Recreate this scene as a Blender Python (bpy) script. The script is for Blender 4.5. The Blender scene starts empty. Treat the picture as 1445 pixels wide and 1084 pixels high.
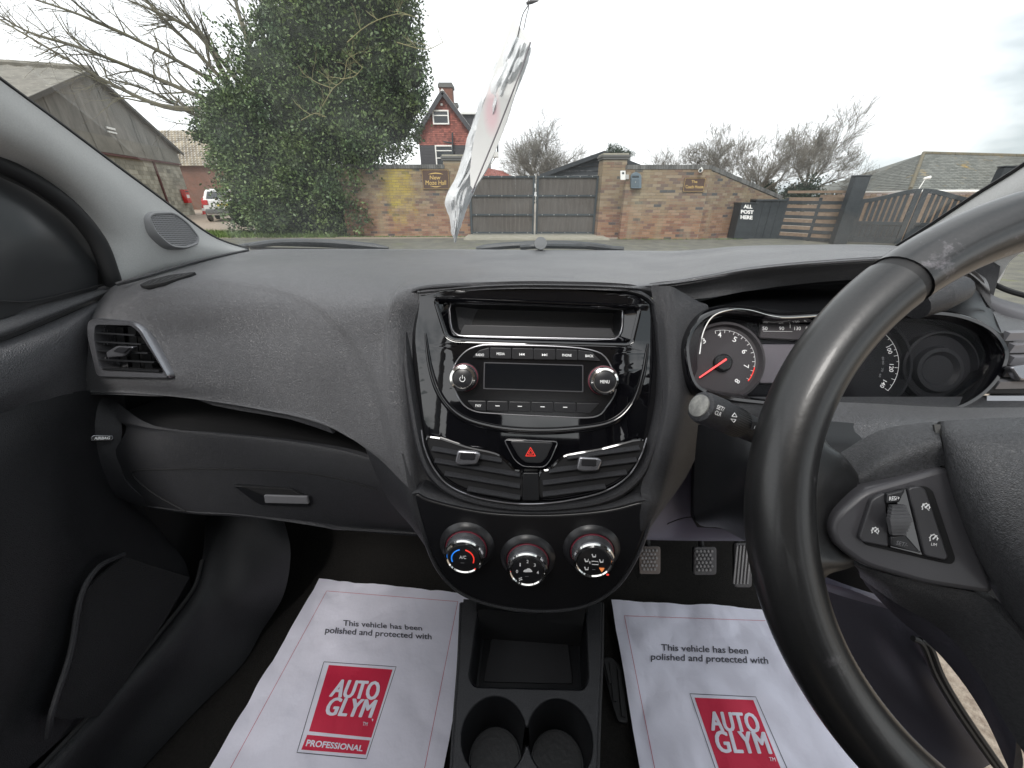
import bpy, math, random
import numpy as np
from mathutils import Vector, Matrix, noise
from mathutils.geometry import tessellate_polygon
SC = bpy.context.scene
COL = SC.collection
R = math.radians
# ------------------------------------------------------------------ camera, sky, sun, exposure
PITCH = R(26.1); FPX = 543.0; CX, CY = 722.5, 542.0
EYE = Vector((0, 0, 1.2))
cam_d = bpy.data.cameras.new('camera'); cam_d.sensor_width = 36; cam_d.lens = 36 * FPX / 1445
cam_d.clip_start = 0.02; cam_d.clip_end = 3000
cam = bpy.data.objects.new('camera', cam_d); COL.objects.link(cam)
cam.location = EYE; cam.rotation_euler = (math.pi / 2 - PITCH, 0, 0); SC.camera = cam
SUN_EL, SUN_AZ = R(48), R(200)      # azimuth clockwise from +Y: sun behind the camera, a little left
wd = bpy.data.worlds.new('World'); SC.world = wd; wd.use_nodes = True
nt = wd.node_tree; nt.nodes.clear()
def wn(t, **k):
    n = nt.nodes.new(t)
    for a, b in k.items(): setattr(n, a, b)
    return n
sky = wn('ShaderNodeTexSky', sky_type='NISHITA'); sky.sun_disc = False
sky.sun_elevation = SUN_EL; sky.sun_rotation = SUN_AZ; sky.dust_density = 3
tc = wn('ShaderNodeTexCoord'); mp = wn('ShaderNodeMapping'); mp.inputs['Scale'].default_value = (1.0, 1.0, 3.2)
nz = wn('ShaderNodeTexNoise'); nz.inputs['Scale'].default_value = 1.7; nz.inputs['Detail'].default_value = 5; nz.inputs['Roughness'].default_value = .5
cr_ = wn('ShaderNodeValToRGB'); e = cr_.color_ramp.elements
e[0].position = .36; e[0].color = (2.7, 3.0, 3.1, 1); e[1].position = .48; e[1].color = (6.2, 6.3, 6.35, 1)
mx = wn('ShaderNodeMix', data_type='RGBA'); mx.inputs[0].default_value = .93
bg = wn('ShaderNodeBackground'); bg.inputs[1].default_value = .105; wo = wn('ShaderNodeOutputWorld')
L = nt.links.new
L(tc.outputs['Generated'], mp.inputs[0]); L(mp.outputs[0], nz.inputs[0]); 
sx_ = wn('ShaderNodeSeparateXYZ'); L(tc.outputs['Generated'], sx_.inputs[0]); mr_ = wn('ShaderNodeMapRange'); mr_.inputs[1].default_value = .38; mr_.inputs[2].default_value = .95; mr_.inputs[4].default_value = .19; L(sx_.outputs[0], mr_.inputs[0])
sb0 = wn('ShaderNodeMath', operation='SUBTRACT'); L(nz.outputs[0], sb0.inputs[0]); L(mr_.outputs[0], sb0.inputs[1]); L(sb0.outputs[0], cr_.inputs[0])
L(sky.outputs[0], mx.inputs[6]); L(cr_.outputs[0], mx.inputs[7]); L(mx.outputs[2], bg.inputs[0]); L(bg.outputs[0], wo.inputs[0])
sd = bpy.data.lights.new('sun', 'SUN'); sd.energy = 1.0; sd.angle = R(18); sd.color = (1, .97, .93)
so = bpy.data.objects.new('sun', sd); COL.objects.link(so)
sv = Vector((math.sin(SUN_AZ) * math.cos(SUN_EL), math.cos(SUN_AZ) * math.cos(SUN_EL), math.sin(SUN_EL)))
so.rotation_euler = sv.to_track_quat('Z', 'Y').to_euler(); so.location = (0, 0, 20)
SC.view_settings.view_transform = 'Standard'; SC.view_settings.look = 'None'
SC.view_settings.exposure = 1.3; SC.view_settings.gamma = 1; SC.view_settings.use_curve_mapping = False
SC.render.engine = 'CYCLES'; SC.cycles.max_bounces = 8; SC.cycles.transparent_max_bounces = 16
# ------------------------------------------------------------------ measuring: from a pixel of the photograph to a point on a real plane
YAW = R(4)                                   # the car stands turned 4 degrees clockwise of the camera
CARX = Vector((math.cos(YAW), -math.sin(YAW), 0)); CARY = Vector((math.sin(YAW), math.cos(YAW), 0)); UP = Vector((0, 0, 1))
def ray(px, py):
    x = px - CX; u = CY - py
    return Vector((x, FPX * math.cos(PITCH) + u * math.sin(PITCH), u * math.cos(PITCH) - FPX * math.sin(PITCH)))
def hitp(px, py, o, n):
    d = ray(px, py); return EYE + d * ((o - EYE).dot(n) / d.dot(n))
def X(px, py, v): return hitp(px, py, CARX * v, CARX)
def Y(px, py, v): return hitp(px, py, CARY * v, CARY)
def Z(px, py, v): return hitp(px, py, UP * v, UP)
def D(px, py, v): return EYE + ray(px, py) * (v / FPX)
def WY(px, py, v): return hitp(px, py, Vector((0, v, 0)), Vector((0, 1, 0)))
def C(x, y, z): return CARX * x + CARY * y + UP * z
class Plane:
    def __init__(s, o, u, n):
        s.o = o; s.n = n.normalized(); s.u = (u - s.n * u.dot(s.n)).normalized(); s.v = s.n.cross(s.u)
    def P(s, px, py, h=0): return hitp(px, py, s.o + s.n * h, s.n)
    def uv(s, px, py, h=0):
        d = s.P(px, py, h) - s.o; return (d.dot(s.u), d.dot(s.v))
    def w(s, a, b, h=0): return s.o + s.u * a + s.v * b + s.n * h
    def M(s, a=0, b=0, h=0, rot=0):
        m = Matrix((s.u, s.v, s.n)).transposed().to_4x4()
        return Matrix.Translation(s.w(a, b, h)) @ m @ Matrix.Rotation(rot, 4, 'Z')
# ------------------------------------------------------------------ materials
MATS = {}
def mat(name, col, rough=.5, metal=0, spec=.5, coat=0, bump=None, var=None, island=0, alpha=1, emit=None, dirt=None, aniso=None, sheen=0, speck=0):
    """bump=(scale, strength, kind)  var=(scale, colour2, contrast)  dirt=(scale, colour, threshold)"""
    if name in MATS: return MATS[name]
    m = bpy.data.materials.new(name); m.use_nodes = True; t = m.node_tree; N = t.nodes; K = t.links.new
    b = N['Principled BSDF']; b.inputs['Roughness'].default_value = rough; b.inputs['Metallic'].default_value = metal
    b.inputs['Specular IOR Level'].default_value = spec; b.inputs['Coat Weight'].default_value = coat; b.inputs['Coat Roughness'].default_value = .03
    b.inputs['Base Color'].default_value = (*col, 1); b.inputs['Alpha'].default_value = alpha
    if sheen: b.inputs['Sheen Weight'].default_value = sheen
    if emit: b.inputs['Emission Color'].default_value = (*emit[0], 1); b.inputs['Emission Strength'].default_value = emit[1]
    g = N.new('ShaderNodeNewGeometry'); pos = g.outputs['Position']; cur = None
    def mixc(fac, a, c, mode='MIX'):
        x = N.new('ShaderNodeMix'); x.data_type = 'RGBA'; x.blend_type = mode
        if fac is not None: K(fac, x.inputs[0])
        if isinstance(a, tuple): x.inputs[6].default_value = (*a, 1)
        else: K(a, x.inputs[6])
        if isinstance(c, tuple): x.inputs[7].default_value = (*c, 1)
        else: K(c, x.inputs[7])
        return x.outputs[2]
    if var:
        n = N.new('ShaderNodeTexNoise'); n.inputs['Scale'].default_value = var[0]; n.inputs['Detail'].default_value = 6; n.inputs['Roughness'].default_value = .62
        if len(var) > 3:
            mm = N.new('ShaderNodeMapping'); mm.inputs['Scale'].default_value = var[3]; K(pos, mm.inputs[0]); K(mm.outputs[0], n.inputs['Vector'])
        else: K(pos, n.inputs['Vector'])
        r = N.new('ShaderNodeMapRange'); w = .28 / max(var[2], .01); r.inputs[1].default_value = .5 - w / 2; r.inputs[2].default_value = .5 + w / 2
        K(n.outputs[0], r.inputs[0]); cur = mixc(r.outputs[0], col, var[1])
    if island:
        r = N.new('ShaderNodeMapRange'); K(g.outputs['Random Per Island'], r.inputs[0]); r.inputs[3].default_value = 1 - island; r.inputs[4].default_value = 1 + island
        x = N.new('ShaderNodeMix'); x.data_type = 'RGBA'; x.blend_type = 'MULTIPLY'; x.inputs[0].default_value = 1
        if cur is None: x.inputs[6].default_value = (*col, 1)
        else: K(cur, x.inputs[6])
        K(r.outputs[0], x.inputs[7]); cur = x.outputs[2]
    if dirt:
        n = N.new('ShaderNodeTexNoise'); n.inputs['Scale'].default_value = dirt[0]; n.inputs['Detail'].default_value = 8; n.inputs['Roughness'].default_value = .7; K(pos, n.inputs['Vector'])
        r = N.new('ShaderNodeMapRange'); r.inputs[1].default_value = dirt[2]; r.inputs[2].default_value = dirt[2] + .12; K(n.outputs[0], r.inputs[0])
        cur = mixc(r.outputs[0], cur if cur is not None else col, dirt[1])
    if speck:
        n = N.new('ShaderNodeTexNoise'); n.inputs['Scale'].default_value = 620; n.inputs['Detail'].default_value = 2; K(pos, n.inputs['Vector'])
        r = N.new('ShaderNodeMapRange'); r.inputs[1].default_value = .32; r.inputs[2].default_value = .68; r.inputs[3].default_value = 1 - speck; r.inputs[4].default_value = 1 + speck; K(n.outputs[0], r.inputs[0])
        x = N.new('ShaderNodeMix'); x.data_type = 'RGBA'; x.blend_type = 'MULTIPLY'; x.inputs[0].default_value = 1
        if cur is None: x.inputs[6].default_value = (*col, 1)
        else: K(cur, x.inputs[6])
        K(r.outputs[0], x.inputs[7]); cur = x.outputs[2]
        n4 = N.new('ShaderNodeTexNoise'); n4.inputs['Scale'].default_value = 5; n4.inputs['Detail'].default_value = 7; n4.inputs['Roughness'].default_value = .65; K(pos, n4.inputs['Vector'])
        r4 = N.new('ShaderNodeMapRange'); r4.inputs[1].default_value = .3; r4.inputs[2].default_value = .7; r4.inputs[3].default_value = rough - .09; r4.inputs[4].default_value = rough + .1; K(n4.outputs[0], r4.inputs[0]); K(r4.outputs[0], b.inputs['Roughness'])
    if cur is not None: K(cur, b.inputs['Base Color'])
    if bump:
        kind = bump[2] if len(bump) > 2 else 'noise'
        if kind == 'voro':
            n = N.new('ShaderNodeTexVoronoi'); n.feature = 'DISTANCE_TO_EDGE'; n.inputs['Scale'].default_value = bump[0]; o = n.outputs['Distance']
            r = N.new('ShaderNodeMapRange'); r.inputs[2].default_value = .25; K(o, r.inputs[0]); K(pos, n.inputs['Vector']); o = r.outputs[0]
        else:
            n = N.new('ShaderNodeTexNoise'); n.inputs['Scale'].default_value = bump[0]; n.inputs['Detail'].default_value = 3; o = n.outputs[0]; K(pos, n.inputs['Vector'])
        u = N.new('ShaderNodeBump'); u.inputs['Strength'].default_value = bump[1]; u.inputs['Distance'].default_value = bump[3] if len(bump) > 3 else .001
        K(o, u.inputs['Height']); K(u.outputs[0], b.inputs['Normal'])
    MATS[name] = m; return m
# ------------------------------------------------------------------ object bookkeeping
WM = {}
def _par(o, parent):
    if parent is not None:
        o.parent = parent; o.matrix_parent_inverse = WM[parent.name].inverted()
def thing(name, label, cat, loc, group=None):
    o = bpy.data.objects.new(name, None); COL.objects.link(o); o.empty_display_size = .1
    M = Matrix.Translation(loc); o.matrix_basis = M; WM[o.name] = M; tag(o, label, cat, group); return o
def tag(o, label=None, cat=None, group=None, kind=None):
    if label: o['label'] = label
    if cat: o['category'] = cat
    if group: o['group'] = group
    if kind: o['kind'] = kind
    return o
def obj(name, geo, m, parent=None, M=None, smooth=True, kind=None, ang=40):
    """geo = (verts, faces) in world space (M None: re-centred on its own middle) or a shared Mesh / local verts with M"""
    if isinstance(geo, bpy.types.Mesh): me = geo
    else:
        vs, fs = geo
        if M is None:
            a = np.array([tuple(v) for v in vs]); c = (a.min(0) + a.max(0)) / 2; a = a - c; M = Matrix.Translation(Vector(c)); vs = a.tolist()
        me = bpy.data.meshes.new(name); me.from_pydata([tuple(v) for v in vs], [], [tuple(f) for f in fs])
        if smooth:
            me.polygons.foreach_set('use_smooth', [True] * len(me.polygons))
            if ang: me.set_sharp_from_angle(angle=R(ang))
        me.validate(); me.update()
    if m is not None and not me.materials:
        for q in (m if isinstance(m, (list, tuple)) else [m]): me.materials.append(q)
    if M is None: M = Matrix.Identity(4)
    o = bpy.data.objects.new(name, me); COL.objects.link(o)
    _par(o, parent); o.matrix_basis = M; WM[o.name] = M
    if kind: o['kind'] = kind
    return o
def copy_thing(root, M):
    """copy a thing with its parts and sub-parts; M = new world matrix of the root"""
    c = root.copy(); COL.objects.link(c); c.matrix_basis = M; WM[c.name] = M
    for ch in list(root.children):
        k = ch.copy(); COL.objects.link(k); k.parent = c
        for g in list(ch.children):
            q = g.copy(); COL.objects.link(q); q.parent = k
    return c
class MB:
    def __init__(s): s.v = []; s.f = []
    def add(s, geo, M=None):
        n = len(s.v); vs, fs = geo
        s.v += [tuple(M @ Vector(v)) if M is not None else tuple(v) for v in vs]; s.f += [tuple(i + n for i in f) for f in fs]; return s
    def geo(s): return s.v, s.f
# ------------------------------------------------------------------ shapes
BOXF = [(0, 3, 2, 1), (4, 5, 6, 7), (0, 1, 5, 4), (1, 2, 6, 5), (2, 3, 7, 6), (3, 0, 4, 7)]
def box(x0, x1, y0, y1, z0, z1):
    return [(x0, y0, z0), (x1, y0, z0), (x1, y1, z0), (x0, y1, z0), (x0, y0, z1), (x1, y0, z1), (x1, y1, z1), (x0, y1, z1)], BOXF
def bbox(x0, x1, y0, y1, z0, z1, b):
    """box with chamfered edges"""
    vs = []; fs = []
    c = Vector(((x0 + x1) / 2, (y0 + y1) / 2, (z0 + z1) / 2)); h = ((x1 - x0) / 2, (y1 - y0) / 2, (z1 - z0) / 2); b = min(b, *[q * .9 for q in h])
    idx = {}
    for sx in (-1, 1):
        for sy in (-1, 1):
            for sz in (-1, 1):
                for ax in range(3):
                    p = [sx * (h[0] - b), sy * (h[1] - b), sz * (h[2] - b)]; p[ax] = (sx, sy, sz)[ax] * h[ax]
                    idx[(sx, sy, sz, ax)] = len(vs); vs.append(tuple(c + Vector(p)))
    S = (-1, 1)
    for ax in range(3):
        o = [a for a in range(3) if a != ax]
        for s in S:
            q = []
            for (a, d) in ((-1, -1), (1, -1), (1, 1), (-1, 1)):
                k = [0, 0, 0]; k[ax] = s; k[o[0]] = a; k[o[1]] = d; q.append(idx[(*k, ax)])
            fs.append(q if (s > 0) != (ax == 1) else q[::-1])
        for a in S:
            for d in S:
                q = []
                for (t, w) in ((-1, o[0]), (1, o[0]), (1, o[1]), (-1, o[1])):
                    k = [0, 0, 0]; k[ax] = t; k[o[0]] = a; k[o[1]] = d; q.append(idx[(*k, w)])
                fs.append(q)
    for sx in S:
        for sy in S:
            for sz in S: fs.append([idx[(sx, sy, sz, a)] for a in range(3)])
    return vs, fs
def obox(a, b, w, h, up=UP):
    """box along a->b; w wide, h high"""
    a = Vector(a); b = Vector(b); d = (b - a).normalized(); s = d.cross(up)
    if s.length < 1e-5: s = d.cross(Vector((1, 0, 0)))
    s.normalize(); t = s.cross(d); vs = []
    for p in (a, b):
        for (x, y) in ((-1, -1), (1, -1), (1, 1), (-1, 1)): vs.append(p + s * (x * w / 2) + t * (y * h / 2))
    return vs, [(3, 2, 1, 0), (4, 5, 6, 7), (0, 1, 5, 4), (1, 2, 6, 5), (2, 3, 7, 6), (3, 0, 4, 7)]
def cr(pts, n, closed=False):
    """Catmull-Rom through points, n steps per span"""
    P = [Vector(p) for p in pts]; m = len(P); out = []
    for i in range(m if closed else m - 1):
        if closed: a, b, c, d = P[i - 1], P[i], P[(i + 1) % m], P[(i + 2) % m]
        else:
            b, c = P[i], P[i + 1]; a = P[i - 1] if i else b * 2 - c; d = P[i + 2] if i + 2 < m else c * 2 - b
        for k in range(n):
            t = k / n; out.append(.5 * ((2 * b) + (c - a) * t + (2 * a - 5 * b + 4 * c - d) * t * t + (3 * b - a - 3 * c + d) * t ** 3))
    if not closed: out.append(P[-1])
    return out
def surf(ctrl, nu=6, nv=6, thick=.004, toward=None):
    """smooth sheet of real thickness through a grid of points; its back lies away from the viewer side"""
    rows = [cr(r, nu) for r in ctrl]; cols = list(zip(*rows)); g = [cr(c, nv) for c in cols]      # g[i][j]
    nI, nJ = len(g), len(g[0]); V = [g[i][j] for i in range(nI) for j in range(nJ)]
    Nn = []
    for i in range(nI):
        for j in range(nJ):
            a = g[min(i + 1, nI - 1)][j] - g[max(i - 1, 0)][j]; b = g[i][min(j + 1, nJ - 1)] - g[i][max(j - 1, 0)]
            n = a.cross(b)
            Nn.append(n.normalized() if n.length > 1e-12 else Vector((0, 0, 0)))
    tw = toward or EYE; s = sum((tw - V[k]).dot(Nn[k]) for k in range(len(V))); sg = 1 if s > 0 else -1
    n0 = len(V); V2 = V + [V[k] - Nn[k] * (sg * thick) for k in range(n0)]; F = []
    def q(a, b, c, d): F.append((a, b, c, d) if sg > 0 else (d, c, b, a))
    for i in range(nI - 1):
        for j in range(nJ - 1):
            a = i * nJ + j; q(a, a + nJ, a + nJ + 1, a + 1); q(n0 + a, n0 + a + 1, n0 + a + nJ + 1, n0 + a + nJ)
    for j in range(nJ - 1):
        q(j, j + 1, n0 + j + 1, n0 + j); a = (nI - 1) * nJ + j; q(a + 1, a, n0 + a, n0 + a + 1)
    for i in range(nI - 1):
        a = i * nJ; q(a + nJ, a, n0 + a, n0 + a + nJ); a += nJ - 1; q(a, a + nJ, n0 + a + nJ, n0 + a)
    return V2, F
def loft(rings, closed=True, cap0=False, cap1=False):
    V = []; F = []; n = len(rings[0])
    for r in rings: V += [Vector(p) for p in r]
    for k in range(len(rings) - 1):
        for i in range(n if closed else n - 1):
            j = (i + 1) % n; F.append((k * n + i, k * n + j, (k + 1) * n + j, (k + 1) * n + i))
    def cap(k, rev):
        c = sum((Vector(p) for p in rings[k]), Vector()) / n; V.append(c); ci = len(V) - 1
        for i in range(n):
            j = (i + 1) % n; F.append((k * n + j, k * n + i, ci) if not rev else (k * n + i, k * n + j, ci))
    if cap0: cap(0, False)
    if cap1: cap(len(rings) - 1, True)
    return V, F
def tube(pts, rad, n=8, caps=True):
    pts = [Vector(p) for p in pts]; m = len(pts); rings = []
    rad = rad if isinstance(rad, (list, tuple)) else [rad] * m
    t = (pts[1] - pts[0]).normalized(); a = t.orthogonal().normalized()
    for i in range(m):
        t = (pts[min(i + 1, m - 1)] - pts[max(i - 1, 0)]).normalized()
        a = (a - t * a.dot(t)); a = a.normalized() if a.length > 1e-6 else t.orthogonal().normalized(); b = t.cross(a)
        rings.append([pts[i] + (a * math.cos(2 * math.pi * k / n) + b * math.sin(2 * math.pi * k / n)) * rad[i] for k in range(n)])
    return loft(rings, True, caps, caps)
def ctube(pts, rad, n=6):
    pts = [Vector(p) for p in pts]; m = len(pts); rings = []
    for i in range(m):
        t = (pts[(i + 1) % m] - pts[i - 1]).normalized(); a = t.cross(UP)
        a = a.normalized() if a.length > 1e-4 else t.orthogonal().normalized(); b = t.cross(a)
        rings.append([pts[i] + (a * math.cos(2 * math.pi * k / n) + b * math.sin(2 * math.pi * k / n)) * rad for k in range(n)])
    return loft(rings + [rings[0]], True)
def lathe(prof, n=32):
    rings = [[(r * math.cos(2 * math.pi * k / n), r * math.sin(2 * math.pi * k / n), h) for k in range(n)] for r, h in prof]
    return loft(rings, True, prof[0][0] > 1e-6, prof[-1][0] > 1e-6)
def smoothpx(pts, n=5): return [(v.x, v.y) for v in cr([(p[0], p[1], 0) for p in pts], n, True)]
def roundpoly(pts, r, n=4):
    """round the corners of a polygon (2D)"""
    out = []; m = len(pts)
    for i in range(m):
        p = Vector(pts[i][:2]); a = Vector(pts[i - 1][:2]); b = Vector(pts[(i + 1) % m][:2])
        ra = min(r, (a - p).length * .45, (b - p).length * .45); A = p + (a - p).normalized() * ra; B = p + (b - p).normalized() * ra
        for k in range(n + 1):
            t = k / n; out.append(tuple(A * (1 - t) ** 2 + p * 2 * t * (1 - t) + B * t * t))
    return out
def curve_mesh(loops, h0, h1, bevel=0, res=2):
    c = bpy.data.curves.new('c', 'CURVE'); c.dimensions = '2D'; c.fill_mode = 'BOTH'
    for lp in loops:
        s = c.splines.new('POLY'); s.points.add(len(lp) - 1)
        for i, p in enumerate(lp): s.points[i].co = (p[0], p[1], 0, 1)
        s.use_cyclic_u = True
    c.extrude = max((h1 - h0) / 2 - bevel, 0); c.bevel_depth = bevel; c.bevel_resolution = res; c.offset = -bevel
    o = bpy.data.objects.new('c', c); me = bpy.data.meshes.new_from_object(o)
    vs = [(v.co.x, v.co.y, v.co.z + (h0 + h1) / 2) for v in me.vertices]; fs = [tuple(p.vertices) for p in me.polygons]
    bpy.data.objects.remove(o); bpy.data.curves.remove(c); bpy.data.meshes.remove(me); return vs, fs
def plate(pl, loops, h0, h1, bevel=0, warp=None, cut=None):
    """flat piece on a plane; loops in plane coordinates (first the outline, then holes)"""
    vs, fs = curve_mesh(loops, h0, h1, bevel)
    if cut: vs, fs = refine(vs, fs, cut)
    out = []
    for x, y, z in vs:
        if warp: z += warp(x, y)
        out.append(pl.w(x, y, z))
    return out, fs
def refine(vs, fs, L_):
    import bmesh
    me = bpy.data.meshes.new('r'); me.from_pydata(vs, [], fs); bm = bmesh.new(); bm.from_mesh(me); bmesh.ops.triangulate(bm, faces=bm.faces)
    for _ in range(6):
        ed = [e for e in bm.edges if e.calc_length() > L_]
        if not ed: break
        bmesh.ops.subdivide_edges(bm, edges=ed, cuts=1); bmesh.ops.triangulate(bm, faces=[f for f in bm.faces if len(f.verts) > 3])
    v = [tuple(x.co) for x in bm.verts]; bm.verts.index_update(); f = [tuple(q.index for q in p.verts) for p in bm.faces]; bm.free(); bpy.data.meshes.remove(me); return v, f
def pxl(pl, pts, h=0): return [pl.uv(p[0], p[1], h) for p in pts]
TXT = {}
def text_mesh(s, bold=0, shear=0, ext=0, space=1.0):
    c = bpy.data.curves.new('t', 'FONT'); c.body = s; c.offset = bold; c.shear = shear; c.extrude = ext; c.resolution_u = 3; c.space_character = space
    o = bpy.data.objects.new('t', c); me = bpy.data.meshes.new_from_object(o)
    v = np.array([tuple(q.co) for q in me.vertices]); f = [tuple(p.vertices) for p in me.polygons]
    bpy.data.objects.remove(o); bpy.data.curves.remove(c); bpy.data.meshes.remove(me); return v, f
def text_quad(s, quad, where, bold=0, shear=0, space=1.0, thick=.00015, cut=None):
    """flat lettering: its box is laid on the four corners (bl, br, tr, tl); where((px,py),h) gives the point on the surface"""
    v, f = text_mesh(s, 0 if 'M' in s else bold, shear, 0, space); lay = np.zeros(len(v))
    if bold and 'M' in s:        # the font's own emboldening tears the letter M: thicken it with shifted copies instead
        n0 = len(v); vv = []; ff = []; lay = []
        for k, (dx, dy) in enumerate(((-.9, -.5), (-.9, .5), (.9, -.5), (.9, .5), (0, 0))): vv.append(v + np.array([dx * bold, dy * bold, 0])); ff += [tuple(i + n0 * k for i in q) for q in f]; lay += [k] * n0
        v = np.concatenate(vv); f = ff
    v[:, 2] = lay
    if cut:
        v, f = refine([tuple(q) for q in v], f, cut); v = np.array(v)
    a = v.min(0); b = v.max(0); out = []
    for x, y, z in v:
        p = (x - a[0]) / (b[0] - a[0]); q = (y - a[1]) / max(b[1] - a[1], 1e-6)
        bl, br, tr, tl = quad
        px = (bl[0] * (1 - p) + br[0] * p) * (1 - q) + (tl[0] * (1 - p) + tr[0] * p) * q
        py = (bl[1] * (1 - p) + br[1] * p) * (1 - q) + (tl[1] * (1 - p) + tr[1] * p) * q
        w = where(px, py, thick); out.append(w + (EYE - w).normalized() * (z * .00006 * max(1, (w - EYE).length * 2)) if z else w)
    return out, f
def cquad(cx, cy, w, h, ang=0):
    c, s = math.cos(R(ang)), math.sin(R(ang))
    return [(cx + a * w / 2 * c - b * h / 2 * s, cy + a * w / 2 * s + b * h / 2 * c) for a, b in ((-1, 1), (1, 1), (1, -1), (-1, -1))]

from mathutils.bvhtree import BVHTree
def onmesh(geo):
    """points on a finished surface, seen from the eye; h lifts them off it"""
    b = BVHTree.FromPolygons([Vector(v) for v in geo[0]], [tuple(f) for f in geo[1]])
    def f(px, py, h=0):
        d = ray(px, py).normalized(); r = b.ray_cast(EYE, d)
        if r[0] is None: return None
        n = r[1] if r[1].dot(d) < 0 else -r[1]; return r[0] + n * h
    return f
def tangent_plane(f, px, py, dx=12, dy=10, h=0):
    c = f(px, py); a = f(px + dx, py); b = f(px - dx, py); u = f(px, py - dy); w = f(px, py + dy); n = (a - b).cross(u - w).normalized()
    if n.dot(EYE - c) < 0: n = -n
    return Plane(c + n * h, a - b, n)

def cut_geo(geo, pl, poly, near=.04):
    """open a hole in a sheet where it lies inside an outline drawn on a plane"""
    V, F_ = geo; out = []
    for f in F_:
        c = sum((Vector(V[i]) for i in f), Vector()) / len(f) - pl.o; h = c.dot(pl.n); u, v = c.dot(pl.u), c.dot(pl.v); ins = False
        if abs(h) < near:
            for i in range(len(poly)):
                a, b = poly[i - 1], poly[i]
                if (a[1] > v) != (b[1] > v) and u < (b[0] - a[0]) * (v - a[1]) / (b[1] - a[1]) + a[0]: ins = not ins
        if not ins: out.append(f)
    return V, out
# ================================================================== THE PLACE OUTSIDE
rnd = random.Random(7)
def G(px, py): return Z(px, py, 0)
asph = mat('asphalt', (.165, .16, .125), .9, var=(3, (.085, .085, .075), .7), bump=(60, .8, 'noise', .01), dirt=(1.2, (.12, .13, .06), .58))
gravel = mat('gravel', (.42, .36, .29), .95, var=(45, (.16, .12, .09), .6), bump=(60, .9, 'noise', .012))
def ground_sheet():
    vs = [(-400, -60, 0), (400, -60, 0), (400, 900, 0), (-400, 900, 0)]; return vs, [(0, 1, 2, 3)]
obj('ground', ground_sheet(), gravel, kind='structure')
# the lane between the car and the gates
a, b, c_, d_ = (-40, 9.2, .004), (40, 6.6, .004), (40, 13.2, .004), (-40, 16.0, .004)
lane = []
nn = 40
for k in range(nn + 1):
    t = k / nn; lane.append((-40 + 80 * t, 3 + .15 * math.sin(k), .004)); lane.append((-40 + 80 * t, 12.7 + .12 * math.sin(k * 1.7), .004))
obj('road', (lane, [(2 * k, 2 * k + 2, 2 * k + 3, 2 * k + 1) for k in range(nn)]), asph, kind='structure', smooth=False)
conc = mat('concrete', (.36, .34, .28), .9, var=(4, (.24, .23, .18), .6), bump=(40, .4, 'noise', .004))
wl, wr = G(663, 331), G(842, 333)
obj('pavement', box(wl.x, wr.x + .1, 12.2, wl.y + .6, -.05, .05), conc, kind='structure', smooth=False)
# grass: separate blades, one object
def grass(n, x0, x1, y0, y1, hmin, hmax, seed):
    rg = np.random.default_rng(seed); p = np.stack([rg.uniform(x0, x1, n), rg.uniform(y0, y1, n)], 1); h = rg.uniform(hmin, hmax, n); an = rg.uniform(0, 6.28, n); w = .012
    dx = np.cos(an) * w; dy = np.sin(an) * w; lx = rg.normal(0, .03, n); ly = rg.normal(0, .03, n)
    v = np.zeros((n, 3, 3)); v[:, 0] = np.stack([p[:, 0] - dx, p[:, 1] - dy, np.zeros(n)], 1); v[:, 1] = np.stack([p[:, 0] + dx, p[:, 1] + dy, np.zeros(n)], 1); v[:, 2] = np.stack([p[:, 0] + lx, p[:, 1] + ly, h], 1)
    return v.reshape(-1, 3).tolist(), [(3 * i, 3 * i + 1, 3 * i + 2) for i in range(n)]
grs = mat('grass', (.10, .155, .04), .7, island=.45)
gp = MB().add(grass(9000, -11.6, -5.6, 12.9, 15.0, .05, .16, 3)).add(grass(700, -5.6, -1.5, 13.15, 13.3, .02, .05, 4)).add(grass(500, 3.2, 7, 12.35, 12.5, .02, .05, 5))
obj('grass', gp.geo(), grs, kind='stuff', smooth=False)
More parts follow.
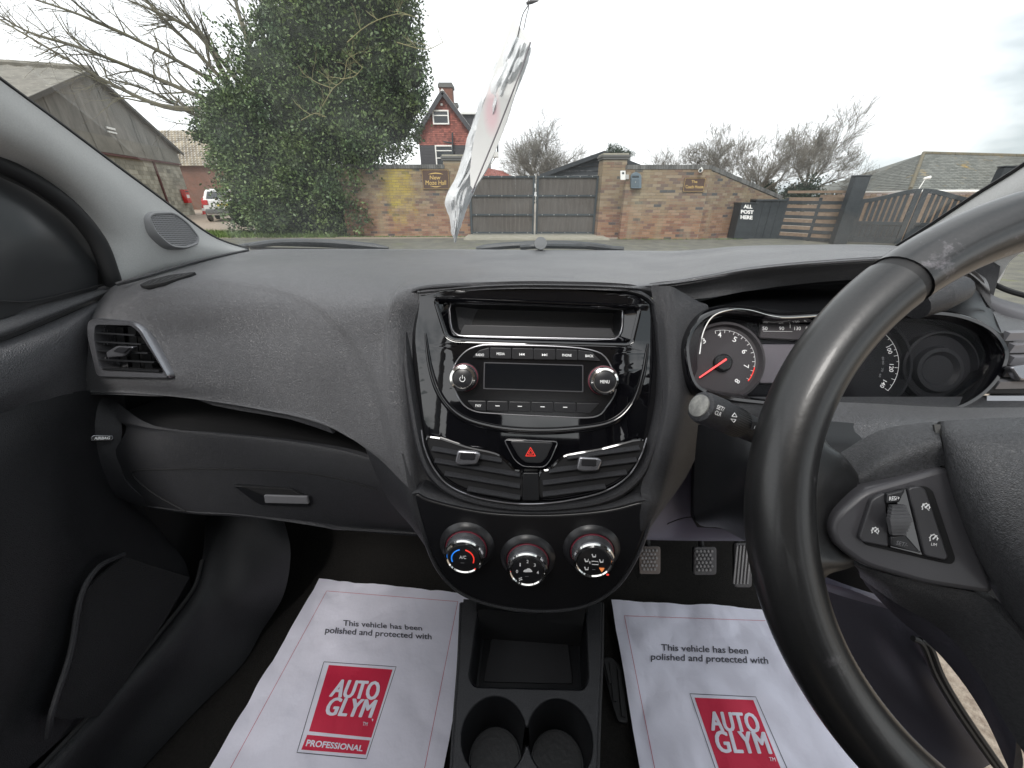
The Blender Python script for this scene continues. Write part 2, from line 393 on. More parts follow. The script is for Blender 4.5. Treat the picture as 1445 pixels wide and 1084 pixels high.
# ------------------------------------------------------------------ brickwork
brick_m = mat('brick', (.25, .17, .1), .9, island=.0, bump=(90, .5, 'noise', .004))
def brick_nodes():
    t = brick_m.node_tree; N = t.nodes; K = t.links.new; b = N['Principled BSDF']; g = N.new('ShaderNodeNewGeometry')
    r = N.new('ShaderNodeValToRGB'); r.color_ramp.interpolation = 'CONSTANT'; E_ = r.color_ramp.elements
    E_[0].position = 0; E_[0].color = (.20, .148, .098, 1); E_[1].position = .95; E_[1].color = (.08, .08, .08, 1)
    for p, c in ((.2, (.24, .185, .12, 1)), (.4, (.19, .125, .09, 1)), (.55, (.225, .165, .11, 1)), (.7, (.27, .215, .15, 1)), (.85, (.15, .11, .09, 1))):
        q = E_.new(p); q.color = c
    K(g.outputs['Random Per Island'], r.inputs[0])
    # redder, barer courses low down; lichen on the upper part
    s = N.new('ShaderNodeSeparateXYZ'); K(g.outputs['Position'], s.inputs[0])
    n = N.new('ShaderNodeTexNoise'); n.inputs['Scale'].default_value = 1.6; n.inputs['Detail'].default_value = 6; K(g.outputs['Position'], n.inputs['Vector'])
    a = N.new('ShaderNodeMath'); a.operation = 'MULTIPLY_ADD'; K(n.outputs[0], a.inputs[0]); a.inputs[1].default_value = 1.3; K(s.outputs[2], a.inputs[2])
    m1 = N.new('ShaderNodeMapRange'); m1.inputs[1].default_value = 1.15; m1.inputs[2].default_value = 1.75; m1.inputs[3].default_value = .75; m1.inputs[4].default_value = 0; K(a.outputs[0], m1.inputs[0])
    x = N.new('ShaderNodeMix'); x.data_type = 'RGBA'; x.blend_type = 'MIX'; K(m1.outputs[0], x.inputs[0]); K(r.outputs[0], x.inputs[6])
    rr = N.new('ShaderNodeMix'); rr.data_type = 'RGBA'; rr.blend_type = 'MULTIPLY'; rr.inputs[0].default_value = 1; K(r.outputs[0], rr.inputs[6]); rr.inputs[7].default_value = (1.14, .80, .74, 1); K(rr.outputs[2], x.inputs[7])
    # patches of yellow lichen, whitish bloom
    mp_ = N.new('ShaderNodeMapping'); mp_.inputs['Scale'].default_value = (1.0, 1, .22); K(g.outputs['Position'], mp_.inputs[0])
    n2 = N.new('ShaderNodeTexNoise'); n2.inputs['Scale'].default_value = 2.2; n2.inputs['Detail'].default_value = 5; K(mp_.outputs[0], n2.inputs['Vector'])
    m2 = N.new('ShaderNodeMapRange'); m2.inputs[1].default_value = .52; m2.inputs[2].default_value = .72; m2.inputs[4].default_value = .6; K(n2.outputs[0], m2.inputs[0])
    y = N.new('ShaderNodeMix'); y.data_type = 'RGBA'; K(m2.outputs[0], y.inputs[0]); K(x.outputs[2], y.inputs[6]); y.inputs[7].default_value = (.30, .26, .17, 1)
    # the one strong yellow patch on the left wall
    c = N.new('ShaderNodeVectorMath'); c.operation = 'SUBTRACT'; K(g.outputs['Position'], c.inputs[0]); c.inputs[1].default_value = tuple(LICH)
    c2 = N.new('ShaderNodeVectorMath'); c2.operation = 'MULTIPLY'; K(c.outputs[0], c2.inputs[0]); c2.inputs[1].default_value = (1.5, .1, .75)
    ln = N.new('ShaderNodeVectorMath'); ln.operation = 'LENGTH'; K(c2.outputs[0], ln.inputs[0])
    n3 = N.new('ShaderNodeTexNoise'); n3.inputs['Scale'].default_value = 4; n3.inputs['Detail'].default_value = 7; K(g.outputs['Position'], n3.inputs['Vector'])
    ad = N.new('ShaderNodeMath'); ad.operation = 'MULTIPLY_ADD'; K(n3.outputs[0], ad.inputs[0]); ad.inputs[1].default_value = 1.9; K(ln.outputs['Value'], ad.inputs[2])
    m3 = N.new('ShaderNodeMapRange'); m3.inputs[1].default_value = .8; m3.inputs[2].default_value = 1.9; m3.inputs[3].default_value = .8; m3.inputs[4].default_value = 0; K(ad.outputs[0], m3.inputs[0])
    z = N.new('ShaderNodeMix'); z.data_type = 'RGBA'; K(m3.outputs[0], z.inputs[0]); K(y.outputs[2], z.inputs[6]); z.inputs[7].default_value = (.48, .38, .05, 1)
    K(z.outputs[2], b.inputs['Base Color'])
WALL_Y = G(590, 333).y
LICH = WY(562, 262, WALL_Y)
brick_nodes()
mortar = mat('mortar', (.30, .26, .2), .95, var=(6, (.2, .17, .12), .5))
coping_m = mat('coping_brick', (.12, .12, .115), .85, island=.3, bump=(60, .5, 'noise', .004))
def brickwork(p0, p1, z0, top, depth, name_parent, ends=True):
    """real bricks laid in courses against a recessed mortar bed; p0, p1 plan points of the near face, top(t) the height along it"""
    p0 = Vector((p0[0], p0[1], 0)); p1 = Vector((p1[0], p1[1], 0)); d = (p1 - p0); Ln = d.length; d.normalize(); n = d.cross(UP); mb = MB(); core = MB()
    rows = int(max(top(0), top(1)) / .075) + 1
    for r in range(rows):
        z = z0 + r * .075; x = -.1125 if r % 2 else 0
        while x < Ln:
            a = max(x, 0); e_ = min(x + .215, Ln); x += .225
            if e_ - a < .03: continue
            if z + .065 > z0 + top((a + e_) / 2 / Ln): continue
            o = rnd.uniform(-.003, .003)
            q = [p0 + d * a, p0 + d * e_]; vs = []
            for zz in (z, z + .065):
                for (s, off) in ((0, 0), (1, 0), (1, 1), (0, 1)): vs.append(q[s] + n * (o if off == 0 else -depth) + UP * zz)
            mb.add((vs, BOXF))
    pts = [p0 + d * .006, p1 - d * .006]; tt = []
    vs = []
    for off in (-.008, -depth + .008):
        for s, t in ((0, 0), (1, 1)): vs.append(pts[s] + n * off + UP * (z0 - .3)); 
        for s, t in ((1, 1), (0, 0)): vs.append(pts[s] + n * off + UP * (z0 + top(t) - .012))
    core.add((vs, [(0, 1, 2, 3), (7, 6, 5, 4), (0, 4, 5, 1), (1, 5, 6, 2), (2, 6, 7, 3), (3, 7, 4, 0)]))
    obj('brick', mb.geo(), brick_m, name_parent, smooth=False, kind='stuff'); obj('mortar_bed', core.geo(), mortar, name_parent, smooth=False)
    return p0, p1, d, n
def coping(p0, p1, top, d, n, depth, parent, w=.072):
    mb = MB(); Ln = (p1 - p0).length; x = 0
    while x < Ln:
        t0 = x / Ln; t1 = min((x + w) / Ln, 1); a = p0 + d * x; e_ = p0 + d * (t1 * Ln - .008); o = rnd.uniform(-.004, .004); vs = []
        for zz in (0, .11):
            for (s, off) in ((0, .02 + o), (1, .02 + o), (1, -depth - .02), (0, -depth - .02)): vs.append((a, e_)[s] + n * off + UP * (top((t0, t1)[s]) + zz))
        mb.add((vs, BOXF)); x += w
    obj('coping', mb.geo(), coping_m, parent, smooth=False, kind='stuff')
def wall_thing(label, pa, pb, top, depth=.22, cop=True):
    t = thing('brick_wall', label, 'wall', (pa[0], pa[1], 0)); p0, p1, d, n = brickwork(pa, pb, 0, top, depth, t)
    if cop: coping(p0, p1, top, d, n, depth, t)
    return t
hl = WY(580, 238, WALL_Y).z
la = G(516, 333); lb = G(634, 333)
wall_thing('brick garden wall with a yellow lichen patch left of the wooden gates', (la.x - .6, WALL_Y), (lb.x, WALL_Y), lambda t: hl)
RW = G(900, 338).y
ra = G(874, 338); rb = G(993, 340); hr = WY(935, 239, RW).z
wall_thing('brick wall carrying the mailbox and the coach house sign', (ra.x, RW), (rb.x, RW), lambda t: hr)
# the wall beyond the corner falls away to the right
rc = WY(1098, 300, RW + 1.6)
h1_ = lambda t: hr - .02 - t * (hr - .02 - WY(1096, 282, RW + 1.6).z)
wall_thing('brick wall with a raking top behind the black post box', (rb.x + .01, RW + .02), (rc.x, RW + 1.6), h1_)
def pier(label, px0, px1, pytop, py, nm='gate_pier'):
    y = G((px0 + px1) / 2, py).y; a = G(px0, py).x; b = G(px1, py).x; h = WY((px0 + px1) / 2, pytop, y).z
    y0 = y; t = thing(nm, label, 'gate pier', ((a + b) / 2, y + .25, 0)); w = b - a
    brickwork((a, y0), (b, y0), 0, lambda t: h - .14, w, t)
    for (dz, o, hh) in ((0, .03, .06), (.062, .055, .05), (.114, .02, .04)):
        obj('cap', box(a - o, b + o, y0 - o, y0 + w + o, h - .14 + dz, h - .14 + dz + hh), coping_m if dz < .1 else conc, t, smooth=False)
    return y, a, b
py1, pa1, pb1 = pier('brick gate pier left of the wooden gates, next to the hall sign', 632, 664, 219, 333)
py2, pa2, pb2 = pier('brick gate pier right of the wooden gates, next to the intercom', 842, 873, 217, 335)
# ------------------------------------------------------------------ wooden gates
gate_wood = mat('gate_board', (.058, .051, .045), .85, var=(14, (.105, .095, .085), .5, (1, 1, .12)), island=.0, bump=(50, .5, 'noise', .004))
iron = mat('black_iron', (.03, .04, .045), .5)
steel = mat('galvanised', (.45, .45, .43), .5, metal=.6)
gy = (py1 + py2) / 2 + .12; gz0 = .09; gz1 = WY(750, 248, gy).z
mid = WY(755, 300, gy).x
def gate(x0, x1, label):
    t = thing('wooden_gate', label, 'gate', ((x0 + x1) / 2, gy, 0)); n = 14; w = (x1 - x0 - .08) / n
    for k in range(n):
        a = x0 + .04 + k * w; o = rnd.uniform(-.004, .004)
        obj('board', box(a + .001, a + w - .001, gy + .02 + o, gy + .045 + o, gz0, gz1 - .02), gate_wood, t, smooth=False)
    for x in (x0, x1 - .06): obj('stile', box(x, x + .06, gy - .03, gy + .02, gz0 - .02, gz1), iron, t, smooth=False)
    rs = [gz0 + .02, gz0 + (gz1 - gz0) * .335, gz0 + (gz1 - gz0) * .665, gz1 - .03]
    for z in rs:
        r_ = obj('rail', box(x0 + .062, x1 - .062, gy - .024, gy + .018, z - .025, z + .025), iron, t, smooth=False)
        m = MB()
        for k in range(5):
            xx = x0 + .2 + k * (x1 - x0 - .4) / 4; m.add(lathe([(.014, 0), (.012, .008), (0, .01)], 8), Matrix.Translation((xx, gy - .0245, z)) @ Matrix.Rotation(R(90), 4, 'X'))
        obj('bolt', m.geo(), steel, r_, kind='stuff')
    return t
gate(pb1 + .03, mid - .03, 'left leaf of the tall grey board gates'); gate(mid + .03, pa2 - .03, 'right leaf of the tall grey board gates')
tag(obj('gate_stop_post', bbox(mid - .011, mid + .011, gy - .06, gy - .032, 0, gz1 + .06, .004), steel), 'pale thin drop bar standing where the two gate leaves meet', 'drop bar')
# ------------------------------------------------------------------ signs and boxes on the walls
gold = mat('gold_paint', (.55, .38, .13), .45); brown = mat('sign_brown', (.07, .038, .025), .5)
class WallPl(Plane): pass
def sign(label, px0, px1, py0, py1, y, lines, name='sign'):
    pl = Plane(Vector((0, y - .035, 0)), Vector((1, 0, 0)), Vector((0, -1, 0)))
    a = pl.uv(px0, py1); b = pl.uv(px1, py0); t = thing(name, label, 'sign', pl.w(a[0], a[1]))
    def rect(i): return roundpoly([(a[0] + i, a[1] + i), (b[0] - i, a[1] + i), (b[0] - i, b[1] - i), (a[0] + i, b[1] - i)], .03)
    obj('board', plate(pl, [rect(0)], -.02, 0, .003), brown, t); obj('border', plate(pl, [rect(.014), rect(.020)], .001, .004), gold, t)
    for (s, cx, cy, w, h) in lines:
        g_ = text_quad(s, [(cx - w / 2, cy + h / 2), (cx + w / 2, cy + h / 2), (cx + w / 2, cy - h / 2), (cx - w / 2, cy - h / 2)], pl.P, .012, thick=.003); obj('lettering', g_, gold, t, smooth=False)
    return t, pl, a, b
sg, pl, a, b = sign('brown and gold house sign on the yellowed wall left of the gates', 597, 633, 239, 267.5, WALL_Y, [('New', 614, 250.6, 15, 5.6), ('Moze Hall', 615, 257.9, 29, 6.2)])
obj('ornament', plate(pl, [[pl.uv(*q) for q in ((604, 246.2), (609, 244.4), (615, 243.6), (621, 244.4), (626, 246.2), (615, 245.2))]], .001, .004), gold, sg, smooth=False)
obj('ornament', plate(pl, [[pl.uv(*q) for q in ((606, 262.2), (615, 263.2), (624, 262.2), (617, 264.4), (613, 264.4))]], .001, .004), gold, sg, smooth=False)
sign('small brown sign high on the wall near the security camera', 963, 997, 250.5, 271, RW, [('The', 980, 256.4, 8, 4), ('Coach House', 980, 263.6, 25, 4.6)])
white_p = mat('white_plastic', (.75, .75, .72), .4); greyblue = mat('mailbox_paint', (.12, .16, .19), .4)
pl = Plane(Vector((0, RW - .03, 0)), Vector((1, 0, 0)), Vector((0, -1, 0)))
def rectpx(pl, x0, y0, x1, y1, r=.01, h=0): return roundpoly(pxl(pl, [(x0, y1), (x1, y1), (x1, y0), (x0, y0)], h), r)
t = thing('intercom', 'white intercom on the brick wall beside the right gate pier', 'intercom', pl.P(880, 250))
obj('panel', plate(pl, [rectpx(pl, 875.5, 241, 882.5, 254)], -.03, .02, .004), white_p, t); obj('keypad', plate(pl, [rectpx(pl, 883, 246.5, 887.5, 253)], -.03, .01, .003), steel, t)
obj('speaker_grille', plate(pl, [rectpx(pl, 877.5, 243, 880.5, 246)], .021, .024), iron, t)
t = thing('mailbox', 'grey blue arched mailbox on the brick wall', 'mailbox', pl.P(896, 255))
ml = pxl(pl, [(889.5, 266), (889.5, 249), (891.5, 245), (896.5, 243), (901.5, 245), (903.8, 249), (903.8, 266)])
obj('body', plate(pl, [roundpoly(ml, .02)], -.03, .1, .008), greyblue, t); obj('flap', plate(pl, [rectpx(pl, 892, 248, 901.5, 250.6, .004, .1)], .102, .112, .003), iron, t)
obj('door', plate(pl, [rectpx(pl, 891.5, 253, 902, 264, .01, .1)], .101, .106, .002), mat('mailbox_door', (.09, .12, .14), .35), t); obj('lock', lathe([(.012, 0), (.012, .01), (0, .012)], 12), steel, t, pl.M(*pl.uv(896.7, 257, .1), .106))
t = thing('security_camera', 'white security camera under the coping at the wall corner', 'camera', pl.P(988, 240))
obj('housing', tube([pl.P(990, 240, .02), pl.P(988.5, 240.6, .16)], [.045, .055], 14), white_p, t); obj('lens', tube([pl.P(988.5, 240.6, .155), pl.P(988.4, 240.7, .172)], .035, 14), iron, t); obj('bracket', tube([pl.P(990, 236.5, -.03), pl.P(990, 239, .05)], .02, 8), white_p, t)
# ------------------------------------------------------------------ post box by the fence, fence, posts, black gates
black_w = mat('black_paint', (.014, .018, .021), .5, var=(8, (.03, .037, .042), .5)); tan_w = mat('bare_timber', (.24, .175, .12), .85, var=(14, (.14, .10, .075), .6))
def gline(p0, p1):
    a = G(*p0); b = G(*p1); u = (b - a).normalized(); return Plane(a, u, u.cross(UP)), a, b, (b - a).length
wl_ = mat('white_letter', (.8, .8, .78), .6)
pl, a, b, ln = gline((1035, 337.5), (1062, 339)); pl = Plane(a, Vector((1, -.05, 0)), Vector((-.05, -1, 0))); ln = pl.uv(1066, 300)[0]; hb = pl.uv(1050, 286)[1]
t = thing('post_box', 'black wooden post box lettered ALL POST HERE', 'post box', a)
obj('cabinet', plate(pl, [[(0, 0), (ln, 0), (ln, hb - .03), (0, hb - .03)]], -.45, 0, .004), black_w, t)
obj('lid', plate(pl, [[(-.02, hb - .027), (ln + .02, hb - .027), (ln + .02, hb), (-.02, hb)]], -.48, .03, .004), black_w, t)
for s, cx, cy, w in (('ALL', 1055.5, 291.6, 12.5), ('POST', 1054.5, 299.2, 18), ('HERE', 1053.5, 306.8, 17)): obj('lettering', text_quad(s, cquad(cx, cy, w, 5.4, 3), pl.P, .045, thick=.002), wl_, t, smooth=False)
t = thing('bin_store', 'low dark panelled store between the post box and the slatted fence', 'store', G(1085, 339)); pl2 = Plane(a + Vector((ln + .03, .12, 0)), Vector((1, -.05, 0)), Vector((-.05, -1, 0)))
l2 = pl2.uv(1104, 310)[0]; h2 = pl2.uv(1085, 284)[1]
for k in range(4): obj('panel', plate(pl2, [[(k * l2 / 4 + .004, 0), ((k + 1) * l2 / 4 - .004, 0), ((k + 1) * l2 / 4 - .004, h2), (k * l2 / 4 + .004, h2)]], -.03, rnd.uniform(0, .008), .002), black_w, t)
obj('roof', plate(pl2, [[(-.0, h2 + .003), (l2, h2 + .003), (l2, h2 + .05), (0, h2 + .05)]], -.4, .04, .003), black_w, t); obj('back', plate(pl2, [[(0, 0), (l2, 0), (l2, h2), (0, h2)]], -.38, -.34), black_w, t)
pl, a, b, ln = gline((1094, 337), (1186, 343.5)); h = pl.uv(1140, 279)[1]
t = thing('slatted_fence', 'hit and miss fence of black slats over bare timber', 'fence', a); nsl = 6; st = h / nsl
for k in range(nsl):
    obj('slat', plate(pl, [[(0, .02 + k * st), (ln, .02 + k * st), (ln, .02 + k * st + st * .46), (0, .02 + k * st + st * .46)]], .022, .03, .002), black_w, t)
    obj('back_slat', plate(pl, [[(0, k * st + st * .5), (ln, k * st + st * .5), (ln, k * st + st * 1.04), (0, k * st + st * 1.04)]], .0, .018, .002), tan_w, t)
for x in (0, ln * .5, ln - .08): obj('post', plate(pl, [[(x, 0), (x + .08, 0), (x + .08, h), (x, h)]], -.028, .028, .002), black_w, t)
obj('top_rail', plate(pl, [[(0, h + .112), (ln, h + .112), (ln, h + .18), (0, h + .18)]], -.06, .06, .003), tan_w, t)
def bigpost(px0, px1, py, pytop, label):
    a = G(px0, py); b = G(px1, py); w = (b - a).length; h = WY((px0 + px1) / 2, pytop, a.y).z if False else Plane(a, Vector((1, 0, 0)), Vector((0, -1, 0))).uv(px0 + 14, pytop)[1]
    t = thing('gate_post', label, 'gate post', (a + b) / 2)
    w = .17; obj('shaft', bbox(a.x, b.x, a.y, a.y + w, 0, h, .012), black_w, t); obj('cap', bbox(a.x - .015, b.x + .015, a.y - .015, a.y + w + .015, h + .002, h + .03, .01), black_w, t)
    return t, a, b, h, w
bt, ba, bb, bh, bw = bigpost(1175, 1195, 345, 249, 'broad black post between the slatted fence and the black gates')
bt2, ca, cb, ch, cw = bigpost(1362, 1388, 352, 236, 'broad black post with a white notice right of the black gates')
pl = Plane(ca, Vector((1, 0, 0)), Vector((0, -1, 0)))
obj('notice', plate(pl, [roundpoly([(.2, ch - .32), (.36, ch - .32), (.36, ch - .08), (.2, ch - .08)], .02)], .003, .008), wl_, bt2)
g0 = bb + Vector((.02, .12, 0)); g1 = ca + Vector((-.02, .12, 0)); u = (g1 - g0).normalized(); pl = Plane(g0, u, u.cross(UP)); ln = (g1 - g0).length; half = ln / 2
gh0 = pl.uv(1215, 281)[1]; gh1 = pl.uv(1288, 266)[1]; zp = pl.uv(1250, 313)[1]
def topz(x):
    t = x / ln; s = 1 - abs(t * 2 - 1); s = s * s * (3 - 2 * s); return gh0 + (gh1 - gh0) * s
for k, lab in ((0, 'left leaf of the black swept top driveway gates'), (1, 'right leaf of the black swept top driveway gates')):
    x0 = k * half + .015; x1 = (k + 1) * half - .015; t = thing('driveway_gate', lab, 'gate', pl.w((x0 + x1) / 2, 0))
    for x in (x0, x1 - .11): obj('stile', plate(pl, [[(x, .06), (x + .11, .06), (x + .11, topz(x + .11) - .0), (x, topz(x))]], -.03, .03, .004), black_w, t)
    obj('lock_rail', plate(pl, [[(x0 + .112, zp - .08), (x1 - .112, zp - .08), (x1 - .112, zp), (x0 + .112, zp)]], -.028, .028, .003), black_w, t)
    obj('bottom_rail', plate(pl, [[(x0 + .112, .06), (x1 - .112, .06), (x1 - .112, .2), (x0 + .112, .2)]], -.028, .028, .003), black_w, t)
    xs = [x0 + .112 + q * (x1 - x0 - .224) / 10 for q in range(11)]
    obj('top_rail', plate(pl, [[(x, topz(x) - .1) for x in xs] + [(x, topz(x)) for x in xs[::-1]]], -.028, .028, .003), black_w, t)
    ns = 8; w = (x1 - x0 - .224) / ns
    for q in range(ns):
        xx = x0 + .112 + q * w
        if q: obj('slat', plate(pl, [[(xx - .034, zp + .002), (xx + .034, zp + .002), (xx + .034, topz(xx + .034) - .102), (xx - .034, topz(xx - .034) - .102)]], -.012, .012, .002), black_w, t)
        obj('board', plate(pl, [[(xx + .003, .202), (xx + w - .003, .202), (xx + w - .003, zp - .082), (xx + .003, zp - .082)]], -.01, .01, .002), black_w, t)
t = thing('brushwood_fence', 'bare timber fence glimpsed through the slats of the black gates', 'fence', g0 + Vector((0, 1.2, 0)))
for q in range(34): obj('board', box(g0.x + q * .16 - .3, g0.x + q * .16 - .15, 12.3, 12.33, 0, 1.22 + .02 * math.sin(q * 3)), tan_w, t, smooth=False)
# ------------------------------------------------------------------ bungalow on the right
slate = mat('slate', (.13, .135, .12), .8, island=.25, bump=(20, .4, 'noise', .01), dirt=(.9, (.36, .24, .06), .60)); rend = mat('render', (.7, .62, .62), .8)
t = thing('bungalow', 'low bungalow with a lichened slate hip roof beyond the black gates', 'house', WY(1350, 300, 24))
A = WY(1180, 269, 31); B_ = WY(1284, 268, 22); Cc = WY(1640, 285, 22); T0 = WY(1303, 217, 27); T1 = WY(1560, 224, 27)
A.z = B_.z = Cc.z = B_.z
def tiled(parent, p00, p01, p10, p11, rows, m, nm='slate', n=30, lift=.025):
    """courses of separate tiles on the slope p00-p01 (eave) to p10-p11 (ridge)"""
    mb = MB(); nrm = (p01 - p00).cross(p10 - p00).normalized()
    if nrm.z < 0 and abs(nrm.z) > .05: nrm = -nrm
    elif abs(nrm.z) <= .05 and nrm.y > 0: nrm = -nrm
    for r in range(rows):
        for k in range(n):
            off = .5 if r % 2 else 0; s0 = max((k - off) / n, 0) + .0008; s1 = min((k + 1 - off) / n, 1) - .0008
            q = []
            for (v, l) in ((r / rows, lift), (min((r + 1.25) / rows, 1), .003)):
                l += rnd.uniform(-.003, .003); a = p00.lerp(p10, v); b = p01.lerp(p11, v); q.append((a.lerp(b, s0) + nrm * l, a.lerp(b, s1) + nrm * l))
            v0 = [q[0][0], q[0][1], q[1][1], q[1][0], p00.lerp(p10, r / rows).lerp(p01.lerp(p11, r / rows), s0), p00.lerp(p10, r / rows).lerp(p01.lerp(p11, r / rows), s1)]
            mb.add((v0, [(0, 1, 2, 3), (4, 5, 1, 0)]))
    o = obj(nm, mb.geo(), m, parent, smooth=False, kind='stuff'); return o
rf = obj('roof', ([A, B_, Cc, T0, T1, A + Vector((6, 12, 0)), Cc + Vector((0, 12, 0))], [(0, 1, 3), (1, 2, 4, 3), (0, 3, 4, 6, 5)]), slate, t, smooth=False)
tiled(rf, B_, Cc, T0, T1, 22, slate, n=44); tiled(rf, A, B_, T0, T0 + Vector((.02, 0, 0)), 22, slate, n=26)
obj('wall', ([A + Vector((.5, 0, -.1)), B_ + Vector((.1, .4, -.1)), Cc + Vector((0, .4, -.1)), A + Vector((.5, 0, -3)), B_ + Vector((.1, .4, -3)), Cc + Vector((0, .4, -3))], [(0, 3, 4, 1), (1, 4, 5, 2)]), rend, t, smooth=False)
obj('gutter', tube([A + Vector((0, -.05, -.06)), B_ + Vector((0, -.12, -.06)), Cc + Vector((0, -.12, -.06))], .07, 8), white_p, t)
rg = MB(); 
for k in range(20): p = T0.lerp(B_, k / 20); q = T0.lerp(B_, (k + .93) / 20); rg.add(tube([p + UP * .05, q + UP * .05], .09, 7))
for k in range(24): p = T0.lerp(T1, k / 24); q = T0.lerp(T1, (k + .95) / 24); rg.add(tube([p + UP * .03, q + UP * .03], .1, 7))
obj('ridge_tile', rg.geo(), mat('ridge_tile', (.10, .10, .085), .85, var=(3, (.16, .125, .06), .4)), rf, kind='stuff')
# small lamp standing by the bungalow
t = thing('yard_lamp', 'thin white yard lamp in front of the slate roof', 'lamp', WY(1301, 268, 17)); p = WY(1300, 268, 17); q = WY(1306, 252, 17); p.x = q.x - .1
obj('pole', tube([p - UP * 1.2, p, q], [.02, .02, .015], 6), white_p, t); obj('head', tube([q - Vector((.07, 0, 0)), q + Vector((.16, 0, .04))], [.03, .06], 8), white_p, t)
# ------------------------------------------------------------------ black garage behind the gates
t = thing('garage', 'black boarded garage whose gable rises behind the right gate pier', 'garage', WY(850, 300, 20)); bl_b = mat('black_weatherboard', (.025, .03, .035), .7)
ap = WY(851, 216, 20); le = WY(768, 246, 20); re = ap + Vector((ap.x - le.x, 0, le.z - ap.z)); nb = 16
for k in range(nb):
    z0 = .1 + (ap.z - .1) * k / nb; z1 = .1 + (ap.z - .1) * (k + 1) / nb - .004
    def xs(z): f_ = min(1, (ap.z - z) / (ap.z - le.z)); return ap.x - (ap.x - le.x) * f_, ap.x + (re.x - ap.x) * f_
    a0, a1 = xs(z0); b0, b1 = xs(z1)
    obj('weatherboard', ([(a0, 19.97, z0), (a1, 19.97, z0), (b1, 20, z1), (b0, 20, z1), (a0, 20.03, z0), (a1, 20.03, z0), (b1, 20.03, z1), (b0, 20.03, z1)], [(0, 1, 2, 3), (0, 4, 5, 1), (1, 5, 6, 2), (2, 6, 7, 3), (3, 7, 4, 0)]), bl_b, t, smooth=False)
for s, e_ in ((-1, le), (1, re)):
    d = (e_ - ap); o = Vector((0, -.25, .07)); up_ = Vector((0, 8, 0)); e2 = ap + d * 1.08
    vs = [ap + o, e2 + o, e2 + o + up_, ap + o + up_]; obj('roof', (vs + [v - UP * .06 for v in vs], BOXF), mat('felt', (.1, .09, .08), .9, var=(5, (.2, .14, .09), .5)), t, smooth=False)
    obj('bargeboard', obox(ap + Vector((0, -.28, -.02)), e2 + Vector((0, -.28, -.02)), .03, .16), bl_b, t, smooth=False)
# ------------------------------------------------------------------ red house
tile_red = mat('red_tile', (.26, .085, .064), .75, island=.35, bump=(15, .3, 'noise', .01)); dark_t = mat('dark_timber', (.04, .04, .045), .6); glass_w = mat('window_glass', (.03, .035, .04), .08, spec=.8)
HY = 34.0
t = thing('house', 'red tile hung house with a tall chimney behind the evergreen', 'house', WY(640, 290, HY))
def W_(px, py, y=HY): return WY(px, py, y)
apx = W_(625.5, 134); er = W_(668, 196); el = apx + Vector((apx.x - er.x, 0, er.z - apx.z)); zb = W_(640, 205).z
obj('wall', ([(el.x, HY + .02, -1), (er.x, HY + .02, -1), (er.x, HY + .02, er.z), (apx.x, HY + .02, apx.z), (el.x, HY + .02, el.z), (er.x, HY + 9, -1), (er.x, HY + 9, er.z)], [(0, 1, 2, 3, 4), (1, 5, 6, 2)]), dark_t, t, smooth=False)
mb = MB(); tw = .17; th_ = .115; r = 0; z = zb
while z < apx.z - .1:
    f_ = 1 if z < er.z else (apx.z - z) / (apx.z - er.z); xa = apx.x - (apx.x - el.x) * f_; xb = apx.x + (er.x - apx.x) * f_; x = xa + (-.08 if r % 2 else 0)
    while x < xb:
        a_, b_ = max(x, xa) + .003, min(x + tw, xb) - .003; o = rnd.uniform(0, .015); x += tw
        if b_ - a_ < .02: continue
        mb.add(([(a_, HY - .05 - o, z), (b_, HY - .05 - o, z), (b_, HY - .01, z + th_ * 1.3), (a_, HY - .01, z + th_ * 1.3), (a_, HY, z), (b_, HY, z)], [(0, 1, 2, 3), (4, 5, 1, 0)]))
    z += th_; r += 1
obj('hung_tile', mb.geo(), tile_red, t, smooth=False, kind='stuff')
z = -.2; k = 0
while z < zb - .15: obj('weatherboard', box(el.x, er.x + .05, HY - .04, HY, z, z + .19), dark_t, t, smooth=False); z += .2
def window(parent, x0, y0, x1, y1, y, bars=(1, 1), nm='window'):
    pl = Plane(Vector((0, y, 0)), Vector((1, 0, 0)), Vector((0, -1, 0))); a = pl.uv(x0, y1); b = pl.uv(x1, y0)
    fr = obj('window', plate(pl, [[(a[0], a[1]), (b[0], a[1]), (b[0], b[1]), (a[0], b[1])], [(a[0] + .09, a[1] + .09), (a[0] + .09, b[1] - .09), (b[0] - .09, b[1] - .09), (b[0] - .09, a[1] + .09)]], 0, .1, .01), white_p, parent)
    for k in range(bars[0]):
        zc = a[1] + (b[1] - a[1]) * (k + 1.25) / (bars[0] + 1); obj('glazing_bar', plate(pl, [[(a[0] + .091, zc - .03), (b[0] - .091, zc - .03), (b[0] - .091, zc + .03), (a[0] + .091, zc + .03)]], .01, .08), white_p, fr, smooth=False)
    obj('pane', plate(pl, [[(a[0] + .08, a[1] + .08), (b[0] - .08, a[1] + .08), (b[0] - .08, b[1] - .08), (a[0] + .08, b[1] - .08)]], .0, .03), glass_w, fr, smooth=False)
    return fr
window(t, 611.5, 155.5, 633, 176, HY - .12); window(t, 616, 205, 639, 236, HY - .12, (2, 1))
obj('vent', box(W_(622, 148).x, W_(625, 148).x, HY - .12, HY - .05, W_(623, 149.5).z, W_(623, 146.5).z), white_p, t, smooth=False)
rh = obj('roof', ([apx + Vector((0, -.35, .2)), er + Vector((.35, -.35, .0)), er + Vector((.35, 9, .0)), apx + Vector((0, 9, .2)), apx + Vector((0, -.35, .0)), er + Vector((.3, -.35, -.2)), er + Vector((.3, 9, -.2)), apx + Vector((0, 9, 0))], BOXF), slate, t, smooth=False)
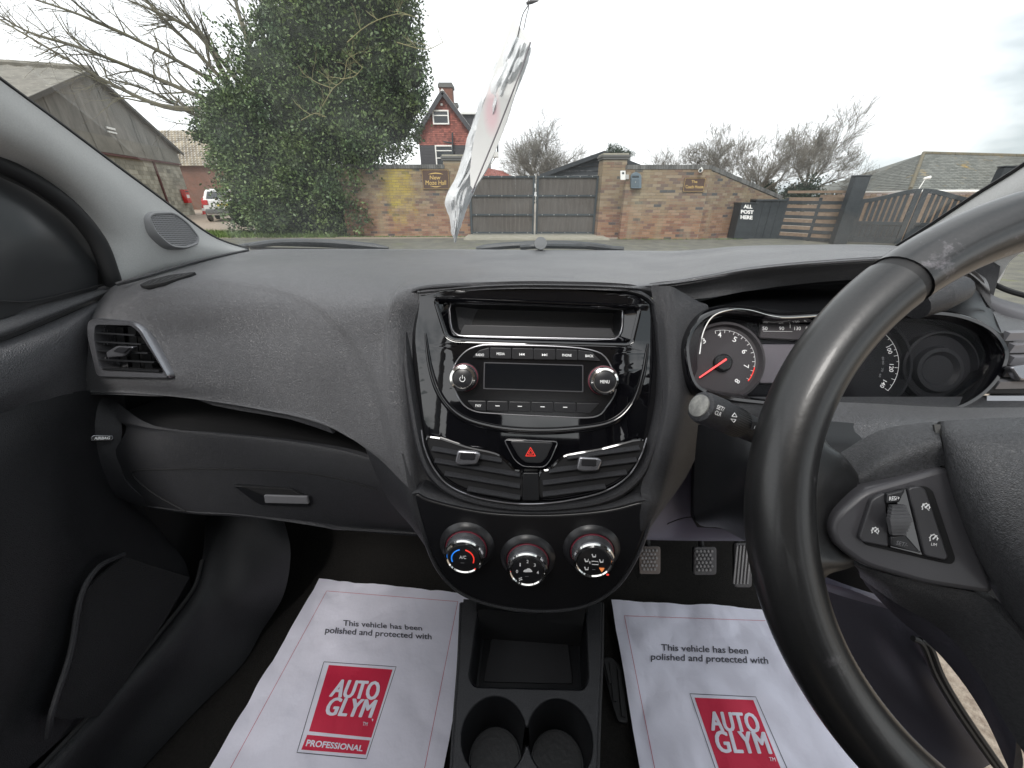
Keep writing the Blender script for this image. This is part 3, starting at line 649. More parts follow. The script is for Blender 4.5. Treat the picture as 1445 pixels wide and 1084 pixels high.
obj('roof', ([apx + Vector((0, -.35, .2)), el + Vector((-.35, -.35, .0)), el + Vector((-.35, 9, .0)), apx + Vector((0, 9, .2)), apx + Vector((0, -.35, .0)), el + Vector((-.3, -.35, -.2)), el + Vector((-.3, 9, -.2)), apx + Vector((0, 9, 0))], BOXF), slate, t, smooth=False)
for e_ in (er + Vector((.3, 0, -.05)), el + Vector((-.3, 0, -.05))):
    obj('bargeboard', obox(apx + Vector((0, -.42, .08)), e_ + Vector((0, -.42, 0)), .06, .28), dark_t, t, smooth=False); obj('fascia_trim', obox(apx + Vector((0, -.4, .26)), e_ + Vector((0, -.4, .18)), .06, .07), white_p, t, smooth=False)
def chimney(px0, px1, pyt, pyb, y, par):
    a = W_(px0, pyt, y); b = W_(px1, pyb, y); c = obj('chimney', box(a.x, b.x, y, y + (b.x - a.x), b.z - .5, a.z - .3), mat('chimney_brick', (.22, .09, .06), .9, island=0, var=(4, (.1, .06, .05), .6)), par, smooth=False)
    obj('corbel', box(a.x - .08, b.x + .08, y - .08, y + (b.x - a.x) + .08, a.z - .298, a.z - .1), coping_m, c, smooth=False); obj('corbel', box(a.x - .02, b.x + .02, y - .02, y + (b.x - a.x) + .02, a.z - .098, a.z), coping_m, c, smooth=False)
chimney(619, 639, 116.5, 150, HY + 2.2, rh); chimney(641, 646, 145, 160, HY + 5, rh)
obj('drainpipe', tube([W_(638.5, 187, HY - .25), W_(638.5, 232, HY - .25)], .06, 6), iron, t); obj('drainpipe', tube([W_(626, 200, HY - .25), W_(638, 202, HY - .25)], .05, 6), iron, t)
dm = obj('dormer', box(W_(655, 170, HY + 2).x, W_(678, 170, HY + 2).x, HY + 2, HY + 4, W_(660, 182, HY + 2).z, W_(660, 162, HY + 2).z), dark_t, t, smooth=False)
obj('dormer_roof', box(W_(651, 170, HY + 2).x, W_(682, 170, HY + 2).x, HY + 1.8, HY + 4.2, W_(660, 161.9, HY + 2).z, W_(660, 159, HY + 2).z), white_p, dm, smooth=False)
# rear wing and balcony to the right
w2 = obj('wing', box(W_(664, 200, HY + 3).x, W_(688, 200, HY + 3).x, HY + 3, HY + 8, -1, W_(664, 182, HY + 3).z), dark_t, t, smooth=False)
t = thing('balcony', 'small white balcony jutting from the back of the red house', 'balcony', W_(697, 216, HY + 3))
bx0 = W_(686, 210, HY + 3).x; bx1 = W_(703, 210, HY + 3).x; bz0 = W_(695, 214, HY + 3).z; bz1 = W_(695, 202, HY + 3).z
obj('deck', box(bx0, bx1, HY + 3.2, HY + 4.2, bz0 - .35, bz0), white_p, t, smooth=False); obj('handrail', box(bx0, bx1, HY + 3.2, HY + 3.26, bz1, bz1 + .06), iron, t, smooth=False)
for k in range(6): x = bx0 + (bx1 - bx0 - .04) * k / 5; obj('baluster', box(x, x + .04, HY + 3.2, HY + 3.24, bz0, bz1), iron, t, smooth=False)
for k in range(2): obj('brace', tube([(bx0, HY + 3.6, bz0 - 1.3), (bx1 - .2 - .3 * k, HY + 3.4 + .4 * k, bz0 - .3)], .05, 6), white_p, t)
obj('gallery_post', box(bx1 - .14, bx1, HY + 3.9, HY + 4.05, bz0, bz0 + 1.9), dark_t, t, smooth=False)
# low tiled outhouse roof behind left gate
t = thing('outhouse', 'low outhouse with a small red tiled roof behind the left gate leaf', 'outhouse', WY(690, 290, 24)); a = WY(658, 229, 24); b = WY(722, 249, 24); c = WY(655, 249, 24)
tiled(t, Vector((c.x, 23.5, c.z)), Vector((b.x, 23.5, b.z)), Vector((a.x, 25.5, a.z)), Vector((b.x - .6, 25.5, b.z + .35)), 8, tile_red, 'roof_tile', 22)
obj('wall', ([(c.x, 23.6, 0), (b.x, 23.6, 0), (b.x, 23.6, b.z), (c.x, 23.6, c.z)], [(0, 1, 2, 3)]), mortar, t, smooth=False)
# ------------------------------------------------------------------ barn on the left
F_ = Vector((-22.3, 29.6, 0)); gd = Vector((2.2, -7.6, 0)).normalized(); gn = Vector((gd.y, -gd.x, 0)) * -1     # gable runs towards the camera, faces right
if gn.x < 0: gn = -gn
gw = 13.8; pk = F_ + gd * (gw / 2) + UP * 6.55; ez = 3.85; bz = 3.05
t = thing('barn', 'grey corrugated barn with a concrete block base on the left', 'barn', F_)
blk = mat('concrete_block', (.40, .38, .31), .95, island=.3, var=(1.2, (.2, .19, .15), .5), bump=(40, .4, 'noise', .005)); corr = mat('weathered_sheet', (.32, .305, .28), .9, var=(2.5, (.19, .185, .17), .7, (1, 1, .25)), dirt=(14, (.3, .3, .28), .62))
mb = MB(); Lb = .45; Hb = .225; r = 0; z = 0
while z + Hb <= bz + .01:
    x = -.225 if r % 2 else 0
    while x < gw:
        a_ = max(x, 0); b_ = min(x + Lb - .015, gw); x += Lb
        if b_ - a_ < .05: continue
        o = rnd.uniform(0, .006); vs = []
        for zz in (z, z + Hb - .015):
            for (s, f_) in ((a_, o), (b_, o), (b_, -.2), (a_, -.2)): vs.append(F_ + gd * s + gn * f_ + UP * zz)
        mb.add((vs, [(0, 3, 2, 1), (4, 5, 6, 7), (0, 1, 5, 4), (1, 2, 6, 5), (2, 3, 7, 6), (3, 0, 4, 7)]))
    z += Hb; r += 1
obj('concrete_block', mb.geo(), blk, t, smooth=False, kind='stuff')
obj('joint_bed', ([F_ + gn * -.01, F_ + gd * gw + gn * -.01, F_ + gd * gw + gn * -.01 + UP * bz, F_ + gn * -.01 + UP * bz, F_ + gn * -.15, F_ + gd * gw + gn * -.15, F_ + gd * gw + gn * -.15 + UP * bz, F_ + gn * -.15 + UP * bz], BOXF), mortar, t, smooth=False)
def gtop(s): return ez + (6.55 - ez) * (1 - abs(s / gw * 2 - 1))
# upright corrugated sheets, each 1.05 m wide, lapped
ns = 13
for k in range(ns):
    s0 = gw * k / ns; s1 = gw * (k + 1) / ns + .03; vs = []; n = 28
    for i in range(n + 1):
        s = min(s0 + (s1 - s0) * i / n, gw); o = .05 + .022 * math.cos(i * math.pi / 2) + (k % 2) * .008; vs.append(F_ + gd * s + gn * o + UP * (bz + .75)); vs.append(F_ + gd * s + gn * o + UP * (gtop(s) - .02))
    obj('wall_sheet', (vs, [(2 * i, 2 * i + 2, 2 * i + 3, 2 * i + 1) for i in range(n)]), corr, t)
    vs = []
    for i in range(n + 1):
        s = min(s0 + (s1 - s0) * i / n, gw); o = .11 + .022 * math.cos(i * math.pi / 2) + (k % 2) * .008; vs.append(F_ + gd * s + gn * o + UP * (bz + .06)); vs.append(F_ + gd * s + gn * (o - .03) + UP * (bz + .82))
    obj('skirt_sheet', (vs, [(2 * i, 2 * i + 2, 2 * i + 3, 2 * i + 1) for i in range(n)]), mat('skirt_sheet', (.3, .285, .25), .9, var=(2, (.2, .19, .165), .6)), t)
rust = mat('rust_red', (.10, .04, .035), .8)
obj('beam', obox(F_ + gn * .1 + UP * bz, F_ + gd * gw + gn * .1 + UP * bz, .10, .09), rust, t, smooth=False)
obj('stanchion', obox(F_ + gd * 3.4 + gn * .03, F_ + gd * 3.4 + gn * .03 + UP * bz, .1, .14, gd), rust, t, smooth=False)
rdir = -gn; Lr = 30; roofm = mat('roof_sheet', (.22, .21, .18), .92, var=(2.2, (.12, .115, .10), .7), dirt=(7, (.33, .32, .27), .58))
for s in (-1, 1):
    e_ = F_ + gd * (gw / 2 + s * (gw / 2 + .35)) + UP * (ez - .13)
    e_ += gn * .3; k0 = pk + gn * .3 + UP * .02; vs = []; n = 120
    for i in range(n + 1):
        o = UP * (.03 * math.cos(i * math.pi / 1.5)); vs += [k0 + rdir * (Lr * i / n) + o, e_ + rdir * (Lr * i / n) + o]
    ro = obj('roof', (vs, [(2 * i, 2 * i + 2, 2 * i + 3, 2 * i + 1) for i in range(n)]), roofm, t)
    obj('verge', obox(k0 + gn * .02 - UP * .05, e_ + gn * .02 - UP * .05, .05, .16), mat('verge', (.1, .095, .085), .9), t, smooth=False)
    obj('wall', ([F_ + gd * (gw if s > 0 else 0) + rdir * .1, F_ + gd * (gw if s > 0 else 0) + rdir * Lr, F_ + gd * (gw if s > 0 else 0) + rdir * Lr + UP * ez, F_ + gd * (gw if s > 0 else 0) + rdir * .1 + UP * ez], [(0, 1, 2, 3)]), blk, t, smooth=False)
obj('ridge_cap', tube([pk + gn * .35 + UP * .07, pk + rdir * Lr + UP * .07], .14, 7), roofm, t)
vp = F_ + gd * 6.7 + gn * .12 + UP * 4.25
obj('vent', obox(vp - gd * .35, vp + gd * .35, .05, .09), white_p, t, smooth=False); obj('vent', obox(vp - gd * .35 - UP * .17, vp + gd * .35 - UP * .17, .05, .07), white_p, t, smooth=False)
red_p = mat('red_enamel', (.5, .02, .02), .35)
pp = F_ + gd * .9 + gn * .02; t = thing('letter_box', 'red wall box at the right corner of the barn', 'letter box', pp)
gp_ = Plane(pp, gd * -1, gn)
obj('case', plate(gp_, [roundpoly([(-.3, .75), (.3, .75), (.3, 1.55), (-.3, 1.55)], .05)], 0, .25, .02), red_p, t); obj('notice', plate(gp_, [[(-.2, 1.05), (.2, 1.05), (.2, 1.25), (-.2, 1.25)]], .252, .258), white_p, t, smooth=False); obj('slot', plate(gp_, [[(-.25, 1.4), (.25, 1.4), (.25, 1.46), (-.25, 1.46)]], .252, .26), iron, t, smooth=False)
pp = F_ + gd * -.2 + gn * .5; t = thing('traffic_cone', 'small red and white cone standing at the barn corner', 'cone', pp)
obj('cone', lathe([(.2, 0), (.2, .03), (.13, .035), (.03, .6), (0, .62)], 14), red_p, t, Matrix.Translation(pp)); obj('band', lathe([(.098, .22), (.067, .4), (.064, .4), (.094, .22)], 14), white_p, t, Matrix.Translation(pp))
# old brick barn beyond
t = thing('brick_barn', 'old red brick outbuilding with a mottled roof behind the parked cars', 'barn', WY(300, 290, 40)); zt = WY(300, 233, 40).z; x0 = WY(215, 260, 40).x; x1 = WY(420, 260, 40).x; zr = WY(240, 184, 44).z
obj('wall', box(x0, x1, 40, 48, -.5, zt), mat('old_brick', (.2, .095, .065), .9, var=(1.5, (.13, .08, .06), .6), bump=(12, .5, 'noise', .02)), t, smooth=False)
tiled(t, Vector((x0 - 2, 39.6, zt - .1)), Vector((x1, 39.6, zt - .1)), Vector((x0 - 2, 44, zr)), Vector((x1, 44, zr)), 16, mat('old_tile', (.17, .14, .1), .9, island=.3, var=(.5, (.28, .24, .17), .7)), 'roof_tile', 50)
# ------------------------------------------------------------------ parked cars
def simple_car(p, heading, paint, label, rear=True):
    """hatchback seen from behind; p = ground point below the middle of the rear bumper; local +y forward"""
    t = thing('parked_car', label, 'car', p); M0 = Matrix.Translation(p) @ Matrix.Rotation(heading, 4, 'Z'); w = .87
    secs = [(0, .45, .95, .80), (.06, .34, 1.0, .84), (.35, .3, 1.03, .87), (1.2, .3, .98, .88), (3.0, .3, .93, .88), (3.9, .32, .82, .84), (4.2, .42, .66, .72)]
    rings = []
    for (y, z0, z1, hw) in secs:
        rings.append([M0 @ Vector(q) for q in ((-hw * .94, y, z0), (-hw, y, (z0 + z1) / 2), (-hw * .93, y, z1), (-hw * .5, y, z1 + .03), (0, y, z1 + .04), (hw * .5, y, z1 + .03), (hw * .93, y, z1), (hw, y, (z0 + z1) / 2), (hw * .94, y, z0), (0, y, z0 - .02))])
    obj('body', loft(rings, True, True, True), paint, t, ang=50)
    cab = []
    for (y, z1, hw) in ((.12, .98, .8), (.42, 1.42, .66), (.7, 1.5, .62), (1.9, 1.52, .62), (2.3, 1.46, .64), (3.05, .95, .78)): cab.append([M0 @ Vector(q) for q in ((-.8, y, .93), (-hw, y, z1 - .04), (-hw * .8, y, z1), (hw * .8, y, z1), (hw, y, z1 - .04), (.8, y, .93))])
    obj('cabin', loft(cab, True, True, True), paint, t)
    sp = [M0 @ Vector(q) for q in ((-.64, .17, 1.05), (.64, .17, 1.05), (.54, .385, 1.36), (-.54, .385, 1.36))]; n_ = (sp[1] - sp[0]).cross(sp[2] - sp[0]).normalized() * .03
    if n_.dot(M0.to_3x3() @ Vector((0, -1, 0))) < 0: n_ = -n_
    obj('rear_window', ([q + n_ for q in sp] + [q - n_ for q in sp], BOXF), glass_w, t, smooth=False)
    for s in (-1, 1):
        sw = [M0 @ Vector((s * (q[2] + .02), q[0], q[1])) for q in ((.6, 1.0, .80), (2.7, 1.0, .80), (2.1, 1.4, .67), (.75, 1.4, .67))]
        obj('side_window', (sw + [v - (M0.to_3x3() @ Vector((s * .03, 0, 0))) for v in sw], BOXF), glass_w, t, smooth=False)
        tl = obj('tail_light', bbox(s * .72 - .13, s * .72 + .13, -.03, .12, .78, 1.0, .02), red_p, t, M0)
        for y in (.75, 3.3):
            wh = obj('wheel', lathe([(.0, -.1), (.2, -.1), (.3, -.1), (.33, -.06), (.33, .06), (.3, .1), (.2, .1), (0, .1)], 20), mat('tyre', (.02, .02, .02), .8), t, M0 @ Matrix.Translation((s * .79, y, .33)) @ Matrix.Rotation(R(90), 4, 'Y'))
            obj('rim', lathe([(0, -.115), (.19, -.105), (.19, .105), (0, .115)], 10), steel, wh, M0 @ Matrix.Translation((s * .79, y, .33)) @ Matrix.Rotation(R(90), 4, 'Y'))
    obj('number_plate', bbox(-.26, .26, -.03, .0, .72, .83, .004), mat('yellow_plate', (.6, .45, .03), .5), t, M0)
    obj('bumper', bbox(-.8, .8, -.06, .1, .38, .6, .04), mat('bumper_grey', (.12, .12, .12), .6), t, M0)
    return t
simple_car(G(322, 313), R(28), mat('white_paint', (.7, .7, .68), .25, coat=.5), 'white hatchback parked beside the evergreen, seen from behind')
simple_car(G(286, 300) + Vector((.9, .5, 0)), R(24), mat('maroon_paint', (.22, .015, .025), .25, coat=.5), 'dark red car parked beyond the white one')
# ------------------------------------------------------------------ trees
bark = mat('bark', (.085, .075, .055), .9, var=(4, (.16, .15, .07), .6)); twig = mat('bark_pale', (.215, .208, .18), .9, var=(3, (.085, .07, .055), .6)); mossy = mat('mossy_bark', (.075, .068, .058), .9, var=(5, (.12, .112, .06), .7))
def branch_tree(mb, p, d, ln, rad, lvl, rg, spread=.55, lift=.1, minr=.006, kids=(3, 5), wob=.12, nseg=5):
    pts = [p]; q = p.copy(); dd = d.normalized(); rs = [rad]
    for k in range(nseg):
        dd = (dd + Vector((rg.gauss(0, wob), rg.gauss(0, wob), rg.gauss(0, wob) + lift * .2))).normalized(); q = q + dd * (ln / nseg); pts.append(q.copy()); rs.append(max(rad * (1 - .6 * (k + 1) / nseg), minr * .7))
    mb.add(tube(pts, rs, 6 if rad > .05 else (4 if rad > .015 else 3), False))
    if lvl == 0: return
    n = rg.randint(*kids)
    for k in range(n):
        i = rg.randint(max(1, nseg // 3), nseg); b = pts[i]; a = (pts[i] - pts[i - 1]).normalized(); s = a.orthogonal().normalized(); s.rotate(Matrix.Rotation(rg.uniform(0, 6.28), 3, a))
        nd = (a + s * rg.uniform(spread * .6, spread * 1.4) + UP * lift).normalized(); branch_tree(mb, b, nd, ln * rg.uniform(.55, .8), max(rs[i] * .62, minr), lvl - 1, rg, spread, lift, minr, kids, wob, nseg)
def bare_tree(base, h, label, seed, rad=.18, lean=(0, 0), spread=.6, lvl=5, m=None, kids=(3, 4), minr=.012, nm='bare_tree', stems=3, group=None, out=.95):
    rg = random.Random(seed); t = thing(nm, label, 'tree', base, group)
    tr = MB(); top = Vector(base) + Vector((lean[0] * .15, lean[1] * .15, h * .22)); tr.add(tube([Vector(base), Vector(base).lerp(top, .5) + Vector((.03, 0, 0)), top], [rad * 1.3, rad, rad * .85], 9, False))
    obj('trunk', tr.geo(), m or bark, t)
    mb = MB()
    for k in range(stems):
        an = 6.28 * k / stems + rg.uniform(-.4, .4); branch_tree(mb, top, Vector((math.cos(an) * out * (.35 + .65 * (k % 2)) + lean[0] / h, math.sin(an) * out * (.35 + .65 * (k % 2)) + lean[1] / h, 1)), h * .36, rad * .6, lvl, rg, spread, .12, minr, kids)
    obj('crown', mb.geo(), m or bark, t); return t
b0 = WY(762, 275, 30); b0.z = 0
bare_tree(b0, 5.9, 'round bare tree standing behind the middle of the wooden gates', 5, .2, (.2, 0), .7, 4, twig, (4, 6), .007, stems=8)
b0 = WY(930, 262, 33); b0.z = 0
bare_tree(b0, 4.4, 'small bare tree rising over the coach house wall', 8, .12, (-.3, 0), .6, 4, twig, (4, 5), .006, stems=4)
for (px, y, h, ln_, sd, lab) in ((1005, 32, 5.4, -1.6, 11, 'left one of the row of bare trees behind the raking wall'), (1065, 31, 5.7, .9, 12, 'middle one of the row of bare trees behind the raking wall'), (1125, 32, 6.1, 2.4, 14, 'wind swept right one of the row of bare trees near the slatted fence')):
    b0 = WY(px, 280, y); b0.z = 0; bare_tree(b0, h, lab, sd, .13, (ln_, 0), .62, 5, twig, (4, 4), .007, stems=6)
# big bare tree spreading over the left half of the sky: limbs laid along the ones in view
t = thing('bare_tree', 'large mossy bare tree spreading over the barn behind the evergreen', 'tree', WY(395, 330, 17)); rg = random.Random(3); mb = MB()
b0 = WY(405, 330, 17); b0.z = 0; fk = WY(395, 200, 17)
obj('trunk', tube([b0, b0.lerp(fk, .5), fk], [.34, .27, .2], 10, False), mossy, t)
limbs = [([(395, 200), (330, 130), (265, 60), (215, 10), (180, -40)], 17), ([(390, 190), (310, 150), (220, 110), (120, 70), (40, 45), (-20, 10)], 16.5), ([(385, 180), (300, 115), (200, 60), (110, 20), (20, -10)], 17.5),
         ([(392, 190), (320, 95), (270, 30), (235, -40)], 17), ([(398, 190), (372, 90), (372, 20), (365, -60)], 17), ([(400, 180), (350, 60), (330, -10), (320, -60)], 16.5), ([(300, 155), (230, 150), (160, 120), (80, 75), (0, 28)], 16),
         ([(392, 200), (330, 170), (280, 165), (215, 130), (150, 110)], 16.6), ([(400, 190), (410, 70), (400, 0), (390, -60)], 17.3), ([(330, 130), (290, 60), (250, 30), (180, 0)], 17.2), ([(350, 60), (390, 20), (420, 0), (450, -30)], 17.2)]
for pts, y in limbs:
    P = cr([WY(a, b, y + rg.uniform(-.6, .6)) for a, b in pts], 4); n = len(P); rs = [.088 * (1 - .86 * k / n) + .005 for k in range(n)]; mb.add(tube(P, rs, 6, False))
    for k in range(2, n):
        for _ in range(2 if k > 5 else 1):
            if rg.random() < .95:
                a = (P[k] - P[k - 1]).normalized(); s = a.orthogonal().normalized(); s.rotate(Matrix.Rotation(rg.uniform(0, 6.28), 3, a)); branch_tree(mb, P[k], (a * .8 + s * rg.uniform(.3, .8) + UP * .1), rg.uniform(.7, 1.5), rs[k] * .5, 2, rg, .6, .05, .005, (2, 3), .14, 4)
obj('crown', mb.geo(), mossy, t)
# evergreens: leaf-sized faces clustered on twigs
def leaves(centers, n_cl, per, size, seed, leafm, shell=.75):
    rg = np.random.default_rng(seed); c = np.array([[q[0].x, q[0].y, q[0].z, q[1]] for q in centers]); wgt = c[:, 3] ** 2; idx = rg.choice(len(c), n_cl, p=wgt / wgt.sum())
    d = rg.normal(size=(n_cl, 3)); d /= np.linalg.norm(d, axis=1)[:, None]; r = c[idx, 3] * (shell + (1 - shell) * rg.random(n_cl)) * (1 + .12 * rg.normal(size=n_cl)); cc = c[idx, :3] + d * r[:, None]
    cc = np.repeat(cc, per, 0); dd = np.repeat(d, per, 0); n = len(cc); pos = cc + rg.normal(0, .085, (n, 3)); pos[:, 2] = np.maximum(pos[:, 2], .03)
    ax = dd * .7 + rg.normal(0, .6, (n, 3)) + np.array([0, 0, .15]); ax /= np.linalg.norm(ax, axis=1)[:, None]; s = np.cross(ax, rg.normal(size=(n, 3))); s /= np.linalg.norm(s, axis=1)[:, None]; nrm = np.cross(ax, s)
    L_ = size * (.7 + .6 * rg.random(n))[:, None]; w = L_ * .27
    v = np.zeros((n, 4, 3)); v[:, 0] = pos; v[:, 1] = pos + ax * L_ * .45 + s * w + nrm * L_ * .06; v[:, 2] = pos + ax * L_; v[:, 3] = pos + ax * L_ * .45 - s * w + nrm * L_ * .06
    me = bpy.data.meshes.new('leaves'); me.vertices.add(n * 4); me.vertices.foreach_set('co', v.reshape(-1)); me.loops.add(n * 4); me.loops.foreach_set('vertex_index', np.arange(n * 4)); me.polygons.add(n); me.polygons.foreach_set('loop_start', np.arange(n) * 4); me.polygons.foreach_set('loop_total', np.full(n, 4)); me.update(); me.validate()
    return me
leaf = mat('leaf', (.045, .082, .036), .48, spec=.4, island=.6, var=(1.1, (.12, .165, .055), .9))
t = thing('evergreen_tree', 'big dense dark evergreen tree left of the brick wall', 'tree', G(430, 334))
bl = [(460, 60, 1.65), (392, 112, 1.35), (505, 60, 1.5), (540, 110, 1.25), (440, 165, 1.9), (345, 195, 1.15), (500, 190, 1.5), (400, 260, 1.6), (465, 275, 1.45), (365, 275, 1.15), (555, 175, .85), (530, 15, 1.1), (475, -10, 1.3), (318, 150, .75), (570, 75, .6), (500, -60, 1.2), (585, 110, .38), (578, 150, .5), (345, 300, .75), (490, 300, .85), (300, 185, .5), (562, 35, .6), (505, 250, .8), (432, 40, 1.0), (430, 310, 1.1), (395, 318, .8), (475, 322, .55), (340, 235, .9)]
cen = []
for a, b, r in bl: cen.append((WY(a, b, 14.2 + rnd.uniform(-.3, .5)), r))
small = [(c + Vector((rnd.gauss(0, 1), rnd.gauss(0, 1), rnd.gauss(0, 1))).normalized() * r * .8, r * rnd.uniform(.25, .45)) for c, r in cen for _ in range(6) if c.z > 1]
small = [q for q in small if abs(q[0].z) < 9]
me = leaves(cen, 8000, 7, .1, 1, leaf, .8); obj('foliage', me, leaf, t, Matrix.Identity(4)); me = leaves(small, 10000, 7, .1, 2, leaf, .7); obj('foliage', me, leaf, t, Matrix.Identity(4))
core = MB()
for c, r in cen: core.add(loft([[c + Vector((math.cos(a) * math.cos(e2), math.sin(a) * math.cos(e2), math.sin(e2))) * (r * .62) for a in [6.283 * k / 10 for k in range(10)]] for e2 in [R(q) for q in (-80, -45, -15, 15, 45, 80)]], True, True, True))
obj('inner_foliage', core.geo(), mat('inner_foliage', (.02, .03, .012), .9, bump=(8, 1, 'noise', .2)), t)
tb = G(430, 332); tb.y += 1.2; obj('trunk', tube([tb, tb + Vector((.1, 0, 2)), WY(440, 60, 14.2)], [.3, .24, .1], 9), bark, t)
mb = MB(); rg = random.Random(5)
for pts in ([(455, 150), (470, 125), (485, 112), (490, 85), (505, 75)], [(470, 125), (450, 118), (440, 112)], [(480, 112), (500, 108), (512, 95)], [(425, 170), (445, 160), (460, 165)], [(490, 60), (520, 35), (560, 20), (590, 25)], [(560, 60), (600, 70), (625, 60)]):
    P = cr([WY(a, b, 12.5) for a, b in pts], 3); mb.add(tube(P, [.013 * (1 - .6 * k / len(P)) for k in range(len(P))], 5, False))
    for k in range(2, len(P), 2): branch_tree(mb, P[k], Vector((rg.uniform(-1, 1), 0, rg.uniform(0, 1))), .4, .009, 1, rg, .6, .1, .004)
obj('bare_branch', mb.geo(), mat('lichen_bark', (.2, .185, .09), .9), t)
# low brown shrub between the cars and the evergreen
t = thing('brown_shrub', 'thin brown twiggy shrub beside the white car', 'shrub', G(345, 322)); mb = MB(); rg = random.Random(9); b0 = G(345, 320)
for k in range(26): branch_tree(mb, b0 + Vector((rg.uniform(-.7, .9), rg.uniform(-.2, .5), 0)), Vector((rg.uniform(-.5, .3), rg.uniform(-.2, .2), 1)), rg.uniform(1.0, 2.0), .014, 2, rg, .5, .1, .004, (2, 3))
obj('stem', mb.geo(), twig, t, kind='stuff')
dl = mat('brown_leaf', (.2, .13, .06), .7, island=.4); obj('foliage', leaves([(b0 + Vector((-.2, .2, 1.5)), .7), (b0 + Vector((.2, .2, .8)), .7)], 240, 4, .07, 6, dl, .3), dl, t, Matrix.Identity(4), kind='stuff')
# conifers and far hedges behind the walls
def bush(px, py, y, r, label, m, n=500, nm='conifer', cat='tree'):
    c = WY(px, py, y); b = Vector((c.x, c.y, 0)); t = thing(nm, label, cat, b); cs = [(c + Vector((rnd.uniform(-r, r) * .7, rnd.uniform(-r, r) * .5, rnd.uniform(-r, r) * .5)), r * rnd.uniform(.4, .7)) for _ in range(7)]
    obj('foliage', leaves(cs, n, 6, r * .12, int(px), m, .3), m, t, Matrix.Identity(4)); obj('trunk', tube([b, c], [r * .12, r * .06], 6), bark, t)
con = mat('conifer_leaf', (.03, .05, .028), .6, island=.4)
bush(868, 219, 36, .8, 'dark conifer peeping over the right gate pier', con); bush(886, 221, 38, .55, 'smaller conifer beside the one over the gate pier', con); bush(1140, 272, 30, 1.3, 'dark ivy clad bush behind the slatted fence', con); bush(1085, 268, 33, .9, 'ivy bush at the foot of the bare trees', con)
hd = mat('far_hedge', (.1, .095, .07), .9, island=.4); cs = [(Vector((x, 75 + 4 * math.sin(x), 1.2)), 2.2) for x in range(-60, 90, 2)]
obj('far_hedge', leaves(cs, 9000, 3, .5, 44, hd, .4), hd, None, Matrix.Identity(4), kind='stuff'); tag(bpy.data.objects['far_hedge'], 'distant brown hedge line along the horizon behind everything', 'hedge')
# ================================================================== THE CAR'S CABIN
dashm = mat('dash_plastic', (.047, .048, .053), .4, spec=.85, sheen=.1, bump=(700, .55, 'voro', .0008), var=(7, (.062, .062, .068), .4), speck=.36)
softm = mat('matte_plastic', (.022, .0225, .026), .42, spec=.55, bump=(900, .5, 'voro', .0006), speck=.35)
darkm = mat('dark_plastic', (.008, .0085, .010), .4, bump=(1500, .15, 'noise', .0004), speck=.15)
dlowm = mat('door_lower_plastic', (.018, .0185, .021), .45, bump=(600, .4, 'voro', .0007), speck=.25)
doorm = mat('door_plastic', (.075, .076, .083), .45, spec=.6, bump=(420, .7, 'voro', .001), speck=.3)
pillm = mat('pillar_fabric', (.58, .58, .57), .7, speck=.06, bump=(1600, .25, 'noise', .0004), var=(5, (.47, .47, .46), .3))
gloss = mat('piano_black', (.003, .003, .004), .035, spec=.6, coat=.6)
chrome = mat('chrome', (.82, .8, .77), .09, metal=1)
satin = mat('satin_silver', (.36, .36, .38), .3, metal=.85)
gunm = mat('gunmetal_trim', (.28, .28, .3), .24, metal=.8, coat=.3)
black = mat('black_rubber', (.012, .012, .013), .6)
void = mat('deep_black', (.006, .006, .007), .8)  # near-black that puts shade into recesses, ducts and gaps
leather = mat('worn_leather', (.010, .010, .0105), .35, spec=.7, coat=.12, bump=(300, .10, 'noise', .0008), dirt=(30, (.10, .095, .10), .63), speck=.2)
leather2 = mat('grained_vinyl', (.05, .051, .055), .42, spec=.6, bump=(900, .35, 'voro', .0006), speck=.3)
wht = mat('print_white_glow', (.8, .8, .8), .5, emit=((1, 1, 1), .03)); redp = mat('print_red_glow', (.75, .04, .03), .5, emit=((1, .05, .03), .25)); bluep = mat('print_blue_glow', (.02, .2, .7), .5, emit=((.02, .25, 1), .25)); orangep = mat('print_orange_glow', (.8, .25, .08), .5, emit=((1, .3, .08), .2)); greyp = mat('print_grey', (.2, .2, .21), .5); pinkr = mat('red_ring', (.16, .02, .035), .3, coat=.4)  # white, red, blue and orange marks carry an added glow of their own
buttonm = mat('button_black', (.016, .016, .018), .3)
carpet = mat('carpet', (.013, .0125, .012), .98, bump=(700, 1, 'noise', .004), var=(260, (.026, .024, .022), .5), spec=.2)
# the seated planes
FP = Plane(D(750, 560, .45), CARX, -CARY * math.cos(R(20)) + UP * math.sin(R(20)))
_b = FP.P(745, 705); HP = Plane(_b, CARX, -CARY * math.cos(R(9)) + UP * math.sin(R(9)))
CP = Plane(D(1195, 505, .415), CARX, -CARY * math.cos(R(24)) + UP * math.sin(R(24)))
FLZ = .36
def off(pts, d, c=None):
    """push a closed outline outwards by d (plane units)"""
    n = len(pts); out = []; ar = sum(pts[i - 1][0] * pts[i][1] - pts[i][0] * pts[i - 1][1] for i in range(n)); s = 1 if ar > 0 else -1
    for i in range(n):
        a = Vector(pts[i - 1]); b = Vector(pts[(i + 1) % n]); t = (b - a).normalized(); out.append((pts[i][0] + t.y * d * s, pts[i][1] - t.x * d * s))
    return out
def ringloft(pl, out, steps, **k): return loft([[pl.w(*p, h) for p in off(out, d)] for d, h in steps], True, **k)
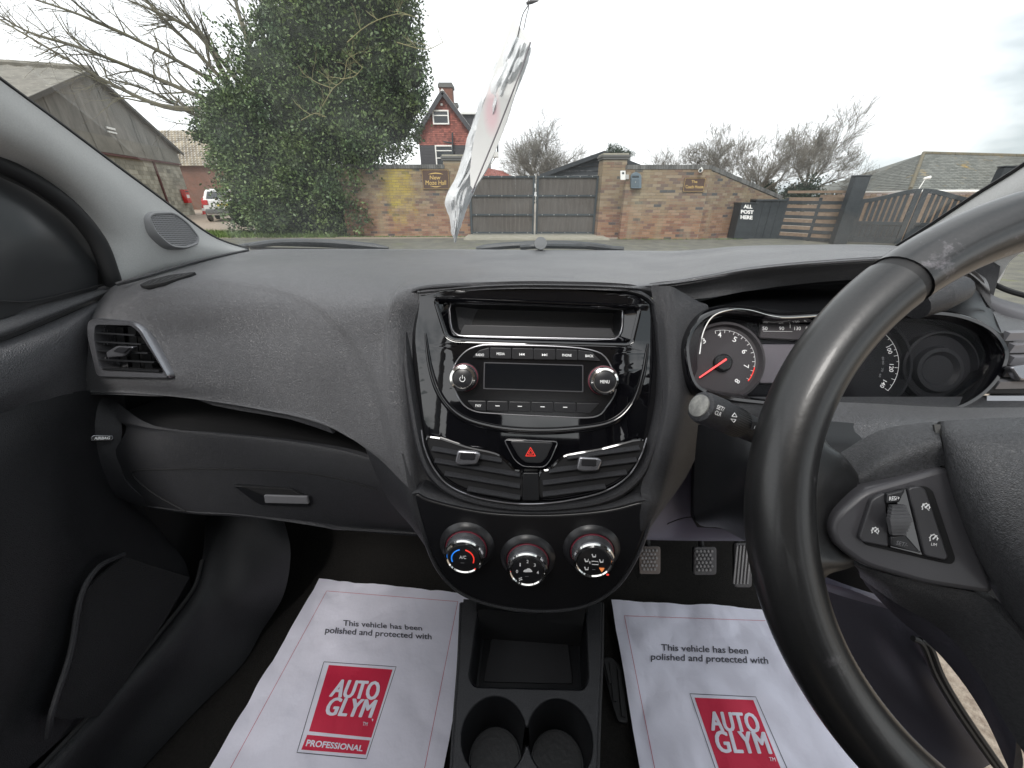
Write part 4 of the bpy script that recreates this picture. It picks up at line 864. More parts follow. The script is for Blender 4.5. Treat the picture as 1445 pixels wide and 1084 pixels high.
# ------------------------------------------------------------------ floor and firewall
rows = []
for xx in (-.72, -.5, -.25, 0, .25, .5, .66): rows.append([C(xx, yy, zz) for yy, zz in ((-.6, FLZ - .004), (-.2, FLZ - .004), (.15, FLZ - .004), (.45, FLZ - .004), (.62, FLZ + .01), (.78, FLZ + .12), (.92, FLZ + .36), (.96, .95))])
obj('floor', surf(rows, 3, 5, .02), carpet, kind='structure')
# ------------------------------------------------------------------ dashboard
dash = thing('dashboard', 'dark grey dashboard running across under the windscreen', 'dashboard', C(0, .6, 1.0))
def F(px, py, h=0): return FP.P(px, py, h)
cols = [
 [Z(168, 400, 1.076), Z(155, 408, 1.072), Z(134, 432, 1.05), Z(112, 465, 1.02), Z(100, 500, .985), Z(98, 530, .957), Z(104, 550, .937), Z(112, 553, .935)],
 [Z(250, 378, 1.082), Z(232, 388, 1.088), Z(215, 405, 1.085), Z(197, 440, 1.055), Z(185, 485, 1.01), Z(178, 530, .965), Z(180, 551, .94), Z(186, 555, .937)],
 [Z(345, 354, 1.085), Z(330, 368, 1.094), Z(318, 388, 1.096), Z(302, 425, 1.072), Z(285, 475, 1.025), Z(268, 535, .968), Z(262, 557, .943), Z(264, 562, .938)],
 [Z(450, 351.5, 1.085), Z(438, 366, 1.095), Z(425, 386, 1.098), Z(405, 422, 1.078), Z(385, 478, 1.03), Z(370, 540, .972), Z(362, 570, .942), Z(362, 577, .936)],
 [Z(535, 351.5, 1.085), Z(520, 366, 1.096), Z(502, 390, 1.099), Z(478, 428, 1.08), Z(462, 490, 1.03), Z(458, 560, .965), Z(458, 592, .935), Z(458, 599, .93)],
 [Z(610, 352, 1.085), Z(590, 368, 1.097), Z(563, 392, 1.101), F(545, 425, -.004), F(533, 490, -.004), F(530, 575, -.004), F(528, 632, -.006), F(528, 642, -.008)],
 [Z(660, 352, 1.085), Z(640, 370, 1.098), Z(606, 393, 1.104), F(566, 415, .002), F(556, 470, .003), F(560, 570, .003), F(572, 650, .002), F(580, 690, 0)],
 [Z(720, 352.5, 1.085), Z(712, 372, 1.098), Z(705, 393, 1.106), F(640, 430, -.03), F(620, 480, -.03), F(620, 570, -.03), F(620, 650, -.03), F(620, 700, -.03)],
 [Z(800, 353, 1.085), Z(805, 373, 1.098), Z(810, 396, 1.106), F(800, 430, -.09), F(800, 480, -.09), F(800, 570, -.09), F(800, 650, -.06), F(800, 700, -.05)],
]
pad_g = surf(cols, 18, 16, .004)
# the airbag cover lies a few millimetres below the top roll: a soft step along its edge
CRS = cr([(a, b, 0) for a, b in ((120, 408), (168, 402), (250, 396), (340, 401), (400, 413), (440, 431), (475, 458), (502, 492), (524, 535), (542, 585), (556, 640))], 6)
def step_down(v):
    q = v - EYE; dpt = q.y * math.cos(PITCH) - q.z * math.sin(PITCH); x = CX + FPX * q.x / dpt; y = CY - FPX * (q.y * math.sin(PITCH) + q.z * math.cos(PITCH)) / dpt; best = 1e9; sg_ = 1
    for a, b in zip(CRS[:-1], CRS[1:]):
        ex, ey = b.x - a.x, b.y - a.y; t = max(0, min(1, ((x - a.x) * ex + (y - a.y) * ey) / (ex * ex + ey * ey))); dx, dy = x - a.x - ex * t, y - a.y - ey * t; d = math.hypot(dx, dy)
        if d < best: best = d; sg_ = 1 if ex * dy - ey * dx > 0 else -1
    s = max(0, min(1, (best * sg_ + 5) / 12)); s = s * s * (3 - 2 * s); return v + q.normalized() * (.0035 * s)
pad_g = ([step_down(Vector(v)) for v in pad_g[0]], pad_g[1])
onpad = onmesh(pad_g)
# driver side of the top: the cowl over the instruments, its rolled front edge and dark underside
cw = [
 [Z(640, 352, 1.083), Z(618, 370, 1.095), Z(580, 393, 1.098), F(588, 410, -.006), F(592, 414, -.012)],
 [Z(720, 352.5, 1.086), Z(716, 372, 1.0987), Z(708, 392, 1.1068), F(705, 402, .006), F(706, 406, -.01)],
 [Z(795, 353, 1.085), Z(803, 373, 1.0985), Z(808, 393, 1.107), F(812, 402, .006), F(815, 406, -.01)],
 [Z(880, 353.5, 1.085), Z(884, 375, 1.0985), Z(886, 397, 1.108), F(888, 405, .006), F(888, 411, -.01)],
 [Z(950, 354, 1.087), Z(947, 378, 1.10), Z(942, 396, 1.11), Z(940, 408, 1.10), Z(938, 424, 1.085)],
 [Z(995, 351.5, 1.095), Z(1000, 368, 1.112), Z(1004, 386, 1.12), Z(1004, 402, 1.105), Z(1002, 420, 1.09)],
 [Z(1040, 347.5, 1.112), Z(1050, 362, 1.122), Z(1060, 377, 1.128), Z(1062, 393, 1.112), Z(1060, 410, 1.097)],
 [Z(1130, 345.5, 1.12), Z(1145, 356, 1.13), Z(1155, 368, 1.136), Z(1160, 383, 1.122), Z(1160, 398, 1.107)],
 [Z(1250, 346, 1.12), Z(1262, 353, 1.132), Z(1275, 362, 1.14), Z(1285, 376, 1.127), Z(1290, 392, 1.112)],
 [Z(1330, 356, 1.115), Z(1340, 364, 1.128), Z(1350, 374, 1.134), Z(1360, 388, 1.12), Z(1368, 404, 1.105)],
 [Z(1385, 386, 1.085), Z(1392, 395, 1.1), Z(1396, 405, 1.103), Z(1398, 420, 1.09), Z(1399, 436, 1.075)],
]
obj('instrument_cowl', surf(cw, 6, 5, .005), dashm, dash)
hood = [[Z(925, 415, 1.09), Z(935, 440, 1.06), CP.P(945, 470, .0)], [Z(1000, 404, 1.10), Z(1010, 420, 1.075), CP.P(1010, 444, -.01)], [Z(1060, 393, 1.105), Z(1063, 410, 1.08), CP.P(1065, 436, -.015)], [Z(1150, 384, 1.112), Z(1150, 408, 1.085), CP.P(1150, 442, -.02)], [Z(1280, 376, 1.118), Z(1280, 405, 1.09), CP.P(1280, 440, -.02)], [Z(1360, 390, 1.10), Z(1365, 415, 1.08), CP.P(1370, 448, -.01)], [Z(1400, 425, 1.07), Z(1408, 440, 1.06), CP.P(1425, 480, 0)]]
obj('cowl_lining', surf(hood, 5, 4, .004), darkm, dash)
# strip of plastic between the centre stack and the instruments, running down beside the heater panel
st = [
 [F(918, 404, -.004), F(945, 404, .004), F(962, 412, -.002), CP.P(985, 425, -.012)],
 [F(926, 450, -.004), F(944, 445, .006), F(962, 440, .004), CP.P(1000, 437, -.012)],
 [F(931, 510, -.004), F(948, 505, .007), F(964, 500, .004), CP.P(984, 492, -.01)],
 [F(935, 570, 0), F(946, 570, .006), F(966, 570, .002), F(990, 572, -.03)],
 [F(922, 630, -.002), F(934, 635, .004), F(958, 632, -.004), F(1000, 600, -.05)],
 [F(905, 685, -.004), F(925, 690, 0), F(945, 685, -.01), F(975, 660, -.07)],
 [HP.P(905, 712, 0), HP.P(919, 722, .002), HP.P(932, 720, -.01), HP.P(950, 700, -.07)],
 [HP.P(893, 775, -.003), HP.P(896, 776, -.004), HP.P(897, 777, -.012), HP.P(890, 780, -.07)],
]
obj('stack_side_trim', surf(st, 5, 6, .004), softm, dash)
st = [
 [F(572, 640, 0), F(566, 640, .003), F(545, 636, -.006), F(515, 632, -.03)],
 [F(588, 690, -.003), F(578, 694, .0), F(566, 696, -.008), F(545, 700, -.04)],
 [HP.P(599, 735, -.002), HP.P(591, 740, .0), HP.P(586, 743, -.01), HP.P(584, 748, -.07)],
 [HP.P(619, 790, -.004), HP.P(616, 791, -.005), HP.P(614, 792, -.012), HP.P(618, 798, -.07)],
]
obj('stack_side_trim', surf(st, 5, 6, .004), softm, dash)
def lower_by(g, dz):
    for r in g:
        for k, d in enumerate(dz): r[k] = EYE + (r[k] - EYE) * ((r[k].z - d - EYE.z) / (r[k].z - EYE.z))
# shelf recess and the lower panel on the passenger side
lw = [
 [Z(150, 556, .90), Z(165, 590, .885), Z(178, 606, .872), Z(160, 640, .845), Z(150, 668, .825), Z(195, 712, .79), Z(230, 716, .79)],
 [Z(215, 600, .884), Z(220, 605, .881), Z(232, 612, .874), Z(225, 645, .845), Z(230, 680, .818), Z(262, 722, .785), Z(290, 724, .785)],
 [Z(320, 611, .877), Z(320, 613, .877), Z(320, 618, .873), Z(315, 650, .842), Z(318, 690, .808), Z(330, 726, .782), Z(345, 728, .782)],
 [Z(420, 621, .872), Z(420, 623, .872), Z(420, 629, .868), Z(415, 662, .838), Z(415, 700, .804), Z(420, 735, .776), Z(430, 738, .776)],
 [Z(505, 636, .864), Z(505, 639, .863), Z(505, 646, .858), Z(498, 678, .828), Z(498, 710, .8), Z(502, 741, .772), Z(510, 745, .772)],
 [Z(560, 660, .852), Z(558, 663, .851), Z(558, 668, .845), Z(560, 695, .82), Z(570, 722, .795), Z(585, 748, .77), Z(600, 752, .77)],
]
lower_by(lw, (0, 0, 0, .008, .024, .045, .05)); low_g = surf(lw, 6, 5, .006); onlow = onmesh(low_g); obj('lower_pad', low_g, softm, dash)
le_ = [[Z(112, 553, .93), Z(104, 600, .89), Z(107, 645, .85), Z(130, 682, .82), Z(180, 708, .795)], [Z(135, 556, .925), Z(132, 600, .888), Z(134, 640, .853), Z(155, 680, .82), Z(200, 713, .79)], [Z(165, 556, .905), Z(172, 602, .876), Z(170, 640, .846), Z(178, 680, .818), Z(220, 715, .788)]]
lower_by(le_, (0, .003, .010, .028, .045)); end_g = surf(le_, 5, 5, .005); onend = onmesh(end_g); obj('end_panel', end_g, softm, dash)
sh = [[Y(130, 545, .63), Z(170, 598, .872)], [Y(330, 560, .63), Z(320, 612, .866)], [Y(470, 580, .62), Z(470, 636, .858)], [Y(600, 640, .56), Z(570, 668, .84)]]
obj('shelf', surf(sh, 5, 3, .004), void, dash)  # shelf coloured near-black to put the recess in shade
sh = [[Z(110, 545, .955), Y(130, 550, .62)], [Z(330, 560, .955), Y(330, 585, .62)], [Z(470, 590, .945), Y(480, 620, .6)], [Z(560, 640, .93), Y(600, 690, .52)]]
obj('shelf_back', ([C(-.72, .6, .87), C(-.05, .55, .8), C(-.05, .55, 1.0), C(-.72, .6, 1.0), C(-.72, .63, .87), C(-.05, .58, .8), C(-.05, .58, 1.0), C(-.72, .63, 1.0)], BOXF), void, dash, smooth=False)
lip = [[Z(262, 558, .935), Z(300, 572, .925)], [Z(330, 566, .935), Z(340, 580, .922)], [Z(400, 575, .935), Z(410, 592, .92)], [Z(460, 596, .928), Z(470, 612, .912)]]
obj('shelf_lip', surf(lip, 5, 2, .004), softm, dash)
# glovebox lid outline and handle
gl = [onlow(q.x, q.y, .0002) for q in cr([(q[0], q[1], 0) for q in ((262, 722), (222, 700), (196, 680), (188, 668), (204, 663.5), (300, 662), (400, 665), (470, 674), (532, 691))], 8)]
gl = [q for q in gl if q is not None]
obj('glovebox_seam', tube(gl, .0013, 5), void, dash)
hp_ = tangent_plane(onlow, 385, 698, h=.001)
gh = obj('glovebox_handle', plate(hp_, [roundpoly(pxl(hp_, [(331, 683), (413, 689), (435, 700), (437, 713), (372, 711), (362, 706)]), .004)], -.01, .0045, .0015), darkm, dash)
obj('pull_recess', plate(hp_, [roundpoly(pxl(hp_, [(340, 686), (410, 690), (426, 699), (372, 699)], .005), .003)], .003, .0055, .0005), void, gh)
obj('pull_lever', plate(hp_, [roundpoly(pxl(hp_, [(372, 699), (433, 701), (436, 711.5), (374, 710)], .008), .002)], .004, .0085, .0012), mat('lever_grey', (.14, .14, .15), .5, bump=(1500, .5, 'noise', .0006)), gh)
# airbag badge
_c = onend(146, 618); _t = onend(158, 618) - onend(134, 618); bp = Plane(_c + (EYE - _c).normalized() * .005, _t, EYE - _c)
ab = obj('airbag_badge', plate(bp, [roundpoly(pxl(bp, [(127, 623), (160, 622), (161, 614), (129, 614)]), .004)], -.006, .002, .0012), gunm, dash)
obj('badge_face', plate(bp, [roundpoly(pxl(bp, [(129, 621.8), (158, 621), (159, 615), (131, 615)], .003), .003)], .0022, .003), buttonm, ab)
obj('lettering', text_quad('AIRBAG', cquad(144, 618.3, 23, 4.2, -1), bp.P, .03, .2, thick=.0034), wht, ab, smooth=False)
# ------------------------------------------------------------------ side air vent
vp_ = tangent_plane(onpad, 188, 494, 46, 34, .004)
vout = roundpoly(pxl(vp_, [(129, 449), (190, 453), (204, 462), (246, 534), (141, 532), (127, 470)]), .010, 5)
vin = roundpoly(pxl(vp_, [(139, 459), (189, 460), (199, 468), (236, 526), (146, 522), (138, 480)]), .007, 5)
pad_g = cut_geo(pad_g, vp_, off(vin, .0015))
sv_ = obj('side_vent', loft([[vp_.w(*p, h) for p in q] for q, h in ((off(vout, .001), -.022), (vout, .002), (off(vout, -.002), .005), (off(vin, .001), .004), (vin, 0), (off(vin, -.003), -.04))], True), gunm, dash)
obj('duct', plate(vp_, [off(vin, .002)], -.045, -.035), void, sv_)
for k in range(5):
    y = 470 + k * 12.5; x0 = 140 + (k * 1.5); x1 = [200, 209, 218, 227, 234][k]; a = vp_.P(x0, y, -.006); b = vp_.P(x1, y + 4, -.006); obj('slat', obox(a, b, .018, .0022, UP * .9 + CARY * .4), darkm, sv_, smooth=False)
for k in range(4):
    x = 152 + k * 17; obj('vane', obox(vp_.P(x, 462, -.022), vp_.P(x + 8, 522, -.022), .0015, .012, CARX), darkm, sv_, smooth=False)
tb_ = obj('vent_tab', plate(vp_, [roundpoly(pxl(vp_, [(151, 497), (166, 488), (191, 489), (176, 503), (153, 505)], .008), .003)], .004, .010, .002), gunm, sv_)
obj('tab_grip', plate(vp_, [roundpoly(pxl(vp_, [(160, 496), (168, 490), (184, 491), (175, 499)], .011), .002)], .0102, .012, .0006), buttonm, sv_)
# demister slot near the pillar
dp = tangent_plane(onpad, 236, 395, 20, 5, .0005)
obj('upper_pad', pad_g, dashm, dash)
ds = obj('demister_slot', plate(dp, [roundpoly(pxl(dp, [(197, 403), (212, 396), (240, 389), (277, 384.5), (268, 389), (232, 400), (206, 405)]), .004)], -.003, .0012, .0003), void, dash)
for k in range(6): a = dp.P(207 + k * 10, 402.5 - k * 2.6, .0008); b = dp.P(215 + k * 10, 396.5 - k * 2.1, .0008); obj('rib', obox(a, b, .0022, .0016), darkm, ds, smooth=False)
# ------------------------------------------------------------------ centre stack: gloss fascia
fout = smoothpx(pxl(FP, [(580, 413), (620, 407), (750, 404), (880, 412), (917, 424), (924, 440), (932, 500), (930, 570), (915, 630), (898, 668), (862, 695), (810, 708), (745, 712), (690, 706), (645, 692), (614, 667), (598, 630), (584, 560), (574, 490), (571, 430)]), 4)
fring = None
def fwarp(u, v): return -.55 * max(0, abs(u) - .085) ** 2 * 6 - .5 * max(0, -.055 - v) ** 2 * 3
pocket = roundpoly(pxl(FP, [(612, 421), (905, 433), (893, 483), (886, 487), (640, 480), (629, 474)]), .008)
fas = obj('fascia', plate(FP, [fout, off(pocket, .0)], -.012, .0, .0025, fwarp, .018), gloss, dash)
pin = roundpoly(pxl(FP, [(633, 427), (880, 434), (878, 468), (870, 479), (645, 474), (636, 464)], -.008), .007)
obj('pocket_surround', loft([[FP.w(*p, h + fwarp(*p)) for p in q] for q, h in ((off(pocket, .0015), .001), (off(pocket, 0), .002), (off(pocket, -.0015), .001))] + [[FP.w(p[0], p[1], -.009) for p in pin]] + [[FP.w(p[0], p[1], -.0095) for p in off(pin, -.0012)]], True) if False else loft([[FP.w(*p, h) for p in q] for q, h in ((off(pocket, .0012), -.001), (off(pocket, .0004), .0018), (off(pocket, -.0012), .0012), (off(pocket, -.004), -.003))], True), gloss, fas)
def resamp(poly, n):
    P = [Vector(p) for p in poly] + [Vector(poly[0])]; L_ = [0]
    for i in range(1, len(P)): L_.append(L_[-1] + (P[i] - P[i - 1]).length)
    out = []; j = 0
    for k in range(n):
        s = L_[-1] * k / n
        while L_[j + 1] < s: j += 1
        t = (s - L_[j]) / max(L_[j + 1] - L_[j], 1e-9); out.append(tuple(P[j].lerp(P[j + 1], t)))
    return out
def between(pl, A, ha, B_, hb, extra=(), n=72):
    """band from outline A to outline B, matched by angle"""
    def ang(poly):
        c = Vector((sum(p[0] for p in poly) / len(poly), sum(p[1] for p in poly) / len(poly))); q = resamp(poly, 720); r = []
        for k in range(n):
            a = 2 * math.pi * k / n; d = Vector((math.cos(a), math.sin(a))); r.append(max(q, key=lambda p: (Vector(p) - c).normalized().dot(d)))
        return r
    RR = [[pl.w(*p, ha) for p in ang(A)], [pl.w(*p, hb) for p in ang(B_)]] + [[pl.w(*p, h) for p in ang(q)] for q, h in extra]
    return loft(RR, True)
obj('pocket_flare', between(FP, off(pocket, -.003), -.001, pin, -.012, n=120), gloss, fas)
obj('pocket_bezel', ctube([FP.w(*p, -.0105) for p in resamp(pin, 80)], .0009), satin, fas)
px_ = [FP.w(*p, -.012) for p in pin]
obj('pocket_tray', loft([[FP.w(*p, h) for p in q] for q, h in ((pin, -.012), (off(pin, -.004), -.045))], True), darkm, fas)
obj('pocket_back', plate(FP, [off(pin, -.001)], -.05, -.044), darkm, fas)
pst = pxl(FP, [(655, 458), (862, 463), (872, 482), (645, 478)], -.03)
obj('pocket_step', plate(FP, [pst], -.046, -.03, .001), mat('step_plastic', (.035, .035, .038), .4), fas)
# raised U ridge inside the fascia
ur = [(598, 470), (606, 520), (622, 560), (650, 588), (690, 602), (740, 608), (800, 607), (858, 598), (890, 575), (908, 535), (917, 485)]
ul = cr([FP.w(*FP.uv(*p), .0 + fwarp(*FP.uv(*p))) for p in ur], 8); n_ = len(ul)
obj('fascia_ridge', tube(ul, [.0045 * math.sin(math.pi * (k + .7) / (n_ + .4)) ** .35 for k in range(n_)], 12), gloss, fas)
# matte frame round the fascia
rim = resamp(fout, 110)
def rimk(v): t = max(0, min(1, (v - .03) / .06)); return 1 - .62 * t
obj('fascia_frame', loft([[FP.w(p0[0] + (p[0] - p0[0]) * (rimk(p0[1]) if d > 0 else 1), p0[1] + (p[1] - p0[1]) * (rimk(p0[1]) if d > 0 else 1), (h if h < 0 else h * rimk(p0[1])) + fwarp(*p) * .6) for p0, p in zip(rim, off(rim, d))] for d, h in ((-.001, -.006), (.0005, .002), (.003, .0065), (.007, .007), (.0125, .002), (.019, -.012), (.02, -.03))], True), softm, dash)
# radio
rp = [(676, 488), (700, 486.5), (790, 489), (838, 495), (856, 507), (866, 530), (868, 552), (856, 573), (838, 588), (780, 587), (700, 583), (668, 579), (650, 565), (641, 541), (641, 518), (656, 497)]
ro_ = smoothpx(pxl(FP, rp), 4); radio = obj('radio', plate(FP, [ro_], -.002, .003, .001), mat('radio_face', (.005, .005, .006), .16), dash)
obj('radio_bezel', ctube([FP.w(*p, .003) for p in resamp(ro_, 90)], .0008), satin, radio)
def rbtn(pts, h=.006, nm='button', r=.0015, m=buttonm): return obj(nm, plate(FP, [roundpoly(pxl(FP, pts, h), r)], .002, h, .0006), m, radio)
top = [(662, 505, 690.5, 505.8), (691.5, 505.8, 721.5, 506.8), (722.5, 506.8, 752.8, 507.5), (753.2, 507.5, 784, 507.8), (785, 507.8, 815, 508.4), (816, 508.4, 847.5, 509.5)]
txt = ['RADIO', 'MEDIA', None, None, 'PHONE', 'BACK']
def tpy(x): return 490.5 + (x - 690) * .022 + max(0, x - 800) * .04 + max(0, 690 - x) * .16
for k, (x0, y0, x1, y1) in enumerate(top):
    rbtn([(x0 + (4 if k == 0 else 0), y0), (x1, y1), (x1 - (12 if k == 5 else 0), tpy(x1) + (1 if k == 5 else 0)), (x0 + (14 if k == 0 else 0), tpy(x0))])
    cx_ = (x0 + x1) / 2 + (1 if k == 0 else 0); cy_ = (tpy(x0) + y0) / 2 + 1.2
    if txt[k]: obj('lettering', text_quad(txt[k], cquad(cx_, cy_, 11.5 if k != 4 else 13, 3.6, 1.5), lambda a, b, h: FP.P(a, b, .0062), .012), wht, radio, smooth=False)
    else:
        s = 1 if k == 3 else -1; cx_ = 768 if k == 3 else 737; m_ = MB()
        for q in (-1.6, 1.6): m_.add((pl_ := [FP.P(cx_ + q - 1.6 * s, cy_ - 1.9, .0063), FP.P(cx_ + q - 1.6 * s, cy_ + 1.9, .0063), FP.P(cx_ + q + 1.6 * s, cy_, .0063)], [(0, 1, 2)]))
        m_.add(([FP.P(cx_ + 3.4 * s, cy_ - 1.9, .0063), FP.P(cx_ + 3.4 * s, cy_ + 1.9, .0063), FP.P(cx_ + 4.1 * s, cy_ + 1.9, .0063), FP.P(cx_ + 4.1 * s, cy_ - 1.9, .0063)], [(0, 1, 2, 3)])); obj('skip_symbol', m_.geo(), wht, radio, smooth=False)
bx = [(659, 686), (687, 717), (718, 749), (750, 781), (782, 813), (814, 846)]
for k, (x0, x1) in enumerate(bx):
    s = .02; y0 = 565.5 + (x0 - 659) * s; y1 = 565.5 + (x1 - 659) * s; d = 14.5
    rbtn([(x0 + (12 if k == 0 else 0), y0 + (d - 1)), (x1 - (14 if k == 5 else 0), y1 + d), (x1, y1), (x0, y0)])
    if k == 0: obj('lettering', text_quad('FAV', cquad(675, 572.5, 8, 4, 1.5), lambda a, b, h: FP.P(a, b, .0062), .012), wht, radio, smooth=False)
    elif k < 5: obj('dash_mark', ([FP.P(*q, .0062) for q in cquad((x0 + x1) / 2, (y0 + y1) / 2 + 6.5, 6, 1.1, 1.5)], [(0, 1, 2, 3)]), wht, radio, smooth=False)
obj('display_frame', plate(FP, [roundpoly(pxl(FP, [(682, 549), (823, 553.5), (823, 515), (683, 511)], .003), .001), roundpoly(pxl(FP, [(684, 547.5), (821.5, 552), (821.5, 516.5), (684.5, 512.5)], .003), .001)], .003, .0042), mat('display_frame', (.05, .05, .055), .4), radio)
obj('display', plate(FP, [roundpoly(pxl(FP, [(684.5, 547), (821, 551.5), (821, 517), (685, 513)], .003), .001)], .002, .0036), mat('display_glass', (.004, .005, .007), .12), radio)
def knob(pl, px, py, rb, rt, h, parent, face=buttonm, ring=chrome, nm='knob', base=pinkr):
    """turned knob whose face is centred on the pixel"""
    c = pl.uv(px, py, h); M_ = pl.M(*c, 0)
    k_ = obj(nm, lathe([(rb * 1.06, -.002), (rb * 1.08, .002), (rb * 1.0, .0035), (rb * .96, .004)], 40), black, parent, M_)
    obj('colour_ring', lathe([(rb * .99, .0035), (rb * .985, .006), (rb * .95, .0065)], 40), base, k_, M_)
    obj('grip', lathe([(rb * .95, .004), (rb * .93, h * .8), (rb * .9, h * .86)], 48), gunm, k_, M_)
    obj('chrome_ring', lathe([(rb * .90, h * .82), (rb * .92, h * .9), (rb * .88, h * 1.0), (rt * 1.1, h * 1.04), (rt * 1.04, h * .98)], 48), ring, k_, M_)
    obj('cap', lathe([(rt * 1.06, h * .9), (rt, h * .985), (rt * .96, h), (0, h)], 40), face, k_, M_)
    return k_, (lambda a, b, hh=0: pl.P(a, b, h + .0004))
mp2 = .45 / FPX
k1, kw = knob(FP, 652.5, 534, 20 * mp2, 13 * mp2, .016, radio, nm='power_knob')
pr = [FP.w(*(Vector(FP.uv(652.5, 535, .0164)) + Vector((math.sin(a), math.cos(a))) * 3.6 * mp2), .0166) for a in [R(35 + 290 * k / 14) for k in range(15)]]
obj('power_symbol', tube(pr, .0004, 4), wht, k1); obj('power_symbol', tube([FP.P(652.5, 529.5, .0166), FP.P(652.5, 534.5, .0166)], .0004, 4), wht, k1)
k2, kw = knob(FP, 853.5, 538.5, 20.5 * mp2, 14 * mp2, .016, radio, nm='menu_knob'); obj('lettering', text_quad('MENU', cquad(853.5, 538.8, 13, 4.6, 1), lambda a, b, h: FP.P(a, b, .0165), .014), wht, k2, smooth=False)
# hazard button
hz = pxl(FP, [(711, 618), (788, 621), (777, 648), (768, 658), (738, 657), (726, 648)])
hzo = obj('hazard_button', plate(FP, [roundpoly(hz, .005)], -.006, .0055, .0015), gloss, dash)
obj('button_rim', ctube([FP.w(*p, .0052) for p in resamp(roundpoly(off(hz, -.0006), .005), 60)], .0006), satin, hzo)
hf = pxl(FP, [(719, 622), (781, 624.5), (771, 646), (764, 654), (741, 653), (732, 645)], .007); obj('button_face', plate(FP, [roundpoly(hf, .004)], .004, .0075, .001), buttonm, hzo)
for (s, w) in ((7, .9), (3.4, .7)):
    tr = [(748.7, 638.5 - s), (748.7 + s * .98, 638.5 + s * .72), (748.7 - s * .98, 638.5 + s * .72)]; P3 = [FP.P(*q, .0078) for q in tr]; m_ = MB()
    for i in range(3): m_.add(tube([P3[i], P3[(i + 1) % 3]], w * .00045, 4))
    obj('triangle_mark', m_.geo(), redp, hzo)
# centre vents
def inside_x(poly, y):
    xs_ = []
    for i in range(len(poly)):
        a, b = poly[i - 1], poly[i]
        if (a[1] - y) * (b[1] - y) < 0: xs_.append(a[0] + (b[0] - a[0]) * (y - a[1]) / (b[1] - a[1]))
    return (min(xs_), max(xs_)) if len(xs_) > 1 else None
for side, vpx, slope, tab in (('l', [(604, 616), (660, 631), (700, 640), (714, 651), (726, 663), (737, 667), (737, 702), (700, 699), (660, 690), (630, 674), (612, 650)], .17, (659, 644)), ('r', [(762, 667), (776, 662), (788, 650), (800, 642), (850, 633), (908, 620), (902, 645), (885, 668), (855, 686), (815, 698), (762, 702)], -.13, (830, 653))):
    vo = smoothpx(pxl(FP, vpx), 3)
    fr = obj('centre_vent', loft([[FP.w(*p, h) for p in off(resamp(vo, 70), d)] for d, h in ((.0015, -.001), (.0012, .0022), (-.0005, .003), (-.002, .0), (-.003, -.004))], True), gloss, dash)
    obj('duct', plate(FP, [off(resamp(vo, 70), -.0005)], .0006, .0014), void, fr)
    for k in range(5):
        yb = 634 + k * 16
        # the slat line crosses the opening; find its ends
        best = []
        for x in range(590, 930, 2):
            y = yb + (x - (620 if side == 'l' else 880)) * slope
            r_ = inside_x(vpx, y)
            if r_ and r_[0] + 2 < x < r_[1] - 2: best.append((x, y))
        if len(best) < 6: continue
        a, b = best[0], best[-1]
        obj('slat', obox(FP.P(a[0], a[1], .0035), FP.P(b[0], b[1], .0035), .009, .0013, FP.v * .9 + FP.n * .45), softm, fr, smooth=False)
    x, y = tab
    obj('vent_tab', plate(FP, [roundpoly(pxl(FP, [(x - 17, y + 9), (x - 13, y - 9), (x + 15, y - 7), (x + 20, y - 3), (x + 14, y + 11), (x - 10, y + 12)], .01), .003)], .006, .0125, .002), gunm, fr)
    obj('tab_grip', plate(FP, [roundpoly(pxl(FP, [(x - 10, y + 4), (x - 9, y - 6), (x + 12, y - 5), (x + 11, y + 5)], .013), .002)], .0127, .0142, .0007), buttonm, fr)
obj('vent_bridge', plate(FP, [roundpoly(pxl(FP, [(737, 706), (761, 706), (760, 667), (738, 667)], .003), .002)], -.002, .0042, .001), darkm, dash)
obj('vent_trim', tube(cr([FP.w(*FP.uv(*p), .0032) for p in ((596, 606), (600, 630), (612, 658), (632, 682), (662, 697), (700, 706), (745, 710), (795, 706), (850, 693), (884, 672), (902, 645), (912, 617))], 8), .0009, 6), satin, dash)
# ------------------------------------------------------------------ heater panel
hpx = [(585, 698), (600, 704), (640, 715), (690, 724), (745, 727), (800, 726), (860, 720), (905, 709), (917, 712), (914, 738), (897, 785), (870, 827), (835, 851), (790, 861), (735, 860), (685, 851), (645, 833), (617, 800), (598, 750)]
hpo = resamp(smoothpx(pxl(HP, hpx), 4), 110); heat = obj('heater_panel', plate(HP, [hpo], -.012, .0, .003), mat('panel_black', (.008, .008, .0095), .3), dash)
obj('heater_frame', loft([[HP.w(*p, h) for p in off(hpo, d)] for d, h in ((-.0, -.003), (.001, .0), (.003, .0005), (.006, -.003), (.007, -.012), (.007, -.05), (-.01, -.09))], True, False, True), softm, dash)
mp3 = .51 / FPX
def heatknob(px, py, nm): 
    c = HP.uv(px, py, .022); M_ = HP.M(*c)
    col_ = obj('collar', lathe([(.036, -.001), (.0335, .002), (.029, .0055), (.0275, .006), (.026, .003)], 48), mat('collar_black', (.02, .02, .022), .3), heat, M_)
    return knob(HP, px, py, 28.5 * mp3, 20.5 * mp3, .022, heat, nm=nm)[0]
def marks(k_, pl, items, h):
    for s, x, y, w, hh in items: obj('lettering', text_quad(s, cquad(x, y, w, hh, 2), lambda a, b, q: pl.P(a, b, h), .012), wht, k_, smooth=False)
ka = heatknob(654.5, 788, 'temperature_knob'); marks(ka, HP, [('A/C', 653, 786.5, 9.5, 4.6)], .0225)
